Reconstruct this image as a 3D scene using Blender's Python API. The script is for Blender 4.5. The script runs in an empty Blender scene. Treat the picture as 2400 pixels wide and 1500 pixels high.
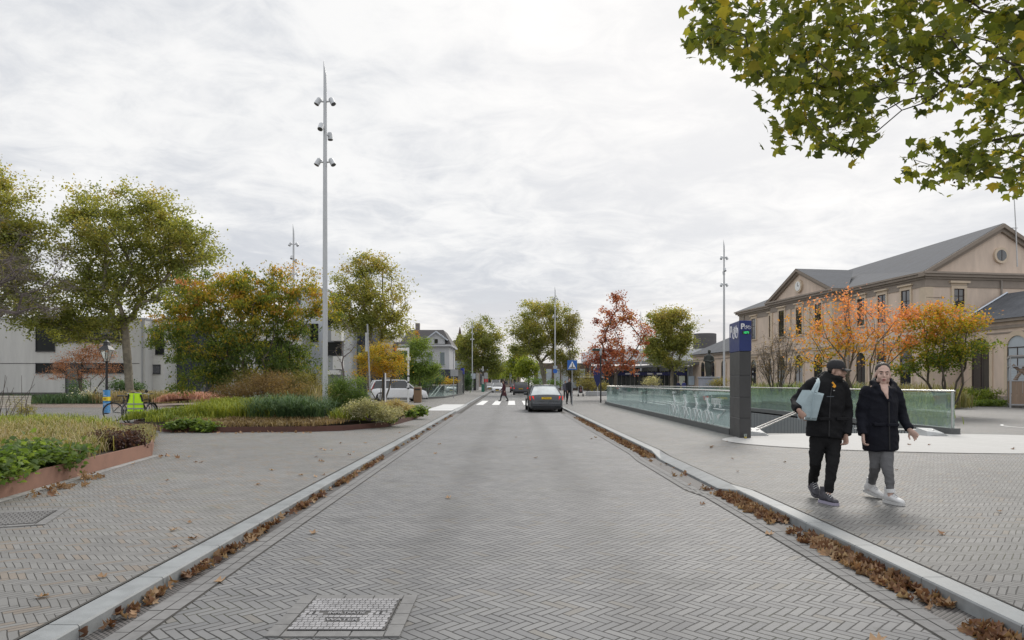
import bpy, math, random
import numpy as np
from mathutils import Vector, Matrix
from mathutils.geometry import tessellate_polygon
R = math.radians
S = bpy.context.scene
COL = S.collection
# ---------------------------------------------------------------- camera, sky, sun, exposure
CH, F, HZ = 1.5, 1600.0, 898.0        # eye height; the lens in picture units; horizon row
cam = bpy.data.cameras.new('camera'); co = bpy.data.objects.new('camera', cam); COL.objects.link(co)
cam.sensor_width = 36; cam.lens = 24; cam.shift_y = (HZ-750)/2400; cam.clip_end = 3000; cam.clip_start = .05
co.location = (0, 0, CH); co.rotation_euler = (R(90), 0, 0); S.camera = co
S.view_settings.view_transform = 'Standard'; S.view_settings.look = 'None'
S.view_settings.exposure = 0.10; S.view_settings.gamma = 1
SUN_EL, SUN_AZ = R(36), R(24)         # azimuth measured from +Y towards +X
sl = bpy.data.lights.new('sun', 'SUN'); sl.energy = 1.8; sl.angle = R(18); sl.color = (1, .95, .88)
so = bpy.data.objects.new('sun', sl); COL.objects.link(so)
sd = Vector((math.sin(SUN_AZ)*math.cos(SUN_EL), math.cos(SUN_AZ)*math.cos(SUN_EL), math.sin(SUN_EL)))
so.rotation_euler = sd.to_track_quat('Z', 'Y').to_euler()

class NT:
    """small helper for building node graphs"""
    def __init__(s, tree): s.t = tree; s.n = tree.nodes; s.l = tree.links
    def new(s, typ, **kw):
        n = s.n.new(typ)
        for k, v in kw.items(): setattr(n, k, v)
        return n
    def put(s, sock, v):
        if isinstance(v, bpy.types.NodeSocket): s.l.new(v, sock)
        elif v is not None: sock.default_value = v
    def m(s, op, a, b=None, c=None, clamp=False):
        n = s.new('ShaderNodeMath', operation=op, use_clamp=clamp)
        s.put(n.inputs[0], a); s.put(n.inputs[1], b)
        if c is not None: s.put(n.inputs[2], c)
        return n.outputs[0]
    def vm(s, op, a, b=None, scale=None):
        n = s.new('ShaderNodeVectorMath', operation=op)
        s.put(n.inputs[0], a); s.put(n.inputs[1], b)
        if scale is not None: s.put(n.inputs['Scale'], scale)
        return n.outputs['Value'] if op in ('DOT_PRODUCT', 'LENGTH') else n.outputs[0]
    def mix(s, f, a, b):
        n = s.new('ShaderNodeMix', data_type='RGBA')
        s.put(n.inputs[0], f)
        for k, v in ((6, a), (7, b)):
            s.put(n.inputs[k], v if isinstance(v, bpy.types.NodeSocket) else (*v[:3], 1))
        return n.outputs[2]
    def noise(s, vec, scale, detail=3, rough=.5, dist=0):
        n = s.new('ShaderNodeTexNoise'); s.put(n.inputs['Vector'], vec)
        n.inputs['Scale'].default_value = scale; n.inputs['Detail'].default_value = detail
        n.inputs['Roughness'].default_value = rough; n.inputs['Distortion'].default_value = dist
        return n.outputs[0]
    def ss(s, v, a, b, lo=0., hi=1.):
        n = s.new('ShaderNodeMapRange', interpolation_type='SMOOTHSTEP')
        s.put(n.inputs[0], v)
        for i, q in ((1, a), (2, b), (3, lo), (4, hi)): n.inputs[i].default_value = q
        return n.outputs[0]
    def sep(s, v):
        n = s.new('ShaderNodeSeparateXYZ'); s.put(n.inputs[0], v); return n.outputs
    def comb(s, x, y, z):
        n = s.new('ShaderNodeCombineXYZ')
        for i, q in enumerate((x, y, z)): s.put(n.inputs[i], q)
        return n.outputs[0]

W = bpy.data.worlds.new('World'); S.world = W; W.use_nodes = True
q = NT(W.node_tree); q.n.clear()
tc = q.new('ShaderNodeTexCoord').outputs['Generated']
sky = q.new('ShaderNodeTexSky', sky_type='NISHITA'); sky.sun_disc = False
sky.sun_elevation = SUN_EL; sky.sun_rotation = SUN_AZ
x, y, z = q.sep(tc)
zz = q.m('ADD', q.m('MAXIMUM', z, 0.0), 0.17)
cp = q.comb(q.m('DIVIDE', x, zz), q.m('DIVIDE', y, zz), 0.0)
cp2 = q.vm('MULTIPLY', cp, (1.5, 1.7, 1.0))
n1 = q.noise(cp2, .9, 8, .62, .5)
n2 = q.noise(q.vm('ADD', cp2, (7.3, 2.1, 0.)), .33, 3, .5, .3)
n3 = q.noise(q.vm('MULTIPLY', cp, (2.0, 2.2, 1.0)), 2.6, 6, .62, .8)
mx = q.m('ADD', q.m('ADD', q.m('MULTIPLY', n1, .42), q.m('MULTIPLY', n2, .34)), q.m('MULTIPLY', n3, .24))
glow = q.vm('DOT_PRODUCT', q.vm('NORMALIZE', tc), tuple(sd))
gl = q.ss(glow, .80, 1.0)
tone = q.ss(mx, .41, .60)
ccol = q.mix(tone, (.62, .642, .685), (.90, .898, .895))
ccol = q.mix(q.m('MULTIPLY', gl, .55), ccol, (1.06, 1.03, 1.0))
hg = q.m('MULTIPLY', q.ss(z, .16, .0), q.ss(q.m('DIVIDE', x, q.m('MAXIMUM', y, .05)), -.9, .15))
ccol = q.mix(q.m('MULTIPLY', hg, .38), ccol, (.98, .86, .76))
b1 = q.new('ShaderNodeBackground'); q.put(b1.inputs[0], sky.outputs[0]); b1.inputs[1].default_value = .1
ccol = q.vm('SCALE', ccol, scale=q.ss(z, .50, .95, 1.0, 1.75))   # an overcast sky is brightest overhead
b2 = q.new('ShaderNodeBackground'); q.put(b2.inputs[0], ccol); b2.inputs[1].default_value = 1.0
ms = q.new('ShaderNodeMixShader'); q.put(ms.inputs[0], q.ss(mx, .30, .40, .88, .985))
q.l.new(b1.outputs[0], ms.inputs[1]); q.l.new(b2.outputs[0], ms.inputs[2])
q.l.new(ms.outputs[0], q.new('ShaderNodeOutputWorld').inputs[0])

# ---------------------------------------------------------------- helpers
rng = np.random.default_rng(7); random.seed(7)
def X(px, Y): return (px-1200)/F*Y
def Z(py, Y): return CH+(HZ-py)*Y/F
def G(px, py, z=.06):
    Y = (CH-z)*F/(py-HZ); return X(px, Y), Y

MATS = {}
def mat(name, col, rough=.6, metal=0., var=.12, scale=6., bump=0., spec=.5, emit=None, coat=0., detail=4, bscale=None, alpha=1., stretch=None):
    if name in MATS: return MATS[name]
    m = bpy.data.materials.new(name); m.use_nodes = True; k = NT(m.node_tree)
    p = m.node_tree.nodes['Principled BSDF']
    v = k.new('ShaderNodeTexCoord').outputs['Object']
    if stretch: v = k.vm('MULTIPLY', v, stretch)
    n = k.noise(v, scale, detail, .6); n2 = k.noise(v, scale*.13, 2, .5)
    f = k.ss(k.m('ADD', k.m('MULTIPLY', n, .6), k.m('MULTIPLY', n2, .4)), .32, .68)
    lo = tuple(c*(1-var) for c in col); hi = tuple(min(1, c*(1+var)) for c in col)
    k.put(p.inputs['Base Color'], k.mix(f, lo, hi))
    k.put(p.inputs['Roughness'], k.m('ADD', k.m('MULTIPLY', f, .12), rough-.06, clamp=True))
    p.inputs['Metallic'].default_value = metal; p.inputs['Specular IOR Level'].default_value = spec
    p.inputs['Coat Weight'].default_value = coat
    if emit: p.inputs['Emission Color'].default_value = (*emit[:3], 1); p.inputs['Emission Strength'].default_value = emit[3]
    if bump:
        b = k.new('ShaderNodeBump'); b.inputs['Strength'].default_value = bump; b.inputs['Distance'].default_value = .02
        k.put(b.inputs['Height'], k.noise(v, bscale or scale*3, 4, .6)); k.l.new(b.outputs[0], p.inputs['Normal'])
    MATS[name] = m; return m

def herring(name, base, tan, grey, tanp, rot=45, n=3, w=.066, joint=.05, moss=.2, jcol=(.035, .033, .03), tyre=0.):
    m = bpy.data.materials.new(name); m.use_nodes = True; k = NT(m.node_tree)
    p = m.node_tree.nodes['Principled BSDF']
    tc = k.new('ShaderNodeTexCoord').outputs['Object']
    mp = k.new('ShaderNodeMapping'); k.put(mp.inputs[0], tc)
    mp.inputs['Rotation'].default_value = (0, 0, R(rot)); mp.inputs['Scale'].default_value = (1/w, 1/w, 1)
    nz = k.new('ShaderNodeTexNoise'); k.put(nz.inputs[0], mp.outputs[0]); nz.inputs['Scale'].default_value = .16
    nz.inputs['Detail'].default_value = 1
    nzb = k.new('ShaderNodeTexNoise'); k.put(nzb.inputs[0], mp.outputs[0]); nzb.inputs['Scale'].default_value = 1.4
    off = k.vm('ADD', k.vm('SCALE', k.vm('SUBTRACT', nz.outputs['Color'], (.5, .5, .5)), scale=.45),
               k.vm('SCALE', k.vm('SUBTRACT', nzb.outputs['Color'], (.5, .5, .5)), scale=.09))
    x, y, _ = k.sep(k.vm('ADD', mp.outputs[0], off))
    fx = k.m('FLOOR', x); fy = k.m('FLOOR', y)
    kk = k.m('FLOORED_MODULO', k.m('SUBTRACT', fx, fy), 2.*n)
    isH = k.m('LESS_THAN', kk, n-.5); isV = k.m('SUBTRACT', 1., isH)
    rx = k.m('SUBTRACT', x, fx); ry = k.m('SUBTRACT', y, fy)
    pos = k.m('SUBTRACT', 2.*n-1, kk)
    sel = lambda a, b: k.m('ADD', k.m('MULTIPLY', a, isH), k.m('MULTIPLY', b, isV))
    u = sel(k.m('ADD', rx, kk), k.m('ADD', ry, pos)); v = sel(ry, rx)
    ix = sel(k.m('SUBTRACT', fx, kk), fx); iy = sel(fy, k.m('SUBTRACT', fy, pos))
    d = k.m('MINIMUM', k.m('MINIMUM', u, k.m('SUBTRACT', float(n), u)), k.m('MINIMUM', v, k.m('SUBTRACT', 1., v)))
    wn = k.new('ShaderNodeTexWhiteNoise'); k.put(wn.inputs[0], k.comb(ix, iy, isH))
    r1 = wn.outputs[0]; wc = k.sep(wn.outputs[1])
    jw = k.m('ADD', joint*.35, k.m('MULTIPLY', k.noise(tc, 3.5, 3), joint*1.1))
    br = k.new('ShaderNodeMapRange', interpolation_type='SMOOTHSTEP')
    k.put(br.inputs[0], d); k.put(br.inputs[1], k.m('MULTIPLY', jw, .5)); k.put(br.inputs[2], k.m('MULTIPLY', jw, 1.5))
    brick = br.outputs[0]
    c = k.mix(r1, base, grey)
    c = k.mix(k.m('GREATER_THAN', wc[0], 1-tanp), c, tan)
    fine = k.noise(tc, 90, 3, .7); big = k.noise(tc, .35, 4, .6); mid = k.noise(tc, 2.2, 4, .6)
    sh = k.m('ADD', k.m('ADD', k.m('MULTIPLY', fine, .30), k.m('MULTIPLY', big, .55)), k.m('ADD', k.m('MULTIPLY', mid, .34), .38))
    c = k.vm('SCALE', c, scale=sh)
    jc = k.mix(k.m('MULTIPLY', k.ss(k.noise(tc, .8, 4, .6), .50, .68), moss), jcol, (.11, .12, .03))
    gx, gy, gz = k.sep(tc)
    tr = k.m('MULTIPLY', k.m('ADD', k.ss(k.m('ABSOLUTE', k.m('SUBTRACT', k.m('ABSOLUTE', k.m('SUBTRACT', gx, .1)), .85)), .45, .0), 0.), k.noise(tc, .6, 3))
    c = k.vm('SCALE', c, scale=k.m('SUBTRACT', 1.0, k.m('MULTIPLY', tr, tyre)))
    st2 = k.ss(k.noise(k.vm('ADD', tc, (9., 3., 0.)), .9, 5, .65), .56, .72); c = k.vm('SCALE', c, scale=k.m('SUBTRACT', 1.0, k.m('MULTIPLY', st2, .22)))
    c = k.mix(brick, jc, c)
    # dropped chewing gum / dirt specks
    sp = k.ss(k.noise(tc, 9, 2, .5), .70, .74); c = k.mix(k.m('MULTIPLY', sp, .35), c, (.1, .1, .09))
    k.put(p.inputs['Base Color'], c)
    k.put(p.inputs['Roughness'], k.m('ADD', .52, k.m('MULTIPLY', fine, .22))); p.inputs['Specular IOR Level'].default_value = .34
    b = k.new('ShaderNodeBump'); b.inputs['Strength'].default_value = .6; b.inputs['Distance'].default_value = .006
    hgt = k.m('ADD', k.m('MULTIPLY', brick, 1.), k.m('ADD', k.m('MULTIPLY', r1, .25), k.m('MULTIPLY', fine, .18)))
    k.put(b.inputs['Height'], hgt); k.l.new(b.outputs[0], p.inputs['Normal'])
    return m

def attr_mat(name, rough=.6, trans=.35):
    m = bpy.data.materials.new(name); m.use_nodes = True; k = NT(m.node_tree); k.n.clear()
    a = k.new('ShaderNodeAttribute', attribute_name='col')
    v = k.new('ShaderNodeTexCoord').outputs['Object']
    c = k.vm('SCALE', a.outputs['Color'], scale=k.m('ADD', .8, k.m('MULTIPLY', k.noise(v, 25, 2), .4)))
    p = k.new('ShaderNodeBsdfPrincipled'); k.put(p.inputs['Base Color'], c); p.inputs['Roughness'].default_value = rough
    p.inputs['Specular IOR Level'].default_value = .35
    t = k.new('ShaderNodeBsdfTranslucent'); k.put(t.inputs[0], k.vm('MULTIPLY', c, (1.7, 1.6, .9)))
    x = k.new('ShaderNodeMixShader'); x.inputs[0].default_value = trans
    k.l.new(p.outputs[0], x.inputs[1]); k.l.new(t.outputs[0], x.inputs[2])
    k.l.new(x.outputs[0], k.new('ShaderNodeOutputMaterial').inputs[0]); return m
LEAF = attr_mat('leaf', .55, .50); GRASS = attr_mat('blade', .6, .25); DRY = attr_mat('dry_leaf', .7, .12)

def tag(o, label=None, cat=None, group=None, kind=None):
    if label: o['label'] = label
    if cat: o['category'] = cat
    if group: o['group'] = group
    if kind: o['kind'] = kind
    return o
def thing(name, label, cat, loc=(0, 0, 0), rz=0, group=None):
    o = bpy.data.objects.new(name, None); COL.objects.link(o); o.empty_display_size = .2
    o.location = loc; o.rotation_euler = (0, 0, rz); return tag(o, label, cat, group)
def link(me, name, m, parent=None):
    o = bpy.data.objects.new(name, me); COL.objects.link(o)
    if m is not None and not me.materials: me.materials.append(m)
    if parent is not None: o.parent = parent
    return o
def copy_tree(o, parent=None):
    c = o.copy(); COL.objects.link(c); c.parent = parent
    for ch in list(o.children): copy_tree(ch, c)
    return c

def npmesh(name, V, Fc, colors=None, smooth=False):
    """V (n,3), Fc (m,k) all faces the same size"""
    me = bpy.data.meshes.new(name); V = np.asarray(V, np.float32); Fc = np.asarray(Fc, np.int32)
    me.vertices.add(len(V)); me.vertices.foreach_set('co', V.ravel())
    k = Fc.shape[1]; me.loops.add(Fc.size); me.loops.foreach_set('vertex_index', Fc.ravel())
    me.polygons.add(len(Fc)); me.polygons.foreach_set('loop_start', np.arange(0, Fc.size, k, dtype=np.int32))
    if smooth: me.polygons.foreach_set('use_smooth', np.ones(len(Fc), bool))
    me.update(calc_edges=True)
    if colors is not None:
        a = me.attributes.new('col', 'FLOAT_COLOR', 'POINT')
        c = np.ones((len(V), 4), np.float32); c[:, :3] = colors; a.data.foreach_set('color', c.ravel())
    return me

class MB:
    def __init__(s): s.v = []; s.f = []
    def add(s, vs, fs):
        o = len(s.v); s.v += [tuple(map(float, v)) for v in vs]; s.f += [tuple(i+o for i in f) for f in fs]; return s
    def box(s, c, d, rz=0, rx=0, ry=0, bev=0):
        hx, hy, hz = d[0]/2, d[1]/2, d[2]/2
        M = Matrix.Translation(c) @ Matrix.Rotation(rz, 4, 'Z') @ Matrix.Rotation(rx, 4, 'X') @ Matrix.Rotation(ry, 4, 'Y')
        if bev:
            b = min(bev, hx*.8, hy*.8, hz*.8); vs = []; 
            for zz, q in ((-hz, b), (-hz+b, 0), (hz-b, 0), (hz, b)):
                X0, Y0 = hx-q, hy-q; e = b*.6 if not q else b*.5
                vs += [M @ Vector(t) for t in ((-X0+e, -Y0, zz), (X0-e, -Y0, zz), (X0, -Y0+e, zz), (X0, Y0-e, zz), (X0-e, Y0, zz), (-X0+e, Y0, zz), (-X0, Y0-e, zz), (-X0, -Y0+e, zz))]
            fs = [tuple(range(7, -1, -1)), tuple(range(24, 32))]
            for r in range(3):
                for i in range(8): fs.append((r*8+i, r*8+(i+1) % 8, r*8+8+(i+1) % 8, r*8+8+i))
            return s.add(vs, fs)
        vs = [M @ Vector((a*hx, b*hy, c2*hz)) for a, b, c2 in ((-1, -1, -1), (1, -1, -1), (1, 1, -1), (-1, 1, -1), (-1, -1, 1), (1, -1, 1), (1, 1, 1), (-1, 1, 1))]
        return s.add(vs, [(3, 2, 1, 0), (4, 5, 6, 7), (0, 1, 5, 4), (1, 2, 6, 5), (2, 3, 7, 6), (3, 0, 4, 7)])
    def b(s, x0, x1, y0, y1, z0, z1, bev=0): return s.box(((x0+x1)/2, (y0+y1)/2, (z0+z1)/2), (abs(x1-x0), abs(y1-y0), abs(z1-z0)), bev=bev)
    def loft(s, rings, cap=True, closed=False):
        n = len(rings[0]); vs = [p for r in rings for p in r]; fs = []
        m = len(rings)
        for r in range(m if closed else m-1):
            a, b = r*n, ((r+1) % m)*n
            for i in range(n): j = (i+1) % n; fs.append((a+i, a+j, b+j, b+i))
        if cap and not closed: fs += [tuple(range(n-1, -1, -1)), tuple(range((m-1)*n, m*n))]
        return s.add(vs, fs)
    def tube(s, pts, r, n=8, cap=True, closed=False, side=None, flat=1.):
        pts = [Vector(p) for p in pts]; rr = r if hasattr(r, '__len__') else [r]*len(pts); rings = []; m = len(pts)
        up = None
        for i, p in enumerate(pts):
            a = pts[(i-1) % m] if (closed or i) else p; b = pts[(i+1) % m] if (closed or i < m-1) else p
            t = (b-a); t = t.normalized() if t.length > 1e-9 else Vector((0, 0, 1))
            if up is None:
                up = Vector(side) if side else (Vector((1, 0, 0)) if abs(t.x) < .8 else Vector((0, 0, 1)))
            u = (up-t*up.dot(t)); u = u.normalized() if u.length > 1e-6 else t.orthogonal().normalized()
            if not side: up = u
            w = t.cross(u); q = rr[i]; ra, rb = (q if hasattr(q, '__len__') else (q, q*flat))
            rings.append([p+u*(ra*math.cos(2*math.pi*k/n))+w*(rb*math.sin(2*math.pi*k/n)) for k in range(n)])
        return s.loft(rings, cap, closed)
    def lathe(s, prof, c=(0, 0, 0), n=20, axis='Z'):
        rings = []
        for r, z in prof:
            ring = []
            for k in range(n):
                a = 2*math.pi*k/n; x, y = r*math.cos(a), r*math.sin(a)
                p = {'Z': (x, y, z), 'X': (z, x, y), 'Y': (x, z, y)}[axis]
                ring.append((p[0]+c[0], p[1]+c[1], p[2]+c[2]))
            rings.append(ring)
        return s.loft(rings)
    def prism(s, poly, y0, y1, ax='Y'):
        """poly of (a,b) extruded: ax 'Y' -> (a, y, b); 'Z' -> (a, b, z); 'X' -> (x, a, b)"""
        g = {'Y': lambda a, b, t: (a, t, b), 'Z': lambda a, b, t: (a, b, t), 'X': lambda a, b, t: (t, a, b)}[ax]
        n = len(poly); vs = [g(a, b, y0) for a, b in poly]+[g(a, b, y1) for a, b in poly]
        tri = tessellate_polygon([[Vector((a, b, 0)) for a, b in poly]])
        fs = [tuple(t) for t in tri]+[tuple(i+n for i in reversed(t)) for t in tri]
        fs += [(i, (i+1) % n, n+(i+1) % n, n+i) for i in range(n)]
        return s.add(vs, fs)
    def sphere(s, c, r, n=12, m=8):
        r = r if hasattr(r, '__len__') else (r, r, r); rings = []
        for i in range(m+1):
            t = math.pi*min(max(i/m, .02), .98)
            rings.append([(c[0]+r[0]*math.sin(t)*math.cos(2*math.pi*k/n), c[1]+r[1]*math.sin(t)*math.sin(2*math.pi*k/n), c[2]-r[2]*math.cos(t)) for k in range(n)])
        return s.loft(rings)
    def build(s, name, m, parent=None, smooth=False, fix=True):
        me = bpy.data.meshes.new(name); me.from_pydata(s.v, [], s.f); 
        if fix:
            import bmesh
            b = bmesh.new(); b.from_mesh(me); bmesh.ops.recalc_face_normals(b, faces=b.faces); b.to_mesh(me); b.free()
        if smooth:
            me.shade_smooth() if hasattr(me, 'shade_smooth') else None
            try: me.set_sharp_from_angle(angle=R(38))
            except Exception: pass
        return link(me, name, m, parent)

def sheet(name, outer, holes, z, m, kind='structure'):
    loops = [[Vector((x, y, 0)) for x, y in outer]]+[[Vector((x, y, 0)) for x, y in h] for h in holes]
    tri = tessellate_polygon(loops); vs = [(p.x, p.y, z) for l in loops for p in l]
    fs = []
    for t in tri:
        a, b, c = [Vector(vs[i]) for i in t]
        fs.append(tuple(t) if (b-a).cross(c-a).z > 0 else tuple(reversed(t)))
    o = MB().add(vs, fs).build(name, m, fix=False); return tag(o, kind=kind)

def text(body, size, m, parent, loc, rot, name='lettering', ext=.004, align='CENTER', sx=1., off=0.):
    c = bpy.data.curves.new('lettering', 'FONT'); c.body = body; c.size = size; c.extrude = ext; c.align_x = align; c.align_y = 'CENTER'; c.offset = off
    t = bpy.data.objects.new('tmp', c); COL.objects.link(t)
    dg = bpy.context.evaluated_depsgraph_get(); me = bpy.data.meshes.new_from_object(t.evaluated_get(dg))
    bpy.data.objects.remove(t); me.materials.clear()
    o = link(me, name, m, parent); o.location = loc; o.rotation_euler = rot; o.scale = (sx, 1, 1); return o

def remesh(mb, name, m, parent, voxel=.008, it=4, fac=.5):
    me = bpy.data.meshes.new(name); me.from_pydata(mb.v, [], mb.f)
    import bmesh
    b = bmesh.new(); b.from_mesh(me); bmesh.ops.recalc_face_normals(b, faces=b.faces); b.to_mesh(me); b.free()
    t = bpy.data.objects.new('tmp', me); COL.objects.link(t)
    r = t.modifiers.new('r', 'REMESH'); r.mode = 'VOXEL'; r.voxel_size = voxel
    s = t.modifiers.new('s', 'SMOOTH'); s.iterations = it; s.factor = fac
    dg = bpy.context.evaluated_depsgraph_get(); out = bpy.data.meshes.new_from_object(t.evaluated_get(dg))
    bpy.data.objects.remove(t); out.materials.clear()
    out.polygons.foreach_set('use_smooth', np.ones(len(out.polygons), bool)); out.name = name
    return link(out, name, m, parent)

# ---------------------------------------------------------------- palettes (real surface colours)
C = dict(
 plane=[(.065, .09, .025), (.125, .155, .03), (.215, .23, .04), (.38, .29, .045)],
 planefar=[(.125, .155, .055), (.205, .235, .07), (.30, .305, .08), (.38, .30, .10)],
 cherry=[(.085, .13, .04), (.15, .20, .045), (.36, .31, .04), (.48, .27, .05), (.42, .20, .12)],
 fire=[(.16, .20, .03), (.40, .28, .03), (.58, .27, .07), (.60, .25, .13), (.60, .28, .19)],
 mix2=[(.08, .13, .025), (.17, .21, .03), (.36, .30, .03), (.54, .26, .05), (.58, .20, .11)],
 amber=[(.22, .24, .04), (.38, .29, .04), (.46, .27, .03), (.38, .18, .04)],
 redoak=[(.24, .09, .07), (.33, .11, .08), (.38, .14, .07), (.36, .20, .07)],
 maple=[(.30, .15, .11), (.38, .18, .13), (.42, .23, .15)],
 green=[(.06, .11, .03), (.11, .17, .04), (.19, .26, .06)],
 lime=[(.13, .18, .03), (.23, .28, .035), (.36, .37, .06)],
 olive=[(.15, .15, .06), (.23, .21, .08), (.32, .27, .13)],
 straw=[(.15, .16, .04), (.27, .25, .08), (.38, .32, .15), (.36, .28, .18)],
 dgreen=[(.035, .075, .03), (.065, .12, .055), (.12, .19, .09)],
 brown=[(.15, .10, .06), (.23, .16, .08), (.32, .24, .12)],
 pale=[(.12, .13, .05), (.30, .30, .18), (.50, .48, .36)],
 pink=[(.40, .22, .17), (.55, .32, .26)],
 purple=[(.035, .02, .022), (.07, .035, .035), (.11, .06, .05)],
 litter=[(.07, .03, .018), (.15, .07, .035), (.26, .14, .07), (.42, .30, .18), (.12, .05, .025), (.30, .19, .11), (.10, .045, .025)],
 tan=[(.28, .17, .09), (.38, .25, .15), (.20, .10, .05)],
 white=[(.6, .6, .58), (.8, .8, .78)])
def grad(pal, t):
    p = np.array(C[pal]); t = np.clip(t, 0, .9999)*(len(p)-1); i = t.astype(int); f = (t-i)[:, None]
    return p[i]*(1-f)+p[np.minimum(i+1, len(p)-1)]*f

# leaf templates: local x width, y length, z out of plane
DIAMOND = (np.array([(0, -.5, 0), (.32, 0, .06), (0, .5, -.05), (-.32, 0, .06)]), np.array([(0, 1, 2, 3)]))
NARROW = (np.array([(0, -.5, 0), (.21, 0, .05), (0, .5, -.12), (-.21, 0, .05)]), np.array([(0, 1, 2, 3)]))
_st = [(0, -.5), (.18, -.42), (.48, -.32), (.32, -.12), (.52, .12), (.24, .10), (.16, .22), (0, .55), (-.16, .22), (-.24, .10), (-.52, .12), (-.32, -.12), (-.48, -.32), (-.18, -.42)]
STAR = (np.array([(a, b, -.35*a*a-.15*b*b) for a, b in _st]+[(0, -.1, .03)]), np.array([(14, i, (i+1) % 14) for i in range(14)]))

def frames(n, upbias, droop=0.):
    """random orthonormal frames; normals lean to +Z by upbias"""
    nz = rng.normal(size=(n, 3)); nz[:, 2] = np.abs(nz[:, 2])+upbias; nz /= np.linalg.norm(nz, axis=1)[:, None]
    t = rng.normal(size=(n, 3)); t[:, 2] -= droop
    t -= nz*(t*nz).sum(1)[:, None]; t /= np.linalg.norm(t, axis=1)[:, None]+1e-9
    return np.cross(t, nz), t, nz
def leaves(P, size, tpl, pal, tone, upbias=.3, droop=0., sv=.35):
    """mesh data for leaves at points P"""
    n = len(P); tv, tf = tpl; a, b, c = frames(n, upbias, droop)
    s = size*(1-sv+2*sv*rng.random(n))[:, None]
    V = P[:, None, :]+(a[:, None, :]*tv[None, :, :1]+b[:, None, :]*tv[None, :, 1:2]+c[:, None, :]*tv[None, :, 2:3])*s[:, None, :]
    Fc = tf[None]+(np.arange(n)*len(tv))[:, None, None]
    col = np.repeat(grad(pal, tone)*(.8+.4*rng.random(n))[:, None], len(tv), axis=0)
    return V.reshape(-1, 3), Fc.reshape(-1, tf.shape[1]), col

BARK = mat('bark', (.10, .085, .065), .85, var=.35, scale=9, bump=.6)
BARKP = mat('plane_bark', (.19, .17, .13), .8, var=.4, scale=4, bump=.5)
TWIG = mat('twig', (.12, .095, .085), .85, var=.3, scale=12)

def grow(base, fork, ctr, trunk_r, tip_r=.012, multi=0, jit=.12, pl=.35, maxseg=1.2):
    """connect cluster centres to a trunk; returns tube segments (p0,p1,r0,r1)"""
    base = np.array(base, float); fork = np.array(fork, float)
    nodes = []; par = []; plen = []
    def add(p, pa):
        nodes.append(np.array(p, float)); par.append(pa)
        plen.append(0 if pa < 0 else plen[pa]+np.linalg.norm(nodes[-1]-nodes[pa])); return len(nodes)-1
    if multi:
        b0 = add(base, -1)
        for k in range(multi):
            a = 2*math.pi*(k+.3*rng.random())/multi; h = fork[2]-base[2]; rr = h*(.35+.35*rng.random()); last = b0
            for t in (.3, .65, 1.0):
                last = add(base+np.array([math.cos(a)*rr*t**.8, math.sin(a)*rr*t**.8, h*t])+rng.normal(size=3)*.04*h, last)
    else:
        last = add(base, -1); nseg = 5
        lean = rng.normal(size=3)*np.array([1, 1, 0])*.03*np.linalg.norm(fork-base)
        for k in range(1, nseg+1):
            t = k/nseg; last = add(base+(fork-base)*t+lean*math.sin(math.pi*t), last)
    f0 = len(nodes)-1
    order = np.argsort(np.linalg.norm(ctr-fork, axis=1)); start = 1 if not multi else 3
    tips = []
    for i in order:
        N = np.array(nodes[start:] if len(nodes) > start else nodes); d = np.linalg.norm(N-ctr[i], axis=1)
        pen = np.array(plen[start:] if len(plen) > start else plen)
        rise = np.maximum(0, N[:, 2]-ctr[i][2])*.5
        j = int(np.argmin(d+pl*pen+rise))+(start if len(nodes) > start else 0)
        L = np.linalg.norm(nodes[j]-ctr[i]); ns = max(1, int(L/maxseg)+1); last = j; p0 = nodes[j].copy()
        for k in range(1, ns+1):
            t = k/ns; p = p0+(ctr[i]-p0)*t
            if k < ns: p = p+rng.normal(size=3)*jit*L/ns+np.array([0, 0, .10*L*math.sin(math.pi*t)])
            last = add(p, last)
        tips.append(last)
    cnt = np.zeros(len(nodes)); cnt[tips] = 1
    for i in range(len(nodes)-1, 0, -1): cnt[par[i]] += cnt[i]
    sc = (trunk_r/tip_r); e = math.log(sc)/math.log(max(2, cnt[0])); rad = tip_r*np.maximum(1, cnt)**e
    if not multi: rad[0] = trunk_r*1.3
    return [(nodes[par[i]], nodes[i], rad[i] if par[i] != 0 else (rad[i] if multi else trunk_r*1.25), rad[i]*.92 if cnt[i] > 1 else rad[i]*.5) for i in range(1, len(nodes))]
def segs_mesh(name, segs, thin=.03):
    V = []; Fc = []; o = 0
    for p0, p1, r0, r1 in segs:
        d = p1-p0; L = np.linalg.norm(d)
        if L < 1e-6: continue
        d = d/L; u = np.cross(d, (0, 0, 1)) if abs(d[2]) < .95 else np.cross(d, (1, 0, 0)); u /= np.linalg.norm(u); w = np.cross(d, u)
        n = 8 if r0 > .09 else 6 if r0 > thin else 4
        a = np.arange(n)*2*math.pi/n; ring = np.cos(a)[:, None]*u+np.sin(a)[:, None]*w
        V.append(p0-d*r0*.3+ring*r0); V.append(p1+d*r1*.2+ring*r1)
        for i in range(n): Fc.append((o+i, o+(i+1) % n, o+n+(i+1) % n, o+n+i))
        o += 2*n
    return npmesh(name, np.concatenate(V), Fc, smooth=True)

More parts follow.
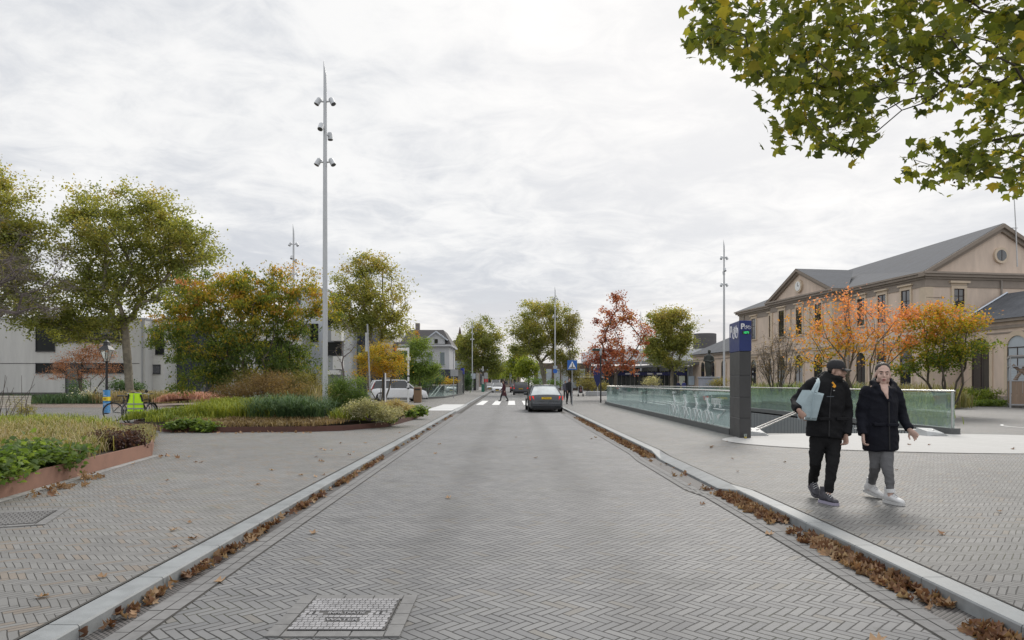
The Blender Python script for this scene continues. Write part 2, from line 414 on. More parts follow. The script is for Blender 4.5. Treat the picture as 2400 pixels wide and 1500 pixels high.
def blob_pts(blobs, n, Y, shell=2.2, gap=0., seed=None):
    """blobs: (px, py, rx_px, rz_px[, dY, ry m]) -> world points inside the union"""
    B = []
    for b in blobs:
        s = Y/F; B.append((X(b[0], Y), Y+(b[4] if len(b) > 4 else 0), Z(b[1], Y), b[2]*s, (b[5] if len(b) > 5 else b[2]*s*.8), b[3]*s))
    if gap is not None and n > 80:
        sc = 6.283/(75*Y/F); P0 = blob_pts(blobs, int(n*1.45), Y, shell, None)
        g = np.sin(P0[:, 0]*sc+1.1)*np.cos(P0[:, 2]*sc*1.2+P0[:, 0]*sc*.5)+np.sin(P0[:, 1]*sc*.9+2*np.cos(P0[:, 2]*sc*.6))*.8+rng.normal(size=len(P0))*.35
        return P0[np.argsort(g)[:n]]
    B = np.array(B); vol = B[:, 3]*B[:, 4]*B[:, 5]; pick = rng.choice(len(B), size=n, p=vol**.8/(vol**.8).sum())
    d = rng.normal(size=(n, 3)); d /= np.linalg.norm(d, axis=1)[:, None]; d *= (rng.random(n)**(1/shell))[:, None]
    return B[pick, :3]+d*B[pick, 3:6]

def tree(name, label, cat, px, Y, blobs, ncl, per, size, pal, trunk_r, fork_py, base_z=.06, sig=.5, tone=(.45, .5, .25), tpl=DIAMOND, group=None,
         multi=0, upbias=.3, droop=0., bark=None, jit=.10, pl=.35, maxseg=1.2, tip=.012, trunk='trunk', twigs=0, shell=2.2, flat=.7, extra=None, fork_px=None, fork_r=None):
    """tone = (mean, height gain, spread)"""
    bx = X(px, Y); root = thing(name, label, cat, (bx, Y, base_z), 0, group); O = np.array([bx, Y, base_z])
    ctr = blob_pts(blobs, ncl, Y, shell)
    if extra is not None: ctr = np.concatenate([ctr, extra])
    fork = np.array([X(fork_px or px, Y), Y, Z(fork_py, Y)])
    sg = grow((bx, Y, base_z-.05), fork, ctr, trunk_r, tip, multi, jit, pl, maxseg)
    if twigs:
        k = rng.integers(0, len(ctr), twigs*len(ctr)); dd = rng.normal(size=(len(k), 3))*np.array([1, 1, .7])*sig
        for a, b in zip(ctr[k], ctr[k]+dd): sg.append((a, b, tip*.6, tip*.3))
    me = segs_mesh(trunk, sg); me.transform(Matrix.Translation(-Vector(O))); link(me, trunk, bark or BARK, root)
    n = ncl*per if extra is None else len(ctr)*per
    if n:
        ci = np.repeat(np.arange(len(ctr)), per); P = ctr[ci]+rng.normal(size=(len(ci), 3))*np.array([1, 1, flat])*sig*(.5+.9*rng.random(len(ctr)))[ci][:, None]
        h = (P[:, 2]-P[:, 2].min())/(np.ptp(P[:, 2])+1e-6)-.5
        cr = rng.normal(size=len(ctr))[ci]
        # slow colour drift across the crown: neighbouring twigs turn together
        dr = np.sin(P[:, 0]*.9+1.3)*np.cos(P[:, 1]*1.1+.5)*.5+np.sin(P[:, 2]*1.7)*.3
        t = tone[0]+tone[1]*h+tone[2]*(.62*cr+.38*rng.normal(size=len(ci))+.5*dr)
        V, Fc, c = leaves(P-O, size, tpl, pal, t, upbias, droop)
        link(npmesh('crown', V, Fc, c), 'crown', LEAF, root)
    return root

def blades(name, pts, hgt, width, pal, lean=.5, tone=(.5, .3), label=None, cat=None, group=None, kind='stuff', parent=None, per=14, spread=.08, up=None):
    """arching grass blades growing from tufts at pts (n,3)"""
    n = len(pts)*per; B = np.repeat(pts, per, axis=0)+rng.normal(size=(n, 3))*np.array([spread, spread, 0])
    a = rng.random(n)*2*math.pi; D = np.stack([np.cos(a), np.sin(a), np.zeros(n)], 1); Sd = np.stack([-np.sin(a), np.cos(a), np.zeros(n)], 1)
    tuft = np.repeat(.62+.62*rng.random(len(pts)), per); h = (hgt*(.5+.6*rng.random(n))*tuft)[:, None]; ln = lean*h*(.3+rng.random(n))[:, None]; w = (width*(.6+.8*rng.random(n)))[:, None]
    up = np.array([0, 0, 1.])
    p0 = B; p1 = B+D*ln*.25+up*h*.55; p2 = B+D*ln*.65+up*h*.92; p3 = B+D*ln*1.15+up*h*(.98-.15*lean)
    V = np.stack([p0-Sd*w*.5, p0+Sd*w*.5, p1+Sd*w*.5, p1-Sd*w*.5, p2+Sd*w*.35, p2-Sd*w*.35, p3+Sd*w*.08, p3-Sd*w*.08], 1).reshape(-1, 3)
    Fc = (np.array([(0, 1, 2, 3), (3, 2, 4, 5), (5, 4, 6, 7)])[None]+(np.arange(n)*8)[:, None, None]).reshape(-1, 4)
    cr = np.repeat(rng.normal(size=len(pts)), per); t = tone[0]+tone[1]*(.6*cr+.5*rng.normal(size=n))
    col = np.repeat(grad(pal, t)*(.8+.4*rng.random(n))[:, None], 8, axis=0)
    o = link(npmesh(name, V, Fc, col), name, GRASS, parent)
    return tag(o, label, cat, group, kind) if label or kind else o
def leafmass(name, ctr, n, sig, size, pal, tpl=DIAMOND, tone=(.5, .3), label=None, cat=None, group=None, kind=None, upbias=.8, parent=None, org=(0, 0, 0)):
    ci = rng.integers(0, len(ctr), n); P = ctr[ci]+rng.normal(size=(n, 3))*np.array(sig); P[:, 2] = np.maximum(P[:, 2], .09)
    t = tone[0]+tone[1]*(.5*rng.normal(size=len(ctr))[ci]+.6*rng.normal(size=n))
    V, Fc, c = leaves(P-np.array(org), size, tpl, pal, t, upbias)
    return tag(link(npmesh(name, V, Fc, c), name, LEAF, parent), label, cat, group, kind)
def inpoly(poly, p):
    x, y = p; c = False; n = len(poly)
    for i in range(n):
        x1, y1 = poly[i]; x2, y2 = poly[i-1]
        if (y1 > y) != (y2 > y) and x < (x2-x1)*(y-y1)/(y2-y1)+x1: c = not c
    return c
def scatter(poly, n, zf=lambda x, y: .1):
    xs = [p[0] for p in poly]; ys = [p[1] for p in poly]; out = []
    while len(out) < n:
        p = (random.uniform(min(xs), max(xs)), random.uniform(min(ys), max(ys)))
        if inpoly(poly, p): out.append((p[0], p[1], zf(*p)))
    return np.array(out)
# ================================================================ the setting
KL = lambda y: -2.52-.011*y            # face of the left kerb
ROADC = herring('road_brick', (.165, .165, .167), (.19, .18, .165), (.215, .213, .21), .05, jcol=(.014, .013, .012), joint=.075, tyre=.35)
PAVL = herring('pavement_brick', (.18, .176, .168), (.215, .185, .155), (.225, .22, .21), .14, rot=50, n=4, w=.050, joint=.06, moss=.75, jcol=(.03, .028, .024))
PAVR = herring('pavement_brick_right', (.145, .143, .138), (.18, .16, .135), (.19, .187, .18), .08, rot=40, n=4, w=.051, joint=.07, moss=.35, jcol=(.025, .024, .022))
GROUND = mat('far_ground', (.24, .235, .225), .85, var=.2, scale=.4)
KERBM = mat('kerb_stone', (.235, .247, .25), .55, var=.2, scale=5, bump=.12, bscale=120, spec=.4)
PIT = [(6.0, 19.6), (12.3, 19.6), (12.3, 34), (11.4, 44.5), (9.6, 49.4), (8, 50.4), (6.9, 49.4), (6.42, 46.5)]
sheet('ground', [(-600, -60), (600, -60), (600, 1500), (-600, 1500)], [PIT], -.08, GROUND)
YF = 420
sheet('road', [(-3.1, -6), (3.1, -6), (3.1, YF), (KL(YF)-.1, YF)], [], 0, ROADC)
# right kerb line: kinks where the kerb drops
KR = [(-6, 3.0, .065), (9.15, 3.03, .065), (9.7, 2.92, .012), (13.4, 2.9, .012), (14.6, 2.97, .065), (40, 2.95, .065), (120, 2.95, .065), (YF, 2.95, .065)]
def kr(y):
    for (a, xa, za), (b, xb, zb) in zip(KR, KR[1:]):
        if a <= y <= b: t = (y-a)/(b-a); return xa+(xb-xa)*t, za+(zb-za)*t
    return KR[-1][1:]
def kerb(name, fx, sgn, ys):
    mb = MB()
    for y0, y1 in zip(ys, ys[1:]):
        g = .004; x0, z0 = fx(y0); x1, z1 = fx(y1); w = .20*sgn; e = .012*sgn; d = .012
        a, b = y0+g, y1-g
        sec = lambda x, y, z: [(x, y, -.04), (x+e*.25, y, .008), (x+e*1.5, y, .014), (x+w-e, y, .064), (x+w, y, .063), (x+w, y, -.04)] if z < .03 else [(x, y, -.04), (x+e*.25, y, z-d), (x+e, y, z), (x+w-e, y, z+.001), (x+w, y, z-d), (x+w, y, -.04)]
        mb.loft([sec(x0, a, z0+.0), sec(x1, b, z1+.0)])
    return tag(mb.build(name, KERBM), kind='structure')
ysr = sorted(set([round(-5.9+.995*i, 3) for i in range(15)]+[9.15, 9.7, 10.7, 11.7, 12.7, 13.4, 14.6]+[14.6+i for i in range(1, 60)]+[90, 120, 200, 420])); ysr = [y for i, y in enumerate(ysr) if i == 0 or y-ysr[i-1] > .2 or y in (9.15, 9.7)]
kerb('kerb_right', lambda y: (kr(y)[0], max(.014, kr(y)[1]+.002)), 1, ysr)
ysl = [-5.9+.995*i for i in range(70)]+[90, 120, 200, 420]
kerb('kerb_left', lambda y: (KL(y), .067 if not 35.5 < y < 46.5 else .012), -1, ysl)
yy = [-6]+[i for i in range(0, 60, 4)]+[9.15, 9.7, 13.4, 14.6]+[80, 120, 200, YF]; yy = sorted(set(yy))
sheet('pavement_right', [(kr(y)[0]+.212, y) for y in yy]+[(60, YF), (60, -6)], [PIT], .06, PAVR)
sheet('pavement_left', [(KL(y)-.212, y) for y in yy]+[(-80, YF), (-80, -6)], [], .06, PAVL)
# brown clinker path in front of the white building
sheet('brown_path', [(-46, 40), (-17, 40.5), (-15, 44), (-19, 52), (-24, 60), (-46, 60)], [], .064, herring('brown_brick', (.24, .19, .16), (.30, .2, .15), (.28, .23, .2), .2, rot=20, moss=.2))
# soldier rows of brick beside the gutters, and the slotted gutter
k = mat('edge_brick', (.175, .172, .168), .8, var=.18, scale=14)
gm = bpy.data.materials.new('gutter_grate'); gm.use_nodes = True; kk = NT(gm.node_tree); pp = gm.node_tree.nodes['Principled BSDF']
v = kk.new('ShaderNodeTexCoord').outputs['Object']; gx, gy, gz = kk.sep(v)
row = kk.m('FLOOR', kk.m('MULTIPLY', gx, 42.)); sx = kk.m('FRACT', kk.m('MULTIPLY', gx, 42.))
sy = kk.m('FRACT', kk.m('ADD', kk.m('MULTIPLY', gy, 26.), kk.m('MULTIPLY', row, .5)))
hole = kk.m('MULTIPLY', kk.m('GREATER_THAN', sy, .38), kk.m('GREATER_THAN', sx, .28))
kk.put(pp.inputs['Base Color'], kk.mix(hole, (.12, .11, .105), (.012, .012, .012))); pp.inputs['Roughness'].default_value = .7
def strip(name, fx, a, b, z, m, ys): return tag(MB().add([(fx(y)+a, y, z) for y in ys]+[(fx(y)+b, y, z) for y in ys], [(i, i+1, len(ys)+i+1, len(ys)+i) for i in range(len(ys)-1)]).build(name, m), kind='structure')
ST = [-6, 0, 4, 8, 9.15, 9.7, 13.4, 14.6, 20, 30, 45, 80, 120, 300]
strip('gutter_right', lambda y: kr(y)[0], -.24, .01, .004, gm, ST); strip('gutter_left', KL, -.01, .13, .004, gm, ST)
def soldiers(name, fx, s, x0):
    vs = []; fs = []
    for r in range(2):
        y = -5.
        while y < 34:
            a = fx(y)+s*(x0+r*.102); b = a+s*.094; o = len(vs); L = .2+random.uniform(-.004, .004)
            if r == 1: L = .2
            z = .006+random.uniform(0, .002); vs += [(a, y, z), (b, y, z), (b, y+L-.008, z), (a, y+L-.008, z)]; fs.append((o, o+1, o+2, o+3) if s > 0 else (o+3, o+2, o+1, o)); y += L
    # dark joint bed below
    tag(MB().add(vs, fs).build(name, k), kind='structure')
jm = mat('joint_sand', (.06, .056, .05), .95, var=.2)
strip('joint_bed_left', KL, .13, .345, .003, jm, ST); strip('joint_bed_right', lambda y: kr(y)[0], -.455, -.24, .003, jm, ST)
soldiers('edge_rows_left', KL, 1, .135); soldiers('edge_rows_right', lambda y: kr(y)[0], -1, .245)
# dark joint line along the back of each kerb
strip('kerb_joint_left', KL, -.232, -.209, .0635, jm, ST[:-2]); strip('kerb_joint_right', lambda y: kr(y)[0], .209, .228, .0635, jm, ST[:-2])
# zebra crossing and ramp plates
WP = mat('road_paint', (.72, .72, .70), .7, var=.10, scale=20)
mb = MB()
for x0 in (-2.55, -1.42, -.29, .84, 1.97):
    for j in range(20):
        a = 48+j*.55; mb.b(x0, x0+.52, a+.01, a+.54, 0, .006)
tag(mb.build('zebra_crossing', WP), kind='structure')
mb = MB(); sl = mat('ramp_plate', (.58, .58, .57), .7, var=.06)
for i in range(4): mb.add([(KL(35.6)-.25, 35.8+i*2.6, .066), (KL(35.6)-.25, 38.2+i*2.6, .067), (KL(36)-1.7, 38.2+i*2.6, .067), (KL(36)-1.7, 35.8+i*2.6, .066)], [(3, 2, 1, 0)])
tag(mb.build('ramp_tiles', sl), kind='structure')
# light concrete apron in front of the ramp, and white line curve at the right
ap = mat('concrete_apron', (.42, .415, .40), .75, var=.10, scale=3, bump=.1)
E = [(10.6+5.3*math.cos(t)-1.2*math.sin(t)*.2, 16.9+(3.0 if math.sin(t) < 0 else 2.65)*math.sin(t)) for t in [i*math.pi/24 for i in range(48)]]
E = [(x, min(y, 19.55)) for x, y in E]
sheet('apron', E, [], .066, ap)
mb = MB()
for i in range(1, 46):
    t0 = math.pi+i*math.pi/24*.9; t1 = t0+math.pi/26
    P = lambda t, r: (10.6+(5.3+r)*math.cos(t), 16.9+(3.0+r if math.sin(t) < 0 else 2.9)*math.sin(t), .064)
    if t1 > 2*math.pi+.3: break
    mb.add([P(t0, .0), P(t1, .0), P(t1, .05), P(t0, .05)], [(0, 1, 2, 3)])
tag(mb.build('apron_edge', jm), kind='structure')
mb = MB(); c0 = Vector((21.5, 22.5, 0))
for i in range(14):
    a, b = R(150+i*9), R(150+(i+1)*9); f = lambda t, r: (c0.x+(5+r)*math.cos(t), c0.y+2.6*(1+r/5)*math.sin(t), .066)
    mb.add([f(a, 0), f(b, 0), f(b, .09), f(a, .09)], [(0, 1, 2, 3)])
tag(mb.build('white_line', WP), kind='structure')
# ---------------- bicycle ramp down (pit)
CORR = bpy.data.materials.new('corrugated_steel'); CORR.use_nodes = True; kk = NT(CORR.node_tree); pp = CORR.node_tree.nodes['Principled BSDF']
gx, gy, gz = kk.sep(kk.new('ShaderNodeTexCoord').outputs['Object']); wv = kk.m('SINE', kk.m('MULTIPLY', kk.m('ADD', gx, gy), 38.))
kk.put(pp.inputs['Base Color'], kk.mix(kk.ss(wv, -.9, .3), (.10, .105, .11), (.34, .36, .37))); pp.inputs['Roughness'].default_value = .45; pp.inputs['Metallic'].default_value = .35
vs = []; fs = []
for x, y in PIT: dz = -.25 if y < 20 else -3.2; vs += [(x, y, .0), (x, y, -3.4)]
n = len(PIT); fs = [(2*i, 2*((i+1) % n), 2*((i+1) % n)+1, 2*i+1) for i in range(n)]
o = MB().add(vs, fs).build('retaining_wall', CORR, fix=False); tag(o, 'ribbed grey steel wall lining the sunken bicycle ramp', 'retaining wall')
tag(MB().add([(5.9, 19.5, .02), (12.4, 19.5, .02), (12.4, 40, -3.3), (5.9, 40, -3.3), (12.4, 51, -3.3), (5.9, 51, -3.3)], [(0, 1, 2, 3), (3, 2, 4, 5)]).build('ramp', mat('ramp_concrete', (.30, .30, .29), .8)), kind='structure')

# ---------------- glass balustrades
STEEL = mat('brushed_steel', (.55, .55, .54), .32, .85, .06, 30); PLINTH = mat('dark_plinth', (.11, .115, .115), .6, var=.12, scale=8)
def glass(name, tint=(.80, .90, .88), gloss=.10, milky=.0):
    m = bpy.data.materials.new(name); m.use_nodes = True; k = NT(m.node_tree); k.n.clear()
    t = k.new('ShaderNodeBsdfTransparent'); t.inputs[0].default_value = (*tint, 1)
    g = k.new('ShaderNodeBsdfGlossy'); g.inputs['Roughness'].default_value = .03; g.inputs[0].default_value = (.9, .95, .95, 1)
    fr = k.new('ShaderNodeFresnel'); fr.inputs[0].default_value = 1.5
    a = k.new('ShaderNodeMixShader'); k.put(a.inputs[0], k.m('ADD', k.m('MULTIPLY', fr.outputs[0], .55), gloss*.3, clamp=True)); k.l.new(t.outputs[0], a.inputs[1]); k.l.new(g.outputs[0], a.inputs[2])
    d = k.new('ShaderNodeBsdfDiffuse'); d.inputs[0].default_value = (.66, .78, .78, 1)
    v = k.new('ShaderNodeTexCoord').outputs['Object']; gx, gy, gz = k.sep(v)
    b = k.new('ShaderNodeMixShader'); k.put(b.inputs[0], k.m('MULTIPLY', k.ss(gz, .95, .12), k.m('ADD', .8, k.m('MULTIPLY', k.noise(v, 2, 2), .3))) if not milky else None)
    fz = k.m('MULTIPLY', k.ss(gz, .42, -.5, .03, milky), k.m('ADD', .7, k.m('MULTIPLY', k.noise(v, 1.3, 2), .6))); k.put(b.inputs[0], fz)
    k.l.new(a.outputs[0], b.inputs[1]); k.l.new(d.outputs[0], b.inputs[2]); k.l.new(b.outputs[0], k.new('ShaderNodeOutputMaterial').inputs[0]); return m
GLS = glass('balustrade_glass', (.91, .96, .95), milky=.24); GLR = glass('balustrade_glass_rear', (.92, .97, .94), milky=.12)
def balustrade(label, pts, gm, h=1.22, plinth=.17, panel=1.3, posts=(), base=.06):
    o = thing('glass_balustrade', label, 'balustrade', (pts[0][0], pts[0][1], base)); ox, oy = pts[0]
    P = [Vector((x-ox, y-oy, 0)) for x, y in pts]; pl = MB(); 
    for a, b in zip(P, P[1:]):
        d = b-a; L = d.length; rz = math.atan2(d.y, d.x); c = (a+b)/2; pl.box((c.x, c.y, plinth/2), (L+.10, .26, plinth), rz)
        n = max(1, round(L/panel))
        for i in range(n):
            q0 = a+d*(i/n); q = a+d*((i+.5)/n); mb = MB().box((0, 0, 0), (L/n-.032, .022, h-plinth-.04), 0)
            g = mb.build('glass_panel', gm, o); g.location = (q.x, q.y, plinth+(h-plinth-.04)/2-.01); g.rotation_euler = (0, 0, rz)
    pl.build('plinth', PLINTH, o)
    MB().tube([p+Vector((0, 0, h)) for p in P], .026, 8).build('handrail', mat('rail_steel', (.62, .61, .58), .28, .75, .05), o, True)
    for x, y in posts: MB().tube([(x-ox, y-oy, plinth), (x-ox, y-oy, h)], .035, 10).build('post', STEEL, o, True)
    return o
bl = balustrade('long glass balustrade with white cyclist graphics beside the dark pylon', [(6.18, 19.1), (6.24, 24), (6.34, 34), (6.45, 44), (6.6, 47.5), (7.0, 49.8)], GLS)
br_ = balustrade('glass balustrade across the ramp ending in a steel post by the round bin', [(12.45, 19.2), (12.45, 34), (11.7, 44.3), (10.6, 48), (9.3, 50.2), (7.9, 50.9), (7.0, 49.9)], GLR, posts=[(12.45, 19.3)])
# white graphics on the left pane (plane x = 6.2, seen from the road side)
GW = mat('white_film', (.62, .65, .65), .6, var=.03)
def onpane(y, z): return (6.163+(y-19.1)*.012-6.18, y-19.1, z-.06)
def gtube(mb, pts, r): mb.tube([onpane(a, b) for a, b in pts], r, 5)
def cyc(y0, s, h):
    mb = MB(); c = lambda cy, cz, r: [(cy+r*math.cos(t), cz+r*math.sin(t)) for t in [i*math.pi/9 for i in range(19)]]
    gtube(mb, c(y0-.42*s, .36, .27*s), .014); gtube(mb, c(y0+.42*s, .36, .27*s), .014)
    gtube(mb, [(y0-.42*s, .36), (y0-.1, .62), (y0+.3*s, .64), (y0+.42*s, .36)], .014); gtube(mb, [(y0-.1, .62), (y0+.02, .34), (y0+.3*s, .64)], .012)
    gtube(mb, [(y0-.08, .70), (y0+.08, 1.0), (y0+.12, h-.12)], .026); gtube(mb, [(y0+.1, h-.16), (y0-.05, .86), (y0-.25, .78)], .016)
    gtube(mb, [(y0+.05, .72), (y0-.12, .52), (y0+.04, .30)], .022); gtube(mb, [(y0+.12, h-.06), (y0+.12, h+.02)], .05)
    mb.build('cyclist_graphic', GW, bl)
for y0, s, h in ((21.6, .9, 1.02), (23.0, 1, 1.10), (24.5, 1.05, 1.08), (26.3, 1.1, 1.16)): cyc(y0, s, h)
t = text('ingang', .40, GW, bl, onpane(20.7, .98), (R(90), 0, R(-90)), ext=.002, sx=.95, off=.004)
mb = MB(); gtube(mb, [(20.95, .72), (19.75, .72), (20.25, .52)], .014); mb.prism([onpane(20.15, .60)[1:], onpane(20.33, .42)[1:], onpane(20.52, .52)[1:]], -.035, -.028, 'X'); mb.build('arrow_graphic', GW, bl)
# steel ramp rails
def ramprail(loc, tgt, lb):
    o = thing('ramp_rail', lb, 'handrail', loc); d = Vector(tgt)-Vector(loc)
    for k in (-.10, .06): MB().tube([(k, 0, .14), (k+d.x, d.y, .14+d.z)], .024, 8).build('rail', STEEL, o, True)
    MB().loft([[(-.30, -.30, 0), (.30, -.30, 0), (.30, .30, 0), (-.30, .30, 0)], [(-.24, -.2, .13), (.16, -.30, .08), (.20, .30, .18), (-.24, .30, .20)]]).build('end_block', mat('pale_concrete', (.42, .43, .43), .6), o)
    return o
ramprail((6.72, 18.9, .06), (10.4, 24.4, .42), 'pair of steel tube rails rising from a grey block beside the pylon')
ramprail((11.55, 18.8, .06), (11.9, 23.5, -.2), 'small steel rail block at the ramp edge behind the woman')

# ---------------- bicycle parking pylon
pyl = thing('parking_pylon', 'tall dark grey pylon with blue parking box showing a bicycle symbol', 'pylon', (5.945, 17.86, .06), -.09)
DG = mat('dark_panel', (.062, .062, .064), .42, .25, .10, 3, spec=.5); BLUE = mat('sign_blue', (.018, .035, .16), .45, var=.12, scale=4)
W1, D1 = .315, 1.15
for i, (z0, z1) in enumerate(((0, .52), (.525, 1.07), (1.075, 1.64), (1.645, 2.27))):
    MB().b(.012, W1-.012, .012, D1-.012, z0, z1-.0, bev=.008).build('panel', DG, pyl)
MB().b(.02, W1-.02, .02, D1-.02, .01, 2.3).build('core', mat('pylon_core', (.02, .02, .02), .7), pyl)
bx = MB().b(.002, W1-.002, .002, D1-.002, 2.28, 3.08, bev=.010).build('sign_box', BLUE, pyl)
SW = mat('sign_white', (.8, .8, .82), .5, var=.03)
text('P', .20, SW, bx, (.085, -.003, 2.92), (R(90), 0, 0), off=.006); 
def bikeicon(f, r, nm='bicycle_symbol', parent=None, m=SW):
    mb = MB(); c = lambda cx, cz: [f(cx+r*math.cos(t), cz+r*math.sin(t)) for t in [i*math.pi/8 for i in range(17)]]
    w = r*.13; mb.tube(c(-1.25*r, 0), w, 5); mb.tube(c(1.25*r, 0), w, 5)
    for L in ([(-1.25*r, 0), (-.7*r, 1.05*r), (.75*r, 1.1*r), (-.05*r, 0), (-1.25*r, 0)], [(-.05*r, 0), (-.75*r, 1.3*r)], [(-1*r, 1.32*r), (-.5*r, 1.32*r)], [(1.25*r, 0), (.7*r, 1.45*r), (1.1*r, 1.5*r)]): mb.tube([f(a, b) for a, b in L], w, 5)
    return mb.build(nm, m, parent)
bikeicon(lambda a, b: (.215+a, -.003, 2.895+b), .037, parent=bx)
t = text('P', .42, SW, bx, (-.003, .92, 2.83), (R(90), 0, R(-90)), off=.012); bikeicon(lambda a, b: (-.003, .42-a, 2.77+b), .13, parent=bx)
MB().b(.075, .285, -.006, .003, 2.72, 2.80).build('display', mat('display_black', (.01, .02, .015), .3), bx)
text('1071', .075, mat('green_digits', (.02, .4, .1), .5, emit=(.05, 1, .3, .7)), bx, (.18, -.009, 2.76), (R(90), 0, 0), off=.002, ext=.001)
# cup left at its foot
cu = thing('drink_cup', 'clear plastic cup with yellow drink at the foot of the dark pylon', 'cup', (6.06, 17.72, .06))
MB().lathe([(.026, 0), (.03, .05), (.034, .05), (.026, 0)], n=12).build('drink', mat('yellow_drink', (.75, .55, .02), .3), cu, True)
MB().lathe([(.029, 0), (.041, .125), (.039, .125), (.027, .004)], n=12).build('cup', glass('cup_plastic', (.9, .9, .88), milky=.15), cu, True)

# ---------------- manhole covers
IRON = mat('cast_iron', (.30, .295, .30), .5, .3, .25, 9); IROND = mat('cover_recess', (.075, .072, .07), .7, .1, .3)
def cover(loc, rz, label, w=.6, letters=True, bright=True):
    o = thing('manhole_cover', label, 'manhole cover', loc, rz); MB().b(-w/2, w/2, -w/2, w/2, -.01, .008).build('frame', IROND, o)
    mb = MB(); n, m = 16, 14
    for j in range(m):
        for i in range(n):
            cx = -w/2+(i+.5+(.25 if j % 2 else -.0))*w/(n+.4); cy = -w/2+(j+.5)*w/m
            if letters and ((-.03 < cy < .03 and -.165 < cx < .15) or (-.16 < cy < -.10 and -.12 < cx < .11) or (abs(cy) < .03 and abs(abs(cx)-.22) < .035)): continue
            mb.b(cx-.0158, cx+.0158, cy-.0178, cy+.0178, .008, .013)
    mb.build('tread_pattern', IRON if bright else mat('cover_dull', (.20, .195, .19), .7, .1), o)
    if letters:
        text('INFILTRATIE', .052, IRON, o, (-.005, .0, .0115), (0, 0, 0), ext=.003, off=.0012, sx=.86); text('WATER', .060, IRON, o, (-.005, -.129, .011), (0, 0, 0), ext=.003, off=.0012)
        for s in (-1, 1):
            MB().b(s*.22-.03, s*.22+.03, -.028, .028, .008, .012).build('lift_plate', IRON, o)
            MB().lathe([(.010, .012), (.010, .0135)], (s*.22, .013, 0), 10).build('keyhole', mat('black_hole', (.005, .005, .005), .9), o); MB().lathe([(.010, .012), (.010, .0135)], (s*.22, -.013, 0), 10).build('keyhole', mat('black_hole', (.005, .005, .005), .9), o)
    mb = MB(); q = w/2+.012
    for s in (-1, 1):
        for i in range(3): a = -q-.0+i*(2*q)/3; mb.b(a+.005, a+2*q/3-.005, s*(q+.045)-.043, s*(q+.045)+.043, -.01, .006, )
        for i in range(4): a = -q-.09+i*(2*q+.18)/4; mb.b(s*(q+.05)-.046, s*(q+.05)+.046, a+.004, a+(2*q+.18)/4-.004, -.01, .0075)
    mb.build('brick_surround', k, o); return o
cover((-1.085, 4.5, .004), 0, 'square iron cover lettered for infiltration water in the road')
cover(((-5.35), 7.2, .064), .35, 'dull square iron cover in the left pavement', .75, False, False)
# ================================================================ lamp masts
GREY = mat('mast_paint', (.50, .515, .53), .45, .25, .05, 3); LENS = mat('lamp_lens', (.10, .10, .10), .25)
def make_mast(label, group):
    o = thing('lamp_mast', label, 'lamp mast', group=group); H = 12.8
    MB().tube([(0, 0, -.02), (0, 0, 8), (0, 0, H-.95)], [.097, .075, .058], 16).build('pole', GREY, o, True)
    rings = []
    for z, sc in ((H-.95, 1), (H-.55, .95), (H-.3, .55), (H-.1, .22), (H, .03)): rings.append([(-.058+.058*sc+.058*sc*math.cos(a), .058*sc*math.sin(a), z) for a in [i*math.pi/6 for i in range(12)]])
    MB().loft(rings).build('blade_tip', GREY, o, True)
    MB().b(-.05, .05, -.106, -.09, .6, 1.0).build('hatch', GREY, o)
    for z in (.45, .95, 1.15, 1.5): MB().lathe([(.008, -.104), (.008, -.095)], (.02, 0, z), 8, 'Y').build('bolt', LENS, o)
    def spot(x, y, z, tilt, az):
        d = Vector((math.cos(az), math.sin(az), 0)); c = Vector((0, 0, z))+d*.24
        s = MB().tube([(0, 0, .13), (0, 0, .10), (0, 0, -.14)], [.06, .088, .095], 12).build('spotlight', GREY, o, True)
        s.location = c; s.rotation_euler = Vector((d.x*math.sin(tilt), d.y*math.sin(tilt)-.25, -math.cos(tilt))).to_track_quat('-Z', 'Y').to_euler()
        MB().tube([(0, 0, -.13), (0, 0, -.145)], .082, 12).build('lens', LENS, s, True)
        MB().tube([Vector((0, 0, z-.02)), c+Vector((0, 0, 0))-d*.04], .03, 8).build('bracket', GREY, o, True)
    for z in (11.35, 9.22): spot(0, 0, z, .45, math.pi); spot(0, 0, z, .5, 0)
    spot(0, 0, 10.38, .3, R(-110)); spot(0, 0, 10.2, .2, R(60)); return o
m0 = make_mast('tall grey lamp mast with spotlights standing in the planted island', 'lamp masts with spotlights'); m0.location = (X(762, 24), 24, .06)
for px, Y, lb in ((688, 48.7, 'lamp mast rising behind the autumn cherry tree on the left'), (1697, 54, 'lamp mast behind the blue topped parking pylon'), (1301, 80, 'lamp mast in front of the round green tree right of the road'),
                  (1107, 121, 'lamp mast on the left pavement before the dense green tree'), (1502, 107, 'lamp mast between the red oak and the green tree'), (1317, 131, 'distant slim lamp mast just right of the round green tree')):
    c = copy_tree(m0); c['label'] = lb; c.location = (X(px, Y), Y, .06); c.rotation_euler = (0, 0, rng.uniform(-.4, .4))
o = thing('round_sign', 'round blue sign fixed to the lamp mast right of the road', 'sign', (X(1301, 79.8), 79.6, Z(870, 80)))
MB().lathe([(.26, -.02), (.26, .0)], (0, 0, 0), 24, 'Y').build('disc', mat('bright_blue', (.03, .14, .50), .45), o); MB().b(-.24, .24, -.02, 0, .30, .62).build('plate', mat('plate_grey', (.4, .45, .5), .5), o)

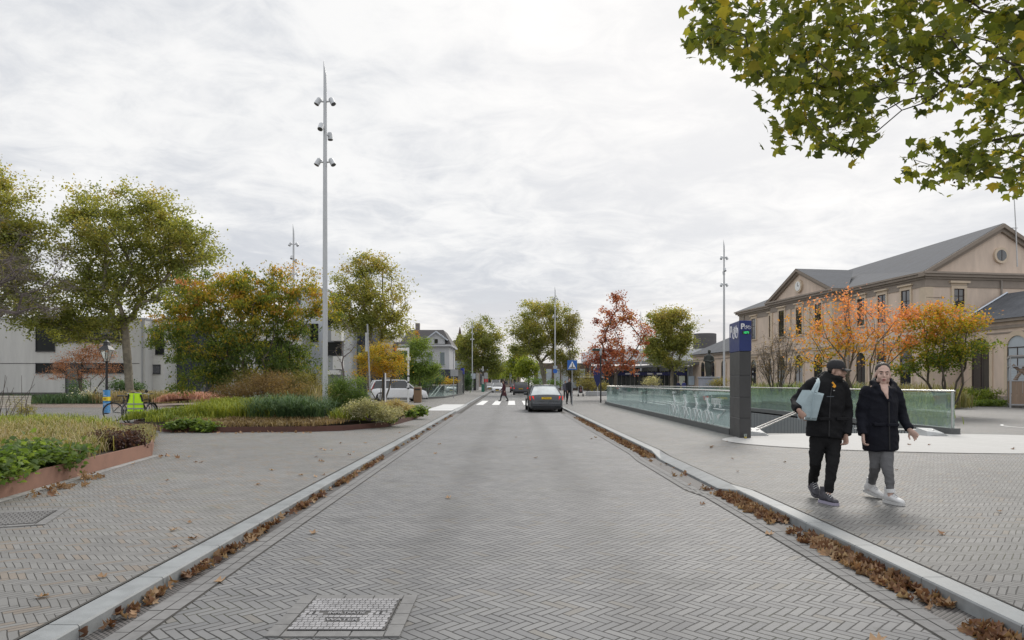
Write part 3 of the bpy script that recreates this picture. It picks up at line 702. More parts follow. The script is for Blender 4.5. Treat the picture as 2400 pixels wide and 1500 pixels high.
# ---------------- posts and signs
def post(name, label, cat, px, Y, h, r=.035, m=STEEL, group=None, lean=0):
    o = thing(name, label, cat, (X(px, Y), Y, .06), 0, group); MB().tube([(0, 0, -.02), (lean, 0, h)], r, 10).build('pole', m, o, True); return o
BLK = mat('black_paint', (.018, .018, .02), .4, var=.1); GRY = mat('galvanised', (.38, .39, .41), .45, .5, .1, 12); RB = mat('sign_bright_blue', (.02, .12, .42), .4, var=.04)
o = post('crossing_sign', 'blue square pedestrian crossing sign on a grey post', 'road sign', 1341, 43.5, 3.0, .03, GRY)
MB().b(-.31, .31, -.06, -.04, 2.28, 2.90, bev=.01).build('sign_plate', RB, o)
MB().prism([(-.25, 2.36), (.25, 2.36), (0, 2.84)], -.067, -.061).build('white_triangle', SW, o)
mb = MB(); [mb.prism([(x-.022, 2.375), (x+.022, 2.375), (x*.75+.016, 2.47), (x*.75-.016, 2.47)], -.072, -.068) for x in (-.17, -.10, -.035, .035, .10, .17)]
mb.prism([(-.03, 2.48), (.02, 2.48), (.035, 2.64), (-.02, 2.64)], -.072, -.068); mb.prism([(-.06, 2.44), (-.03, 2.44), (.01, 2.54), (-.02, 2.54)], -.072, -.068); mb.prism([(.03, 2.44), (.06, 2.44), (.02, 2.54), (-.01, 2.54)], -.072, -.068); mb.lathe([(.03, -.072), (.03, -.068)], (0, 0, 2.68), 12, 'Y'); mb.build('walker_symbol', BLK, o)
o = post('finger_post', 'black finger post with dark direction board above the railing', 'signpost', 1408, 50.5, 3.98, .055, BLK)
MB().b(-.62, 0, -.04, .04, 3.82, 4.0).build('finger_board', mat('dark_green_board', (.015, .04, .035), .5), o); MB().lathe([(.075, 3.5), (.09, 3.6), (.09, 3.8), (.06, 4.05)]).build('head', GRY, o, True)
o = post('finger_post', 'white finger post with red tipped board behind the white car', 'signpost', 957, 50, 4.05, .07, mat('white_paint', (.70, .71, .71), .5, var=.05))
MB().b(-.85, -.05, -.05, .03, 3.82, 4.02).build('finger_board', SW, o); MB().b(-1.0, -.86, -.05, .03, 3.80, 4.04).build('red_tip', mat('red_sign', (.6, .03, .04), .5), o)
MB().b(-.16, .14, -.10, .10, 3.1, 3.38, bev=.02).build('collar', SW, o); [MB().lathe([(.074, z), (.074, z+.12)]).build('stripe', BLK, o) for z in (1.0, 1.45, 1.9)]
o = post('leaning_sign_post', 'slim grey post with a narrow sign seen edge on, beside the white car', 'sign post', 869, 40, 4.9, .045, GRY, lean=-.2)
MB().b(-.32, -.14, -.03, 0, 3.3, 4.4).build('sign_edge', mat('sign_back', (.5, .52, .52), .5), o)
o = post('marker_post', 'short dark marker post with a white edge in front of the white car', 'post', 900, 39, 2.0, .05, BLK); MB().b(.05, .11, -.05, .03, .1, 2.02).build('white_edge', SW, o)
o = post('street_sign', 'grey road sign seen from behind on a thin post beside the left railing', 'road sign', 1063, 65, 4.6, .035, GRY)
MB().b(-.3, .45, -.02, .02, 2.1, 2.75).build('sign_plate', GRY, o)
o = post('street_sign', 'grey blue sign plate mounted on a post by the distant left lamp mast', 'road sign', 1109, 118, 3.4, .04, GRY); MB().b(-.42, .42, -.03, .03, 2.2, 3.1).build('sign_plate', mat('plate_grey', (.4, .45, .5), .5), o)
o = post('street_sign', 'white sign with a red lower board by the dense left tree', 'road sign', 1139, 110, 3.2, .05, GRY); MB().b(-.3, .3, -.03, .03, 2.2, 3.1).build('sign_plate', GRY, o); MB().b(-.3, .3, -.03, .03, 1.6, 2.1).build('red_board', mat('red_sign', (.6, .03, .04), .5), o)
o = post('traffic_post', 'black and white post with a green cabinet at its foot left of the road', 'post', 1132, 112, 4.2, .06, mat('white_paint', (.7, .71, .71), .5)); MB().b(-.25, .25, -.2, .2, 0, 1.3, bev=.03).build('cabinet', mat('cabinet_green', (.03, .16, .12), .6), o); MB().lathe([(.08, 2.6), (.08, 3.4)]).build('band', BLK, o)
o = post('street_sign', 'small distant blue pedestrian sign under the round green tree', 'road sign', 1237, 120, 3.1, .04, GRY); MB().b(-.32, .32, -.03, .03, 2.4, 3.05).build('sign_plate', RB, o)
o = post('street_sign', 'white road sign on a thin post beyond the dark off-road car', 'road sign', 1197, 130, 3.9, .05, GRY); MB().b(-.2, .2, -.03, .03, 2.2, 3.4).build('sign_plate', mat('plate_pale', (.5, .55, .62), .5), o)
# blue beach flag
o = thing('beach_flag', 'navy blue feather banner with a white top beside the black finger post', 'banner', (X(1401, 76), 76, .06))
MB().tube([(0, 0, 0), (0, 0, 1.3)], .025, 6).build('pole', SW, o); prof = [(0, .95), (.10, 1.15), (.38, 1.9), (.52, 2.6), (.50, 3.0), (.30, 3.4), (0, 3.52), (-.28, 3.4), (-.46, 3.0), (-.5, 2.5), (-.40, 1.9), (-.12, 1.15)]
MB().prism(prof, -.03, .03).build('banner', mat('navy_cloth', (.02, .03, .11), .8, var=.2), o)
MB().prism([(-.46, 3.0), (-.50, 2.6), (-.38, 2.9), (-.2, 3.2), (.1, 3.36), (.3, 3.4), (0, 3.53), (-.28, 3.4)], -.04, .04).build('white_top', mat('white_cloth', (.6, .62, .68), .8), o)
# concrete planter bench
o = thing('planter_wall', 'low pale concrete planter wall behind the finger post', 'planter', (X(1400, 78), 78, .06)); MB().b(-1.3, 2.6, -.4, .4, 0, .5, bev=.04).build('planter', mat('pale_concrete', (.42, .43, .43), .6), o)
# old street lantern
o = thing('street_lantern', 'old black street lantern on a post wrapped in a blue and yellow poster', 'street lamp', (X(250, 32), 32, .06))
MB().lathe([(.11, 0), (.11, .3), (.075, .4), (.06, 1.2), (.05, 2.0), (.05, 2.35)]).build('pole', BLK, o, True); MB().lathe([(.05, 1.3), (.08, 1.33), (.05, 1.36)]).build('ring', BLK, o, True)
MB().tube([(-.16, 0, 2.12), (.16, 0, 2.12)], .02, 6).build('ladder_bar', BLK, o); MB().lathe([(.02, 2.3), (.05, 2.4), (.07, 2.42), (.06, 2.46)]).build('collar', BLK, o, True)
def sq(r, z): return [(-r, -r, z), (r, -r, z), (r, r, z), (-r, r, z)]
MB().loft([sq(.07, 2.47), sq(.135, 2.68), sq(.19, 2.98)]).build('lantern_glass', glass('lantern_glass', (.85, .87, .85), milky=0.02), o)
mb = MB(); [mb.tube([(sx*.07, sy*.07, 2.46), (sx*.195, sy*.195, 2.99)], .012, 4) for sx in (-1, 1) for sy in (-1, 1)]; mb.loft([sq(.10, 2.44), sq(.10, 2.47)]); mb.build('lantern_frame', BLK, o)
MB().loft([sq(.27, 2.99), sq(.25, 3.01), sq(.11, 3.20), sq(.09, 3.34), sq(.11, 3.36), sq(.02, 3.46), sq(.005, 3.52)]).build('lantern_roof', BLK, o); MB().lathe([(.035, 2.6), (.035, 2.85)]).build('bulb', mat('bulb', (.8, .8, .75), .4), o)
w = MB().lathe([(.155, .05), (.155, 1.12)], n=4).build('poster', mat('poster_blue', (.06, .26, .55), .5, var=.05), o); w.rotation_euler = (0, 0, R(45)); 
w2 = MB().lathe([(.165, .62), (.165, .80)], n=4).build('poster_band', mat('poster_yellow', (.80, .62, .02), .5), o); w2.rotation_euler = (0, 0, R(45))
[MB().b(-.085, .055, -.115, -.112, z, z+.018).build('poster_text', SW, o) for z in (.42, .47, .85)]; MB().b(-.07, -.055, -.116, -.112, .9, 1.05).build('poster_text', SW, o); [MB().b(-.085, .05, -.1215, -.1185, z, z+.025).build('poster_text', mat('poster_dark', (.3, .05, .02), .5), o) for z in (.67, .72)]
# brown litter bin
o = thing('litter_bin', 'brown box shaped litter bin beside the white car', 'bin', (X(979, 50.5), 50.5, .06)); MB().b(-.27, .27, -.25, .25, 0, 1.12, bev=.03).build('body', mat('bin_brown', (.20, .125, .07), .5), o); MB().b(-.2, .2, -.255, -.245, .92, 1.02).build('slot', BLK, o)
MB().b(-.27, .27, -.25, .25, 1.12, 1.17, bev=.02).build('lid', mat('bin_lid', (.42, .36, .28), .5), o)
o = thing('litter_bin', 'round olive concrete bin behind the glass near the end of the railing', 'bin', (X(2204, 26.3), 26.3, .06)); MB().lathe([(.19, 0), (.19, 1.02), (.18, 1.05)], n=24).build('body', mat('bin_olive', (.22, .20, .13), .8, bump=.3), o, True); MB().lathe([(.10, 1.05), (.20, 1.10), (.17, 1.16), (.02, 1.18)], n=24).build('lid', mat('bin_grey', (.22, .22, .21), .5), o, True)
# slatted bench
o = thing('park_bench', 'pale wooden slatted bench behind the grasses at the left edge', 'bench', (-20.9, 27.5, .06), .25)
PW = mat('pale_wood', (.50, .46, .40), .7, var=.12, stretch=(1, 8, 8))
mb = MB(); [mb.box((0, .30+.015*i, .52+.075*i), (2.4, .03, .06), 0, -.15) for i in range(6)]; mb.build('backrest', PW, o); mb = MB(); [mb.box((0, -.2+.08*i, .45), (2.4, .065, .03)) for i in range(6)]; mb.build('seat', PW, o)
for s in (-1, 1): MB().b(s*.95-.03, s*.95+.03, -.2, .3, 0, .43).build('leg', GRY, o)

# ================================================================ cars
TYRE = mat('tyre', (.02, .02, .02), .85); RIM = mat('alloy', (.45, .46, .47), .35, .8); CG = mat('car_glass', (.02, .024, .026), .08, spec=.8, var=.05, coat=.6); RED = mat('tail_red', (.5, .015, .012), .25, emit=(1, .04, .02, .45)); REDD = mat('tail_dark', (.32, .02, .02), .25)
PLATE = mat('plate_yellow', (.72, .48, .02), .5); DARK = mat('car_plastic', (.02, .02, .022), .7)
def car(label, paint, loc, rz, L=4.5, Wd=1.8, H=1.45, suv=False, van=False, lit=True, front_detail=True, sedan=False, glassc=None):
    """length along local y, front at +y"""
    o = thing('car', label, 'car', loc, rz); w = Wd/2; h = H; gc = .22 if suv else .17; belt = h*.60 if not van else h*.55
    PM = paint; GC = glassc or CG
    # station: y, bottom z, shoulder z, half width, crown
    st = [(-.5, .34, .50, .80), (-.495, gc+.08, .60, .90), (-.47, gc+.02, belt-.03, .965), (-.36, gc, belt, 1.), (-.15, gc, belt+.01, 1.), (.1, gc, belt, 1.), (.27, gc, belt-.03, .985), (.38, gc, belt-.10, .96), (.465, gc+.02, belt-.24, .90), (.49, gc+.06, .52, .82), (.5, .34, .44, .74)]
    if sedan: st[2] = (-.47, gc+.02, belt+.03, .95); st[1] = (-.495, gc+.08, .66, .89)
    if van: st = [(-.5, gc+.1, h*.5, .9), (-.49, gc, belt, 1.)]+st[3:7]+[(.42, gc, belt-.08, .97), (.49, gc+.05, .6, .88), (.5, .4, .5, .8)]
    rings = []
    for y, zb, zs, hw in st:
        a = w*hw; r = [(-a*.9, zb), (-a, zb+.10), (-a*1.0, (zb+zs)/2), (-a*.985, zs-.06), (-a*.93, zs), (-a*.5, zs+.035), (0, zs+.045)]
        r = r+[(-x2, z2) for x2, z2 in reversed(r[:-1])]; rings.append([(x2, y*L, z2) for x2, z2 in r])
    MB().loft(rings).build('body', PM, o, True)
    # cabin
    if van: cs = [(-.49, 0, .95), (-.47, 1, .9), (.18, 1, .88), (.36, 0, .86)]
    elif suv: cs = [(-.475, 0, .90), (-.40, .93, .80), (-.05, 1, .80), (.10, .97, .79), (.27, 0, .86)]
    elif sedan: cs = [(-.40, 0, .86), (-.24, .92, .72), (-.04, 1, .73), (.07, .97, .73), (.26, 0, .86)]
    else: cs = [(-.47, 0, .88), (-.36, .94, .76), (-.05, 1, .76), (.08, .97, .75), (.26, 0, .86)]
    rings = []; roof = []
    for y, t, hw in cs:
        zt = belt+.02+(h-belt-.02)*t; a = w*.93; b = w*hw if t > .5 else w*.90
        rings.append([(-a, y*L, belt-.04), (-(a*.4+b*.6), y*L, belt+(zt-belt)*.6), (-b*.97, y*L, zt-.02), (-b*.5, y*L, zt+.01), (0, y*L, zt+.02), (b*.5, y*L, zt+.01), (b*.97, y*L, zt-.02), (a*.4+b*.6, y*L, belt+(zt-belt)*.6), (a, y*L, belt-.04)])
        if t > .5: roof.append([(-b*1.0, y*L, zt-.05), (-b*.985, y*L, zt), (-b*.5, y*L, zt+.026), (0, y*L, zt+.034), (b*.5, y*L, zt+.026), (b*.985, y*L, zt), (b*1.0, y*L, zt-.05)])
    MB().loft(rings).build('windows', GC, o, True); MB().loft(roof).build('roof', PM, o, True)
    # pillars
    mb = MB(); n = len(rings)
    def edge(i, k0, k1, r): mb.tube([rings[i][k0], rings[i][1 if k1 == 2 else 7], rings[i][k1]], r, 4)
    for sgn, kb, km, kt in ((-1, 0, 1, 2), (1, 8, 7, 6)):
        ft, fb = rings[-2], rings[-1]; rt, rb = rings[1], rings[0]
        mb.tube([fb[kb], ft[kt]], .04, 5); mb.tube([rb[kb], rt[kt]], .06 if not sedan else .05, 5)
        y = (rt[0][1]+ft[0][1])/2; mb.tube([(sgn*w*.935, y, belt-.02), (sgn*w*.87, y, belt+(h-belt)*.5), (sgn*w*.775, y, h-.03)], .03, 4)
    mb.build('pillars', PM, o, True)
    wr = .34 if suv else .315
    for sx in (-1, 1):
        for yy in (-.31, .31):
            t = MB().lathe([(wr*.62, -.10), (wr*.96, -.11), (wr, -.08), (wr, .08), (wr*.96, .11), (wr*.62, .10)], (sx*(w-.11), yy*L, wr), 20, 'X').build('wheel', TYRE, o, True)
            mb = MB().lathe([(wr*.6, -.06), (wr*.6, .06)], (sx*(w-.10)+sx*.055, yy*L, wr), 18, 'X'); mb.build('rim', RIM, t)
            MB().lathe([(wr+.06, -.02), (wr+.05, .0)], (sx*(w-.0), yy*L, wr+.0), 18, 'X').build('wheel_arch', DARK, o)
        MB().b(sx*w, sx*(w+.16), .12*L, .12*L+.12, belt+.02, belt+.15, bev=.02).build('mirror', PM, o)
        if suv: tl = MB().loft([[(sx*w*(.80), -.488*L, belt-.20), (sx*w*.99, -.470*L, belt-.20), (sx*w*.99, -.46*L, belt-.04), (sx*w*.84, -.478*L, belt-.04)], [(sx*w*.86, -.46*L, belt+.02), (sx*w*.965, -.44*L, belt+.02), (sx*w*.87, -.405*L, h-.18), (sx*w*.80, -.425*L, h-.18)]])
        else: tl = MB().loft([[(sx*w*.72, -.497*L, belt-.22), (sx*w*.97, -.474*L, belt-.22), (sx*w*.99, -.46*L, belt-.01), (sx*w*.74, -.487*L, belt-.01)], [(sx*w*.72, -.49*L, belt-.22), (sx*w*.9, -.465*L, belt-.22), (sx*w*.9, -.45*L, belt-.01), (sx*w*.74, -.48*L, belt-.01)]])
        tl.build('tail_lamp', RED if lit else REDD, o)
        MB().loft([[(sx*w*.50, .485*L, .60), (sx*w*.88, .452*L, .60), (sx*w*.90, .43*L, .72), (sx*w*.52, .465*L, .71)], [(sx*w*.50, .46*L, .60), (sx*w*.8, .43*L, .60), (sx*w*.8, .41*L, .70), (sx*w*.52, .44*L, .70)]]).build('headlight', mat('headlight', (.7, .72, .75), .15), o)
    pz = belt-.17 if sedan else belt-.22 if not suv else belt-.25
    pl = MB().b(-.26, .26, -.5*L-.012, -.5*L+.02, pz, pz+.11).build('number_plate', PLATE, o)
    text('27-FV-NB', .085, DARK, pl, (0, -.5*L-.014, pz+.055), (R(90), 0, 0), ext=.001)
    MB().b(-w*.84, w*.84, -.5*L-.025, -.46*L, .30, .50, bev=.03).build('rear_bumper', PM if sedan else DARK, o); MB().b(-w*.82, w*.82, -.49*L, .49*L, .16, .30).build('underbody', DARK, o)
    g = MB().b(-.30, .30, .49*L, .502*L, .44, .60, bev=.01).build('grille', DARK, o); MB().b(-.24, .24, .5*L, .508*L, .32, .42).build('number_plate', PLATE, o)
    MB().b(-w*.8, w*.8, .47*L, .498*L, .22, .36, bev=.03).build('front_bumper', PM, o)
    return o
car('dark grey saloon seen from behind on the road with brake lights lit', mat('slate_paint', (.055, .06, .068), .28, .35, .05, 3, coat=.7), (X(1277, 35.8)+.02, 38.1, 0), .03, 4.6, 1.8, 1.43, sedan=True, glassc=mat('sky_reflection_glass', (.42, .46, .46), .10, var=.25, scale=2, coat=.9))  # pale window colour: reflected sky painted into the saloon's glass
car('dark off-road car driving away beyond the crossing woman', mat('graphite_paint', (.035, .036, .042), .3, .3, .05, coat=.6), (X(1220, 90), 90, 0), 0, 4.8, 1.95, 1.67, suv=True)
car('small dark car half hidden left of the dark off-road car', mat('maroon_paint', (.06, .05, .055), .3, .2, .05), (X(1208, 113), 113, 0), 0, 4.3, 1.8, 1.5)
car('white car coming towards the camera on the left of the road', mat('white_car_paint', (.72, .73, .74), .3, 0, .03, coat=.5), (X(1166, 112), 112, 0), math.pi, 4.2, 1.75, 1.6)
car('white van behind the oncoming white car', mat('white_car_paint', (.72, .73, .74)), (X(1162, 150), 150, 0), math.pi, 4.8, 1.9, 2.2, van=True)
car('white estate car parked behind the planted island', mat('white_gloss', (.74, .75, .76), .25, 0, .02, coat=.7), (X(932, 54.5), 54.5, .06), R(-72), 4.63, 1.89, 1.71, suv=True, lit=False)
car('pale car seen through the distant left glass railing', mat('silver_paint', (.5, .52, .53), .3, .3), (X(1050, 84), 84, .06), math.pi+.2, 4.3, 1.75, 1.5)
car('silver car parked by the dense green tree left of the road', mat('silver_paint', (.5, .52, .53)), (X(1148, 135), 135, .06), math.pi, 4.3, 1.75, 1.5)
# ================================================================ buildings
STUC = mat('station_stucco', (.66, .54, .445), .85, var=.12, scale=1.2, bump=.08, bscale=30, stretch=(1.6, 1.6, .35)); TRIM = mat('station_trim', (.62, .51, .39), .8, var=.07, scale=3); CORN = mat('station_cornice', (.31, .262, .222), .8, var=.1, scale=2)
SLATE = mat('slate_roof', (.12, .125, .135), .9, var=.22, scale=3, bump=.15, bscale=14, stretch=(1, 3, 6), spec=.12); PANE = mat('window_pane', (.02, .024, .028), .05, var=.3, scale=.8, spec=1., coat=1.); PANEL = mat('pale_pane', (.45, .50, .54), .3, var=.1, scale=.6)
WFR = mat('window_frame', (.05, .03, .025), .6)
MAT4 = {'A': lambda x, y, z: (x, y, z)}
def window(parent, c, w, h, ax, fm=TRIM, hood=True, arch=False, pane=None, bars=1, depth=.10, frame=.16, sill=True):
    """window centred at c=(along, plane, z) on a wall; ax 'L': wall at x=plane facing -x, 'F': wall at y=plane facing -y"""
    a, p, z = c
    T = (lambda u, d, zz: (p-d, a+u, zz)) if ax == 'L' else (lambda u, d, zz: (a+u, p-d, zz))
    def bx(mb, u0, u1, d0, d1, z0, z1):
        P = [T(u, d, zz) for zz in (z0, z1) for u, d in ((u0, d0), (u1, d0), (u1, d1), (u0, d1))]
        mb.add(P, [(3, 2, 1, 0), (4, 5, 6, 7), (0, 1, 5, 4), (1, 2, 6, 5), (2, 3, 7, 6), (3, 0, 4, 7)])
    z0, z1 = z-h/2, z+h/2; zt = z1-w/2 if arch else z1; mb = MB()
    bx(mb, -w/2-frame, -w/2, 0, depth, z0, zt); bx(mb, w/2, w/2+frame, 0, depth, z0, zt)
    if arch:
        n = 10
        for i in range(n):
            t0, t1 = math.pi*i/n, math.pi*(i+1)/n; q = lambda t, r, d: T(r*math.cos(t), d, zt+r*math.sin(t)); r0, r1 = w/2, w/2+frame*1.4
            mb.add([q(t0, r0, 0), q(t1, r0, 0), q(t1, r1, 0), q(t0, r1, 0), q(t0, r0, depth), q(t1, r0, depth), q(t1, r1, depth), q(t0, r1, depth)], [(3, 2, 1, 0), (4, 5, 6, 7), (0, 1, 5, 4), (2, 3, 7, 6)])
    else:
        bx(mb, -w/2-frame, w/2+frame, 0, depth, z1, z1+frame)
    if hood: bx(mb, -w/2-frame*1.8, w/2+frame*1.8, 0, depth*2.2, z1+frame*1.9, z1+frame*2.6); bx(mb, -w/2-frame, w/2+frame, 0, depth*.6, z1+frame, z1+frame*1.9)
    if sill: bx(mb, -w/2-frame*1.3, w/2+frame*1.3, 0, depth*1.5, z0-.12, z0)
    o = mb.build('window', fm, parent)
    pts = [(-w/2, z0), (w/2, z0), (w/2, zt)]+([(w/2*math.cos(math.pi*i/10), zt+w/2*math.sin(math.pi*i/10)) for i in range(1, 10)] if arch else [])+[(-w/2, zt)]
    n = len(pts); vs = [T(u, .015, zz) for u, zz in pts]; MB().add(vs, [tuple(range(n))]).build('pane', pane or PANE, o, fix=False)
    mb = MB(); bx(mb, -w/2, -w/2+.06, .015, .05, z0, zt); bx(mb, w/2-.06, w/2, .015, .05, z0, zt); bx(mb, -w/2+.06, w/2-.06, .015, .05, zt-.06, zt); bx(mb, -w/2+.06, w/2-.06, .015, .05, z0, z0+.06)
    if bars: bx(mb, -.025, .025, .015, .045, z0+.06, zt-.06); bx(mb, -w/2+.06, w/2-.06, .016, .044, z0+h*.62, z0+h*.62+.05)
    mb.build('sash', WFR, o); return o

# --- station: local y runs away along the long wall, local x runs right along the gable end
st = thing('station_building', 'beige two storey station with slate roof, clock pediment and round gable window', 'station', (30.9, 51, 0), R(8.6))
Wg, Ls, Ez, Rz = 12.6, 29., 9.7, 13.45
MB().b(0, Wg, 0, Ls, -.1, Ez).prism([(0.001, Ez), (Wg-.001, Ez), (Wg/2, Rz-.18)], .002, .4).build('wall', STUC, st)
MB().b(-1.3, .2, 9.3, 19.7, -.1, Ez).prism([(9.3, Ez), (19.7, Ez), (14.5, 12.2)], -1.3, .0, 'X').build('central_bay', STUC, st)
mb = MB()
def cornice(mb, x0, x1, y0, y1):
    mb.b(x0, x1, y0, y1, 8.72, 8.86); e = .10
    mb.b(x0-e, x1+e, y0-e, y1+e, 9.30, 9.46); mb.b(x0-.3, x1+.3, y0-.3, y1+.3, 9.46, 9.66); mb.b(x0-.42, x1+.42, y0-.42, y1+.42, 9.66, 9.80)
cornice(mb, -.06, Wg+.06, -.06, Ls+.06); cornice(mb, -1.36, .1, 9.24, 19.76)
mb.b(-.07, Wg+.07, -.07, Ls+.07, 4.55, 4.75); mb.b(-1.37, .1, 9.23, 19.77, 4.56, 4.76)
mb.b(-.045, Wg+.04, -.045, Ls+.04, 8.86, 9.30); mb.b(-1.345, .1, 9.255, 19.745, 8.86, 9.30)
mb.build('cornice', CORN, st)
# raking cornices
mb = MB()
def rake(mb, P0, P1, t, dpt, fn):
    """slab from P0 to P1 in (a, z) of thickness t"""
    (a0, z0), (a1, z1) = P0, P1; mb.prism([(a0, z0), (a1, z1), (a1, z1-t), (a0, z0-t)], dpt[0], dpt[1], fn)
for s0, s1 in (((-.55, 9.72), (Wg/2, Rz+.12)), ((Wg+.55, 9.72), (Wg/2, Rz+.12))): rake(mb, s0, s1, .30, (-.42, .1), 'Y'); rake(mb, (s0[0]*.9+s1[0]*.1, s0[1]*.9+s1[1]*.1-.3), (s1[0], s1[1]-.3), .28, (-.22, .1), 'Y')
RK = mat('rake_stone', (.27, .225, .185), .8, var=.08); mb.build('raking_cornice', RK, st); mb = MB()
for s0, s1 in (((8.8, 9.75), (14.5, 12.4)), ((20.2, 9.75), (14.5, 12.4))): rake(mb, s0, s1, .26, (-1.7, -1.2), 'X'); rake(mb, (s0[0]*.9+s1[0]*.1, s0[1]*.9+s1[1]*.1-.26), (s1[0], s1[1]-.26), .22, (-1.5, -1.2), 'X')
mb.build('raking_cornice', RK, st)
mb = MB()
a = 9.80; ov = .45
mb.add([(-ov, -.3, a), (Wg/2, -.3, Rz+.16), (Wg/2+2.4, 25, Rz+.16), (-ov, Ls+.4, a)], [(0, 1, 2, 3)]); mb.add([(Wg+ov, -.3, a), (Wg/2, -.3, Rz+.16), (Wg/2+2.4, 25, Rz+.16), (Wg+ov, Ls+.4, a)], [(3, 2, 1, 0)]); mb.add([(-ov, Ls+.4, a), (Wg/2+2.4, 25, Rz+.16), (Wg+ov, Ls+.4, a)], [(0, 1, 2)])
mb.add([(-1.72, 8.8, a-.03), (-1.72, 14.5, 12.42), (4.3, 14.5, 12.42), (-.2, 8.8, a-.02)], [(0, 1, 2, 3)]); mb.add([(-1.72, 20.2, a-.03), (-1.72, 14.5, 12.42), (4.3, 14.5, 12.42), (-.2, 20.2, a-.02)], [(3, 2, 1, 0)])
mb.build('roof', SLATE, st)
for y in (2.0, 4.7, 7.3, 21.8, 25.6): window(st, (y, 0, 7.55), .95, 2.3, 'L'); window(st, (y, 0, 2.6), 1.2, 3.0, 'L', arch=True)
for y in (11.4, 14.5, 17.6): window(st, (y, -1.3, 7.45), 1.0, 2.6, 'L'); window(st, (y, -1.3, 2.6), 1.3, 3.2, 'L', arch=True)
window(st, (2.75, 0, 7.85), .88, 1.5, 'F', frame=.22); window(st, (10.1, 0, 7.85), .88, 1.5, 'F', frame=.22)
o = MB().lathe([(.42, -.02), (.42, -.16), (.60, -.16), (.60, 0)], (Wg/2, 0, 11.2), 28, 'Y').build('round_window', TRIM, st, True); MB().lathe([(.42, -.165), (.42, -.17)], (Wg/2, 0, 11.2), 28, 'Y').build('pane', PANE, o)
MB().b(Wg/2-.02, Wg/2+.02, -.185, -.172, 10.8, 11.6).build('bar', WFR, o)
o = MB().lathe([(.44, -1.32), (.44, -1.50), (.62, -1.50), (.62, -1.30)], (0, 14.5, 10.75), 28, 'X').build('clock', TRIM, st, True); MB().lathe([(.45, -1.505), (.45, -1.53)], (0, 14.5, 10.75), 28, 'X').build('dial', mat('clock_white', (.78, .78, .76), .5, var=.02), o)
mb = MB(); mb.b(-1.545, -1.535, 14.475, 14.525, 10.75, 11.08); mb.b(-1.545, -1.535, 14.25, 14.5, 10.725, 10.775); mb.build('hands', BLK, o)
for y in (9.5, 19.5, 9.9+3, 16.1): MB().b(-1.42, -1.3, y-.18, y+.18, 4.8, 8.7).build('pilaster', TRIM, st)
MB().prism([(-.05, -.05), (.6, -.05), (.6, -.001), (-.001, -.001), (-.001, .6), (-.05, .6)], 0, 8.7, 'Z').build('pilaster', TRIM, st)
mb = MB(); [mb.b(.0, 1.6, -.058, -.045, z, z+.03) for z in (5.5, 6.3, 7.1, 7.9)]; mb.build('joint_lines', mat('joint_brown', (.20, .15, .115), .9), st)
[MB().tube([(x, y, 0), (x, y, 9.3)], .07, 8).build('downpipe', mat('zinc_pipe', (.30, .27, .24), .5), st, True) for x, y in ((-.12, 8.9), (-.12, 20.2), (-.12, 27.8), (6.3, -.14))]
# mast fixed to the gable end
o = thing('roof_mast', 'thin pale mast rising in front of the station gable', 'mast', (38.2, 51.6, 10.3)); MB().tube([(0, 0, 0), (-.12, 0, 3), (-.45, 0, 8.8)], [.05, .04, .018], 8).build('pole', mat('mast_white', (.55, .55, .55), .5), o, True); MB().b(-.5, 0, -.03, .03, 2.9, 2.95).build('stay', GRY, o)
# --- annex in front right
an = thing('station_annex', 'low beige station wing with slate roof and arched windows at the right edge', 'station wing', (33.7, 50.95, 0), R(8.6))
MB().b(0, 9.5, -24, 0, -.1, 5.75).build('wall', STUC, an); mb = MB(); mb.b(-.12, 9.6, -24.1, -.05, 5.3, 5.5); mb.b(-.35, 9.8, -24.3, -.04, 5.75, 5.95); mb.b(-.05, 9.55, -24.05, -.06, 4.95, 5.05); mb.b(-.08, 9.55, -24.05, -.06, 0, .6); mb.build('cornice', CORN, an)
MB().add([(-.45, -24.4, 5.96), (-.45, -.03, 5.96), (3.6, -.03, 8.25), (3.6, -20, 8.25), (9.9, -24.4, 5.96), (9.9, -.03, 5.96), (6, -.03, 8.25), (6, -20, 8.25)], [(0, 1, 2, 3), (5, 4, 7, 6), (4, 0, 3, 7), (3, 2, 6, 7)]).build('roof', SLATE, an)
MB().tube([(-.6, -.12, 5.98), (3.6, -.12, 8.32)], .07, 4).build('flashing', mat('lead_flashing', (.50, .54, .60), .4, .3), an)
for i, y in enumerate((-1.6, -4.6, -7.6, -10.6, -13.6)): window(an, (y, 0, 2.75), 1.55, 4.0, 'L', arch=True, hood=False, frame=.24, pane=PANEL if i >= 1 else PANE, sill=False)
# --- far low wing
fw = thing('station_wing', 'far low beige station wing with arched windows behind the statue', 'station wing', (27.0, 80.2, 0), R(8.6))
MB().b(0, 9, 0, 14, -.1, 5.3).build('wall', STUC, fw); mb = MB(); mb.b(-.3, 9.3, -.2, 14.3, 5.1, 5.35); mb.b(-.06, 9, -.06, 14.06, 4.55, 4.65); mb.build('cornice', CORN, fw)
MB().add([(-.5, -.3, 5.36), (9.5, -.3, 5.36), (9.5, 14.5, 5.36), (-.5, 14.5, 5.36), (3.5, .0, 7.6), (3.5, 10, 7.6)], [(0, 4, 5, 3), (4, 1, 2, 5), (3, 5, 2), (0, 1, 4)]).build('roof', SLATE, fw)
for y in (1.6, 4.6, 7.6, 10.6): window(fw, (y, 0, 2.6), 1.15, 3.4, 'L', arch=True, hood=False)
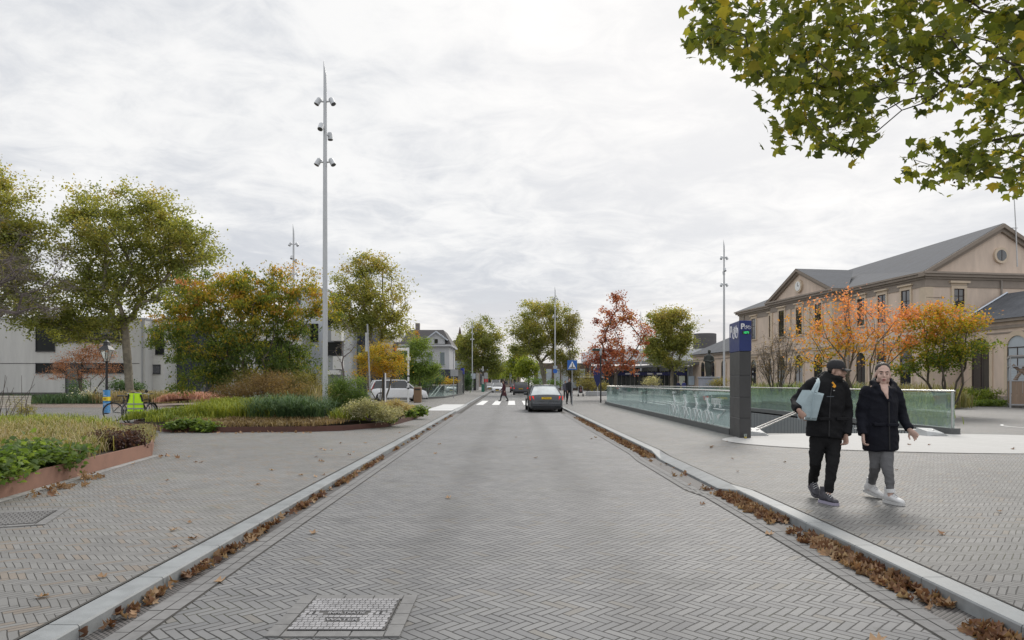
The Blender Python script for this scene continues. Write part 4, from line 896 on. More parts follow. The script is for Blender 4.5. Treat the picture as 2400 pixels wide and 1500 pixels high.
# --- low wall with arcade in front of station left
# --- canopy of the bus platform and station hall
cn = thing('station_canopy', 'low dark canopy with navy signage band and dark posts behind the railing', 'canopy', (X(1560, 92), 92, .06))
MB().add([(-8.6, 0, 3.25), (4.6, 0, 3.95), (4.6, 7, 3.95), (-8.6, 7, 3.25), (-8.6, 0, 3.45), (4.6, 0, 4.35), (4.6, 7, 4.35), (-8.6, 7, 3.45)], [(3, 2, 1, 0), (4, 5, 6, 7), (0, 1, 5, 4), (1, 2, 6, 5), (2, 3, 7, 6), (3, 0, 4, 7)]).build('canopy_roof', mat('canopy_grey', (.16, .165, .17), .6), cn)
MB().b(-7.0, 3.2, 1.4, 1.6, 2.5, 2.95).build('sign_band', mat('navy_sign', (.015, .02, .12), .5), cn); mb = MB(); [mb.b(x, x+.7, 1.36, 1.4, 2.62, 2.82) for x in (-5.2, -3.9, -2.2, -.9)]; mb.build('sign_text', SW, cn)
for x in (-6.8, -3.5, -.6, 1.0, 3.2): MB().b(x-.12, x+.12, 1.6, 1.9, 0, 3.6).build('post', DARK, cn)
MB().b(-7.5, 4.5, 6.6, 6.9, 0, 3.2).build('rear_wall', mat('hall_glass', (.05, .065, .07), .2, var=.6, scale=.9), cn); mb = MB(); [mb.b(x, x+.07, 6.5, 6.62, 0, 3.2) for x in [-7.4+i*.62 for i in range(20)]]; mb.build('mullions', GRY, cn)
MB().b(2.1, 2.9, 1.2, 1.35, 1.2, 2.4).build('poster', mat('poster_pale', (.55, .6, .5), .5), cn); MB().b(3.4, 4.2, 1.2, 1.35, 1.2, 2.4).build('poster', mat('poster_blue2', (.45, .55, .65), .5), cn); MB().b(2.2, 2.9, 1.0, 1.3, .4, 1.0).build('ticket_box', mat('yellow_box', (.65, .45, .02), .5), cn)
pr = thing('platform_roof', 'long white platform roofs beyond the red oak', 'roof', (X(1540, 130), 130, 0))
mb = MB(); mb.b(-13, 15, 0, 14, 5.8, 6.1); mb.b(-13, 15, .1, .5, 6.1, 8.0); mb.b(-15, 6, 2, 12, 2.6, 2.8); mb.b(-13, 15, 14, 14.4, 5.8, 8.0); mb.build('roof', mat('white_roof', (.62, .64, .66), .5, var=.08, scale=.3), pr); mb = MB(); mb.b(-13, 15, -.3, 0.05, 5.1, 5.8); [mb.b(x-.2, x+.2, 6, 6.4, 0, 5.8) for x in range(-12, 15, 4)]; mb.build('girder', mat('girder_grey', (.22, .22, .22), .6), pr)
MB().b(-13, 15, 13, 13.3, 0, 5.1).build('hall_wall', mat('hall_wall', (.30, .31, .32), .6, var=.4, scale=.5), pr)
wt = thing('round_tower', 'distant round tower block with dark top above the platform roofs', 'tower block', (X(1652, 250), 250, 0))
MB().lathe([(3.9, 0), (3.9, 14.2)], n=32).build('shaft', mat('tower_stone', (.33, .34, .37), .7, var=.12, scale=.5), wt, True); MB().lathe([(4.1, 14.2), (4.1, 19.4), (3.9, 19.6)], n=32).build('dark_drum', mat('tower_dark', (.10, .095, .10), .8, var=.15, scale=.8, stretch=(1, 1, 6)), wt, True)
mb = MB(); [mb.lathe([(3.98, z), (3.98, z+.5)], n=32) for z in (11.4, 13.2)]; mb.build('window_band', mat('band_glass', (.08, .10, .13), .3), wt); MB().b(2, 11, -1, 8, 0, 11.6).b(4, 14, 0, 8, 0, 8.8).build('side_block', mat('tower_pale', (.42, .45, .48), .6, var=.15, scale=.4), wt); MB().b(1.3, 3.4, -4.4, -3.9, 2, 12).build('glass_strip', mat('strip_glass', (.20, .28, .34), .2), wt)
o = thing('distant_building', 'pale blue glazed building glimpsed beyond the road', 'building', (X(1165, 260), 260, 0)); MB().b(-7, 9, 0, 8, 0, 6).build('wall', mat('far_wall', (.28, .22, .18), .7), o); MB().add([(-7.5, -.5, 6), (9, -.5, 6), (9, 8, 6), (-7.5, 8, 6), (-1, 2, 9), (9, 2, 10.4)], [(0, 1, 5, 4), (1, 2, 5), (2, 3, 4, 5), (3, 0, 4)]).build('roof', mat('far_blue', (.13, .18, .30), .5), o); mb = MB(); [mb.b(-6.5+i*1.6, -5.5+i*1.6, -.1, 0, 1, 5) for i in range(9)]; mb.build('windows', PANE, o)
o = thing('brick_block', 'brown brick building behind the trunk of the round green tree', 'building', (X(1335, 140), 140, 0)); MB().b(-7, 4, 0, 10, 0, 5.6).build('wall', mat('brown_brickwork', (.14, .10, .08), .8, var=.2, scale=3), o); mb = MB(); [mb.b(-6.5+i*1.7, -5.4+i*1.7, -.06, 0, .5, 4.4) for i in range(6)]; mb.build('windows', PANEL, o)

# --- left: modern white building
WSt = mat('white_render', (.54, .54, .52), .8, var=.10, scale=1.0, stretch=(1.5, 1.5, .25)); WBr = mat('white_render_bright', (.66, .66, .64), .8, var=.05); NAVY = mat('navy_cladding', (.035, .042, .062), .5, var=.15, scale=3, stretch=(6, 1, .3)); BLKW = mat('black_window', (.012, .014, .014), .30, var=.3, scale=.7, spec=.22); BLKF = mat('black_frame', (.035, .036, .04), .5)
def block(name, label, px0, px1, Y, ztop, m, dep=12, wins=(), extra=None, rz=0., cat='building'):
    x0, x1 = X(px0, Y), X(px1, Y); o = thing(name, label, cat, (x0, Y, 0), rz); w = (x1-x0)/math.cos(rz); MB().b(0, w, 0, dep, -.1, ztop).build('wall', m, o)
    MB().b(-.05, w+.05, -.06, dep+.05, ztop, ztop+.18).build('parapet', GRY, o)
    for a0, b0, a1, b1, wm in wins:
        u0, u1 = X(a0, Y)-x0, X(a1, Y)-x0; z1, z0 = Z(b0, Y), Z(b1, Y)
        f = MB(); f.b(u0-.06, u1+.06, -.10, 0, z0-.08, z0); f.b(u0-.06, u1+.06, -.10, 0, z1, z1+.06); f.b(u0-.06, u0, -.08, 0, z0, z1); f.b(u1, u1+.06, -.08, 0, z0, z1)
        n = max(1, int((u1-u0)/1.3)); [f.b(u0+(u1-u0)*i/n-.025, u0+(u1-u0)*i/n+.025, -.06, -.025, z0, z1) for i in range(1, n)]
        g = f.build('window', BLKF, o); MB().b(u0, u1, -.024, 0, z0, z1).build('pane', wm, g)
        if n > 2:
            for i in range(n):
                if random.random() < .4: MB().b(u0+(u1-u0)*i/n+.05, u0+(u1-u0)*(i+1)/n-.05, -.034, -.025, z1-(z1-z0)*random.uniform(.25, .8), z1).build('blind', mat('window_blind', (.16, .16, .155), .8), g)
    return o
b = block('white_building', 'large white rendered building with black strip windows at the far left', -330, 333, 64, 7.5, WSt, 14, [(80, 742, 122, 822, BLKW), (123, 742, 292, 800, BLKW), (80, 852, 298, 873, BLKW), (-250, 742, -60, 800, BLKW)], rz=.02)
MB().b(0, 26.6, -.06, 0, -.1, .62).build('plinth', mat('grey_plinth', (.10, .095, .09), .8), b); MB().b(0, 26, -.02, 0, 3.33, 3.38).build('joint_line', BLKF, b); [MB().tube([(x, -.12, .1), (x, -.12, 7.4)], .06, 8).build('downpipe', mat('zinc_grey', (.30, .31, .32), .5), b, True) for x in (12.2, 26.3)]
dr = MB().b(X(148, 64)-X(-330, 64), X(186, 64)-X(-330, 64), -.10, 0, -.1, 3.3).build('door', BLKF, b); MB().b(X(154, 64)-X(-330, 64), X(180, 64)-X(-330, 64), -.13, -.11, 0, 2.9).build('pane', mat('door_glass', (.10, .12, .11), .15), dr)
b = block('white_building', 'bright white stepped block beside the plane tree trunk', 334, 384, 66, 7.5, WBr, 13, [(336, 856, 375, 875, mat('grey_glass', (.12, .125, .14), .25)), (336, 770, 358, 810, BLKW), (366, 770, 384, 830, BLKW)])
b = block('navy_building', 'dark navy clad block behind the autumn cherry tree', 385, 482, 68.5, 8.0, NAVY, 10, [(470, 868, 482, 930, mat('grey_glass', (.12, .125, .14))), (392, 750, 440, 800, BLKW)])
b = block('white_building', 'pale grey flat block with high window band above the cherry tree', 483, 700, 70, 7.6, WSt, 12, [(492, 800, 560, 850, BLKW), (600, 800, 680, 850, BLKW), (488, 880, 500, 925, BLKW)])
b = block('white_building', 'tall pale blue grey block showing above the cherry tree by the mast', 684, 764, 74, 11.6, mat('pale_blue_wall', (.55, .58, .62), .7, var=.05), 12, [(696, 694, 703, 712, mat('blue_glass', (.13, .17, .22), .2)), (690, 760, 745, 800, BLKW), (718, 876, 740, 902, BLKW)])
b = block('balcony_building', 'white and grey building with stepped balconies behind the mast', 765, 806, 70, 8.6, mat('grey_wall', (.33, .345, .355), .8), 12, [(770, 735, 800, 765, BLKW), (768, 803, 800, 832, BLKW)])
for (a0, b0, a1, b1) in ((782, 762, 806, 800), (786, 836, 806, 866), (765, 868, 800, 878)): u = X(765, 70); MB().b(X(a0, 70)-u, X(a1, 70)-u, -1.0, 0, Z(b1, 70), Z(b0, 70)).build('balcony', WBr, b)
b = block('navy_building', 'dark blue clad tower block behind the plane tree and orange shrub', 807, 862, 76, 8.2, NAVY, 10, [(838, 808, 846, 848, mat('teal_glass', (.16, .22, .20), .2))])
b = block('white_building', 'white building with a grey band beyond the orange shrub', 884, 918, 84, 7.6, WBr, 10, [(886, 815, 900, 850, BLKW)])
MB().b(1.9, 5.5, 1, 6, 0, 6.6).build('grey_wing', mat('far_brick', (.20, .18, .17), .8, var=.2, scale=4), b)
# gabled white house
h = thing('gabled_house', 'white timber house with a gabled dormer above a dark restaurant front', 'house', (X(985, 80), 80, 0))
WH = mat('white_timber', (.55, .56, .58), .6, var=.05, stretch=(8, 8, .3)); MB().b(-2.2, 3.4, 0, 8, 3.1, 5.8).build('wall', WH, h); MB().b(-3.0, 4.9, -.8, 0, 0, .01).b(-2.6, 4.2, -.6, 0, 1.9, 3.1).build('fascia', NAVY, h); MB().b(-2.2, 4.4, 0, 8, 0, 3.1).build('shop_front', mat('dark_shop', (.03, .032, .035), .3, var=.4), h)
mb = MB(); mb.b(-2.5, 3.7, -.45, 8.3, 5.8, 6.0); mb.build('eaves', WH, h); MB().add([(-2.5, -.4, 6), (3.7, -.4, 6), (3.7, 8.3, 6), (-2.5, 8.3, 6), (-1.5, 2, 7.9), (2.5, 2, 7.9), (2.5, 7, 7.9), (-1.5, 7, 7.9)], [(0, 1, 5, 4), (1, 2, 6, 5), (2, 3, 7, 6), (3, 0, 4, 7), (4, 5, 6, 7)]).build('roof', mat('house_slate', (.06, .055, .055), .7), h)
d = MB().b(.9, 2.9, -.3, 3, 5.9, 6.7).prism([(.9, 6.7), (2.9, 6.7), (1.9, 7.45)], -.3, 3).build('dormer', WH, h); mb = MB(); mb.prism([(.5, 6.55), (1.9, 7.6), (1.9, 7.42), (.6, 6.45)], -.6, 3); mb.prism([(3.3, 6.55), (1.9, 7.6), (1.9, 7.42), (3.2, 6.45)], -.6, 3); mb.build('gable_trim', mat('trim_blue', (.50, .54, .60), .5), d); MB().b(1.7, 2.1, -.34, -.3, 6.15, 6.65).build('window', PANE, d)
for u in (-1.2, 1.2, 2.6): w = MB().b(u-.34, u+.34, -.06, 0, 3.5, 5.2).build('window', WH, h); MB().b(u-.25, u+.25, -.09, -.061, 3.6, 5.1).build('pane', mat('grey_glass2', (.20, .24, .26), .2), w)
MB().b(-1.0, -.5, 3, 3.5, 7.5, 8.8).build('chimney', mat('far_brick', (.20, .18, .17), .8), h)
h2 = thing('brick_house', 'dark brick house with a pointed turret left of the dense green tree', 'house', (X(1064, 134), 134, 0)); h2.scale = (1.36, 1.36, 1.36); BR = mat('red_brown_brick', (.105, .06, .05), .85, var=.2, scale=6)
MB().b(-1.5, 3.2, 0, 8, 2.6, 5.6).build('wall', BR, h2); MB().b(-1.5, 3.2, 0, 8, 0, 2.6).build('shop_front', mat('dark_shop', (.03, .032, .035), .3, var=.4), h2); MB().b(.1, 1.6, -.6, 1, 2.6, 6.3).build('turret', BR, h2); MB().loft([[(-.2, -.9, 6.3), (1.9, -.9, 6.3), (1.9, 1.3, 6.3), (-.2, 1.3, 6.3)], [(.6, -.1, 8.0), (1.1, -.1, 8.0), (1.1, .5, 8.0), (.6, .5, 8.0)], [(.8, .1, 9.2), (.88, .1, 9.2), (.88, .2, 9.2), (.8, .2, 9.2)]]).build('turret_roof', mat('turret_tiles', (.10, .06, .052), .8), h2)
MB().add([(-1.8, -.3, 5.6), (3.5, -.3, 5.6), (3.5, 8, 5.6), (-1.8, 8, 5.6), (-.5, 3, 7.4), (2.5, 3, 7.4)], [(0, 1, 5, 4), (1, 2, 5), (2, 3, 4, 5), (3, 0, 4)]).build('roof', mat('house_slate', (.06, .055, .055), .7), h2); MB().b(-.6, 2.9, -.68, -.61, 3.2, 4.3).build('grey_sign', mat('plate_grey', (.4, .45, .5), .5), h2)
for u in (-1, 1.9): w = MB().b(u, u+.7, -.06, 0, 3.4, 4.8).build('window', WH, h2); MB().b(u+.08, u+.62, -.09, -.061, 3.5, 4.7).build('pane', PANE, w)
o = block('terrace_roofs', 'grey roofed terrace with a chimney behind the small green trees', 918, 990, 98, 5.8, mat('far_brick', (.20, .18, .17), .8), 10, [(925, 830, 940, 850, PANE), (960, 830, 975, 850, PANE)], cat='house row')
MB().add([(-.3, -.3, 6), (4.8, -.3, 6), (4.8, 10, 6), (-.3, 10, 6), (.5, 3, 8.6), (4.2, 3, 8.6)], [(0, 1, 5, 4), (1, 2, 5), (2, 3, 4, 5), (3, 0, 4)]).build('roof', mat('far_grey_roof', (.26, .27, .29), .6), o)
# distant left glass railing and pylon
balustrade('distant glass balustrade left of the road with two white handrails behind', [(-9.6, 60.5), (-7.75, 62), (-6.6, 66), (-6.35, 88)], GLR, h=1.25)
o = thing('ramp_rail', 'pair of pale sloping handrails behind the distant left glass railing', 'handrail', (X(1008, 68), 68, .06)); [MB().tube([(k2, 0, .1), (k2+.55, 3, 1.2)], .04, 6).build('rail', mat('pale_rail', (.6, .6, .58), .5), o, True) for k2 in (0, .35)]
o = thing('parking_pylon', 'distant grey pylon with a blue top at the end of the left railing', 'pylon', (X(1084, 89), 89, .06)); MB().b(-.2, .2, -.5, .5, 0, 2.6).build('panel', DG, o); MB().b(-.21, .21, -.51, .51, 2.6, 3.4).build('sign_box', mat('far_sign_blue', (.03, .05, .35), .5), o)

# ================================================================ statue
GRAN = mat('granite', (.30, .32, .37), .6, var=.12, scale=8); BRZ = mat('bronze', (.045, .05, .045), .5, .4, .3, 6)
s = thing('statue', 'dark bronze statue of a standing figure in a long coat on a grey plinth', 'statue', (X(1661, 60), 60, .06))
MB().b(-.72, .72, -.7, .7, 0, 1.85, bev=.03).b(-.78, .78, -.76, .76, 1.85, 2.0, bev=.02).build('plinth', GRAN, s)
mb = MB(); mb.tube([(0, 0, 2.0), (0, 0, 2.75), (-.05, 0, 3.1), (-.02, 0, 3.5), (.02, 0, 3.85), (.02, 0, 3.98)], [(.22, .18), (.33, .26), (.31, .24), (.30, .22), (.33, .2), (.13, .12)], 14, side=(1, 0, 0)); mb.sphere((.05, -.02, 4.22), (.14, .16, .19)); mb.tube([(.02, 0, 3.9), (.04, 0, 4.15)], .09)
mb.tube([(-.30, 0, 3.8), (-.42, -.05, 3.4), (-.05, -.28, 3.35)], [.12, .10, .07]); mb.tube([(.33, 0, 3.8), (.40, -.1, 3.4), (.0, -.30, 3.28)], [.12, .10, .07]); mb.box((0, 0, 2.03), (.55, .5, .08)); mb.tube([(-.12, 0, 2.0), (-.14, -.05, 2.5)], .13); mb.tube([(.12, 0, 2.0), (.12, 0, 2.5)], .13)
remesh(mb, 'bronze_figure', BRZ, s, .03, 3)
# wooden crate frame at the right edge
o = thing('timber_enclosure', 'timber panelled metal cage with diagonal braces at the right edge', 'enclosure', (29.2, 40, .06), -.60); WD = mat('weathered_wood', (.26, .19, .14), .8, var=.2, scale=4, stretch=(10, 10, .6))
for x, y in ((0, 0), (4, 0), (0, 4), (4, 4), (2, 0)): MB().b(x-.04, x+.04, y-.04, y+.04, 0, 3.0).build('post', GRY, o)
for i in range(15): MB().b(.06+i*.262, .06+i*.262+.25, -.02, .02, .22, 1.55).build('plank', WD, o)
for i in range(15): MB().b(-.02, .02, .06+i*.262, .06+i*.262+.25, .22, 1.55).build('plank', WD, o)
mb = MB(); [mb.b(0, 4, -.05, .05, z, z+.06) for z in (.16, 1.55, 2.4, 2.94)]; [mb.b(-.05, .05, 0, 4, z, z+.06) for z in (.16, 1.55, 2.4, 2.94)]; [mb.tube([(0, 0, z), (4, 0, z)], .008, 4) for z in (1.7, 1.85, 2.0, 2.15, 2.3)]; mb.build('frame', GRY, o)
mb = MB(); mb.tube([(.2, .1, 1.6), (1.0, .1, 2.9)], .09, 4); mb.tube([(.1, .1, 2.5), (1.1, .1, 1.6)], .09, 4); mb.build('brace', WD, o); MB().b(-.05, 4.05, -.1, 4.05, 3.0, 3.08).build('lid', mat('lid_grey', (.35, .33, .32), .7), o)
# ================================================================ trees
PT = 'plane trees left of the road'
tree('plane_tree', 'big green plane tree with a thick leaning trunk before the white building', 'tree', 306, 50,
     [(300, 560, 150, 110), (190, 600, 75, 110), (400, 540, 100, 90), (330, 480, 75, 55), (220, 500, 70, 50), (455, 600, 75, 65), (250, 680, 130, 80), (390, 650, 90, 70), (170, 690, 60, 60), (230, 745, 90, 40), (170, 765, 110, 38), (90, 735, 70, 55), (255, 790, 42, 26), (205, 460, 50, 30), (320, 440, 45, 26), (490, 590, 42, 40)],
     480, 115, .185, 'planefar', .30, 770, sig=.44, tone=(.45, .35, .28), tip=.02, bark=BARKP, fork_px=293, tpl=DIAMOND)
tree('plane_tree', 'tall plane tree cut off by the left edge with its trunk out of view', 'tree', -150, 46,
     [(-40, 520, 130, 110), (30, 470, 60, 75), (60, 560, 70, 60), (-150, 560, 160, 140), (-60, 660, 150, 90), (-30, 440, 50, 60), (20, 620, 70, 70), (70, 700, 60, 60), (0, 560, 90, 90)], 380, 115, .185, 'planefar', .35, 760, sig=.44, tone=(.52, .3, .28), tip=.02, bark=BARKP)
# bare drooping tree at the left edge
tree('bare_tree', 'nearly leafless tree spreading grey purple twigs in from the left edge', 'tree', -170, 30,
     [(-60, 600, 150, 110), (40, 640, 95, 90), (110, 660, 80, 60), (130, 600, 70, 40), (20, 720, 90, 50), (-150, 600, 150, 130), (80, 730, 60, 30)], 190, 5, .085, 'olive', .22, 800, sig=.42, tone=(.3, .2, .3), tip=.010, bark=mat('grey_twig', (.15, .125, .12), .85, var=.3), twigs=14)
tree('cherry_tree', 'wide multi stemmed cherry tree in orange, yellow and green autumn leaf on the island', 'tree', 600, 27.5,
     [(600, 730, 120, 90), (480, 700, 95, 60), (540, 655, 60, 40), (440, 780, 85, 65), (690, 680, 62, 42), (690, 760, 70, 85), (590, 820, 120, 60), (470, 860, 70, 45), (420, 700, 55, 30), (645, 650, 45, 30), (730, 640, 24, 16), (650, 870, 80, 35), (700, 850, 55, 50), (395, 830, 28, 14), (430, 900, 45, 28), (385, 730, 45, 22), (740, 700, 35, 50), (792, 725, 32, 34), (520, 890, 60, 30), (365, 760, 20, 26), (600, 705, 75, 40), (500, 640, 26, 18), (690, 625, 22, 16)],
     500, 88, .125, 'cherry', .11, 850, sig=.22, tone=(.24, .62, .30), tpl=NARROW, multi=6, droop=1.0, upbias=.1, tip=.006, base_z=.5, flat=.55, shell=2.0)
tree('plane_tree', 'tall airy plane tree behind the mast and the orange shrub', 'tree', 866, 60,
     [(870, 690, 85, 85), (870, 625, 60, 38), (800, 660, 30, 30), (900, 740, 65, 60), (820, 700, 50, 55), (790, 730, 35, 50), (840, 770, 60, 30), (930, 770, 40, 35), (885, 615, 28, 22)], 240, 88, .185, 'planefar', .20, 845, sig=.42, tone=(.62, .25, .28), tip=.02, bark=BARKP)
tree('amber_tree', 'round amber and orange leaved small tree above the white car', 'tree', 890, 44,
     [(885, 848, 52, 36), (900, 828, 45, 24), (925, 850, 36, 32), (848, 862, 26, 26)], 110, 110, .085, 'amber', .10, 885, sig=.22, tone=(.4, -.2, .35), tip=.008, multi=5)
tree('bare_tree', 'thin bare multi stemmed tree between the mast and the orange tree', 'tree', 806, 44,
     [(808, 810, 16, 45), (790, 830, 20, 30), (830, 820, 20, 25)], 26, 3, .06, 'olive', .06, 880, sig=.2, tip=.010, twigs=4, bark=mat('grey_twig', (.15, .125, .12), .85))
tree('birch_tree', 'loose fresh green tree right of the white finger post', 'tree', 985, 56,
     [(980, 830, 34, 42), (955, 850, 24, 36), (975, 870, 42, 30), (1008, 868, 26, 30), (985, 800, 22, 20)], 150, 100, .12, 'green', .09, 880, sig=.3, tone=(.75, .2, .3), tip=.010)
tree('young_tree', 'slim amber tipped tree top beside the grey roofs', 'tree', 975, 66, [(974, 790, 9, 20)], 14, 40, .12, 'amber', .05, 850, sig=.2, tip=.01)
tree('plane_tree', 'dense dark green tree on the left pavement beyond the brick house', 'tree', 1137, 127,
     [(1125, 800, 48, 48), (1095, 800, 32, 30), (1155, 810, 32, 38), (1125, 765, 30, 22), (1110, 845, 40, 28), (1150, 855, 32, 22), (1172, 780, 10, 14)], 230, 105, .28, 'planefar', .34, 868, sig=.60, tone=(.36, .35, .26), tip=.02, bark=BARKP)
tree('plane_tree', 'round green plane tree with a curved trunk right of the road', 'tree', 1282, 88,
     [(1272, 770, 70, 48), (1230, 775, 40, 38), (1320, 770, 38, 42), (1275, 725, 60, 26), (1245, 815, 45, 30), (1310, 830, 45, 22), (1215, 815, 22, 22)], 280, 100, .21, 'planefar', .26, 850, sig=.46, tone=(.52, .4, .28), tip=.02, bark=BARKP, fork_px=1268)
tree('willow_tree', 'tall narrow grey green tree behind the crossing sign', 'tree', 1338, 86,
     [(1335, 790, 22, 50), (1330, 850, 24, 35), (1345, 745, 12, 22), (1350, 870, 20, 25)], 110, 70, .15, 'olive', .12, 880, sig=.35, tone=(.25, .2, .25), tip=.012)
for px, py, w, h_, Y, lb in ((1215, 845, 26, 34, 130, 'yellow green avenue tree right behind the dark cars'), (1200, 868, 17, 22, 170, 'small yellowish avenue tree far along the road'), (1240, 858, 24, 24, 115, 'yellow green street tree below the round plane tree'), (1160, 872, 14, 16, 190, 'distant avenue tree on the left at the end of the road'), (1178, 868, 10, 18, 230, 'farthest avenue tree closing the road view')):
    tree('avenue_tree', lb, 'tree', px, Y, [(px, py, w, h_), (px-w*.4, py+h_*.5, w*.7, h_*.5)], 60, 70, .3, 'lime' if w > 12 else 'green', .15, 888, sig=.6, tone=(.35, .2, .3), tip=.03, group='avenue trees along the far road')
tree('red_oak', 'open red brown oak with layered leaf clusters right of the road', 'tree', 1443, 60,
     [(1447, 710, 22, 22), (1430, 745, 42, 26), (1470, 745, 26, 26), (1440, 785, 42, 22), (1410, 795, 22, 18), (1400, 825, 26, 18), (1440, 835, 50, 26), (1490, 825, 18, 18), (1510, 780, 20, 28), (1420, 860, 32, 20), (1470, 855, 30, 22), (1390, 845, 22, 14)],
     150, 44, .19, 'redoak', .15, 880, sig=.27, tone=(.45, .1, .4), tip=.014)
tree('plane_tree', 'broad green tree over the dark canopy right of the red oak', 'tree', 1576, 78,
     [(1575, 790, 48, 45), (1555, 750, 40, 26), (1600, 770, 25, 40), (1540, 810, 35, 35), (1600, 820, 34, 26), (1585, 735, 22, 18), (1560, 845, 45, 18)], 240, 110, .20, 'planefar', .2, 868, sig=.42, tone=(.50, .4, .26), tip=.02, bark=BARKP)
tree('bare_tree', 'bare leafless shrubby tree in front of the left end of the station', 'tree', 1825, 36,
     [(1825, 800, 35, 45), (1800, 840, 40, 40), (1860, 820, 40, 40), (1840, 870, 45, 30), (1785, 870, 22, 25)], 230, 5, .07, 'brown', .09, 890, sig=.24, tone=(.5, .1, .3), tip=.007, multi=9, twigs=6, base_z=.2, jit=.04, pl=.9, maxseg=.9)
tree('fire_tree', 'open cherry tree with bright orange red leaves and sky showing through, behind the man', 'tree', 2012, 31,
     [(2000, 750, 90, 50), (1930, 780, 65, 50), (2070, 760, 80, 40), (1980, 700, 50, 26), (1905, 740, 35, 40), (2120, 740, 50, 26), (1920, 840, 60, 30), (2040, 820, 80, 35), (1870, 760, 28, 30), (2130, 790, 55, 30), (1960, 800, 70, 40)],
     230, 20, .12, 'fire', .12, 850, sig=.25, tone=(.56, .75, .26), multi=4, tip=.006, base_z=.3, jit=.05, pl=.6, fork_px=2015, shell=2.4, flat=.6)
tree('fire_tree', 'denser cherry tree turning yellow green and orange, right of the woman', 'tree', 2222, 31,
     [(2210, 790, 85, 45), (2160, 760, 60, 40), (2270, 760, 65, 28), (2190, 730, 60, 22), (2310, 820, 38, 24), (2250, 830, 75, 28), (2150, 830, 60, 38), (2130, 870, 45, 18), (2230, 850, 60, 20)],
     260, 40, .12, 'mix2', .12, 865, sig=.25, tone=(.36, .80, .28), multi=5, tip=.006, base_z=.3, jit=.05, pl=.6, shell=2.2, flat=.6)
tree('maple_shrub', 'spreading pinkish red maple shrub in front of the white building', 'shrub', 205, 52,
     [(205, 840, 70, 26), (250, 860, 40, 26), (160, 850, 45, 26), (215, 815, 35, 16), (130, 880, 30, 14), (200, 880, 50, 18)], 170, 42, .085, 'maple', .07, 890, sig=.28, tone=(.5, .1, .4), tip=.008, multi=7, flat=.45, trunk='stems', twigs=3)

# --- foreground plane: trunk stands outside the frame to the right, limbs reach in overhead
POLY = [(1648, -60), (1650, 25), (1622, 85), (1640, 112), (1700, 118), (1752, 128), (1772, 150), (1760, 185), (1800, 205), (1818, 262), (1812, 300), (1850, 330), (1905, 350), (1985, 362), (2055, 340), (2060, 290), (2095, 265), (2115, 215), (2158, 205), (2165, 262), (2205, 248), (2232, 195), (2290, 215), (2300, 280), (2240, 275), (2215, 305), (2190, 350), (2125, 352), (2110, 395), (2150, 425), (2260, 428), (2335, 400), (2372, 448), (2430, 440), (2600, 430), (2900, 300), (3150, 100), (3200, -500), (2600, -700), (1900, -420), (1700, -200)]
HOLES = [[(2080, 240), (2110, 190), (2150, 205), (2120, 260)], [(2215, 40), (2300, 45), (2290, 90), (2220, 85)], [(2190, 160), (2230, 150), (2240, 190), (2200, 200)], [(1870, 35), (1950, 40), (1940, 62), (1880, 60)]]
pts = []
while len(pts) < 1000:
    p = (random.uniform(1600, 3200), random.uniform(-700, 470))
    if p[1] < -60 and random.random() < .55: continue
    if inpoly(POLY, p) and not any(inpoly(h_, p) for h_ in HOLES):
        Y = 8.0+2.6*random.random()+.0008*(p[0]-1600); pts.append((X(p[0], Y), Y, Z(p[1], Y)))
ctr = np.array(pts); base = np.array((16.5, 10.5, .06))
t = thing('plane_tree', 'overhanging plane tree with large lobed leaves filling the top right corner', 'tree', tuple(base))
ctr = np.concatenate([ctr, [(X(a, 9.2), 9.2+random.uniform(-.3, .3), Z(b_, 9.2)) for a, b_ in ((1632, 92), (1650, 80), (1665, 105), (1690, 70), (1700, 100), (1725, 85), (1660, 15), (1755, 140), (1790, 180), (1815, 210))]])
sg = grow(base, (15.6, 10.2, 5.2), ctr, .34, .0036, jit=.12, pl=.3, maxseg=.5)
sg = [(a, b_, min(r0, .008+.016*max(0, a[0]-5.8)), min(r1, .008+.016*max(0, b_[0]-5.8))) for a, b_, r0, r1 in sg]; me = segs_mesh('trunk', sg, .02); me.transform(Matrix.Translation(-Vector(base))); link(me, 'trunk', mat('dark_branch', (.07, .058, .045), .85, var=.3), t)
ci = np.repeat(np.arange(len(ctr)), 12); P = ctr[ci]+rng.normal(size=(len(ci), 3))*np.array([.13, .15, .11])
V, Fc, c = leaves(P-base, .135, STAR, 'plane', .40+.26*rng.normal(size=len(ci)), .25, .5, .4)
link(npmesh('crown', V, Fc, c), 'crown', LEAF, t)
mb = MB(); [mb.sphere(tuple(ctr[i]-base+np.array([random.uniform(-.1, .1), 0, -.18])), .016, 8, 6) for i in rng.choice(len(ctr), 60, False)]; mb.build('seed_balls', mat('seed_ball', (.10, .07, .03), .9), t)

# ================================================================ planting
CORT = mat('corten_pink', (.25, .135, .095), .75, var=.16, scale=3, bump=.1); CORD = mat('corten_dark', (.095, .042, .032), .7, var=.2, scale=4); SOIL = mat('soil', (.045, .032, .022), .95, var=.3, scale=8, bump=.6)
def planter(label, poly, h, m, name='planter_edge'):
    o = thing(name, label, 'planter', (poly[0][0], poly[0][1], .06)); ox, oy = poly[0]; n = len(poly); mb = MB()
    for i in range(n):
        a, b = Vector(poly[i]), Vector(poly[(i+1) % n]); c = (a+b)/2; d = b-a; mb.box((c.x-ox, c.y-oy, h/2), (d.length+.02, .03, h), math.atan2(d.y, d.x))
    mb.build('edge_plate', m, o); sheet('soil', poly, [], h+.02, SOIL); return o
B1 = [(-7.16, 13.55), (-6.4, 8.6), (-5.55, 2.5), (-30, 2.5), (-30, 25), (-15.5, 23.5), (-10.5, 19.5), (-8.2, 15.6)]
planter('low pinkish rust steel planter edge at the left front', B1, .25, CORT)
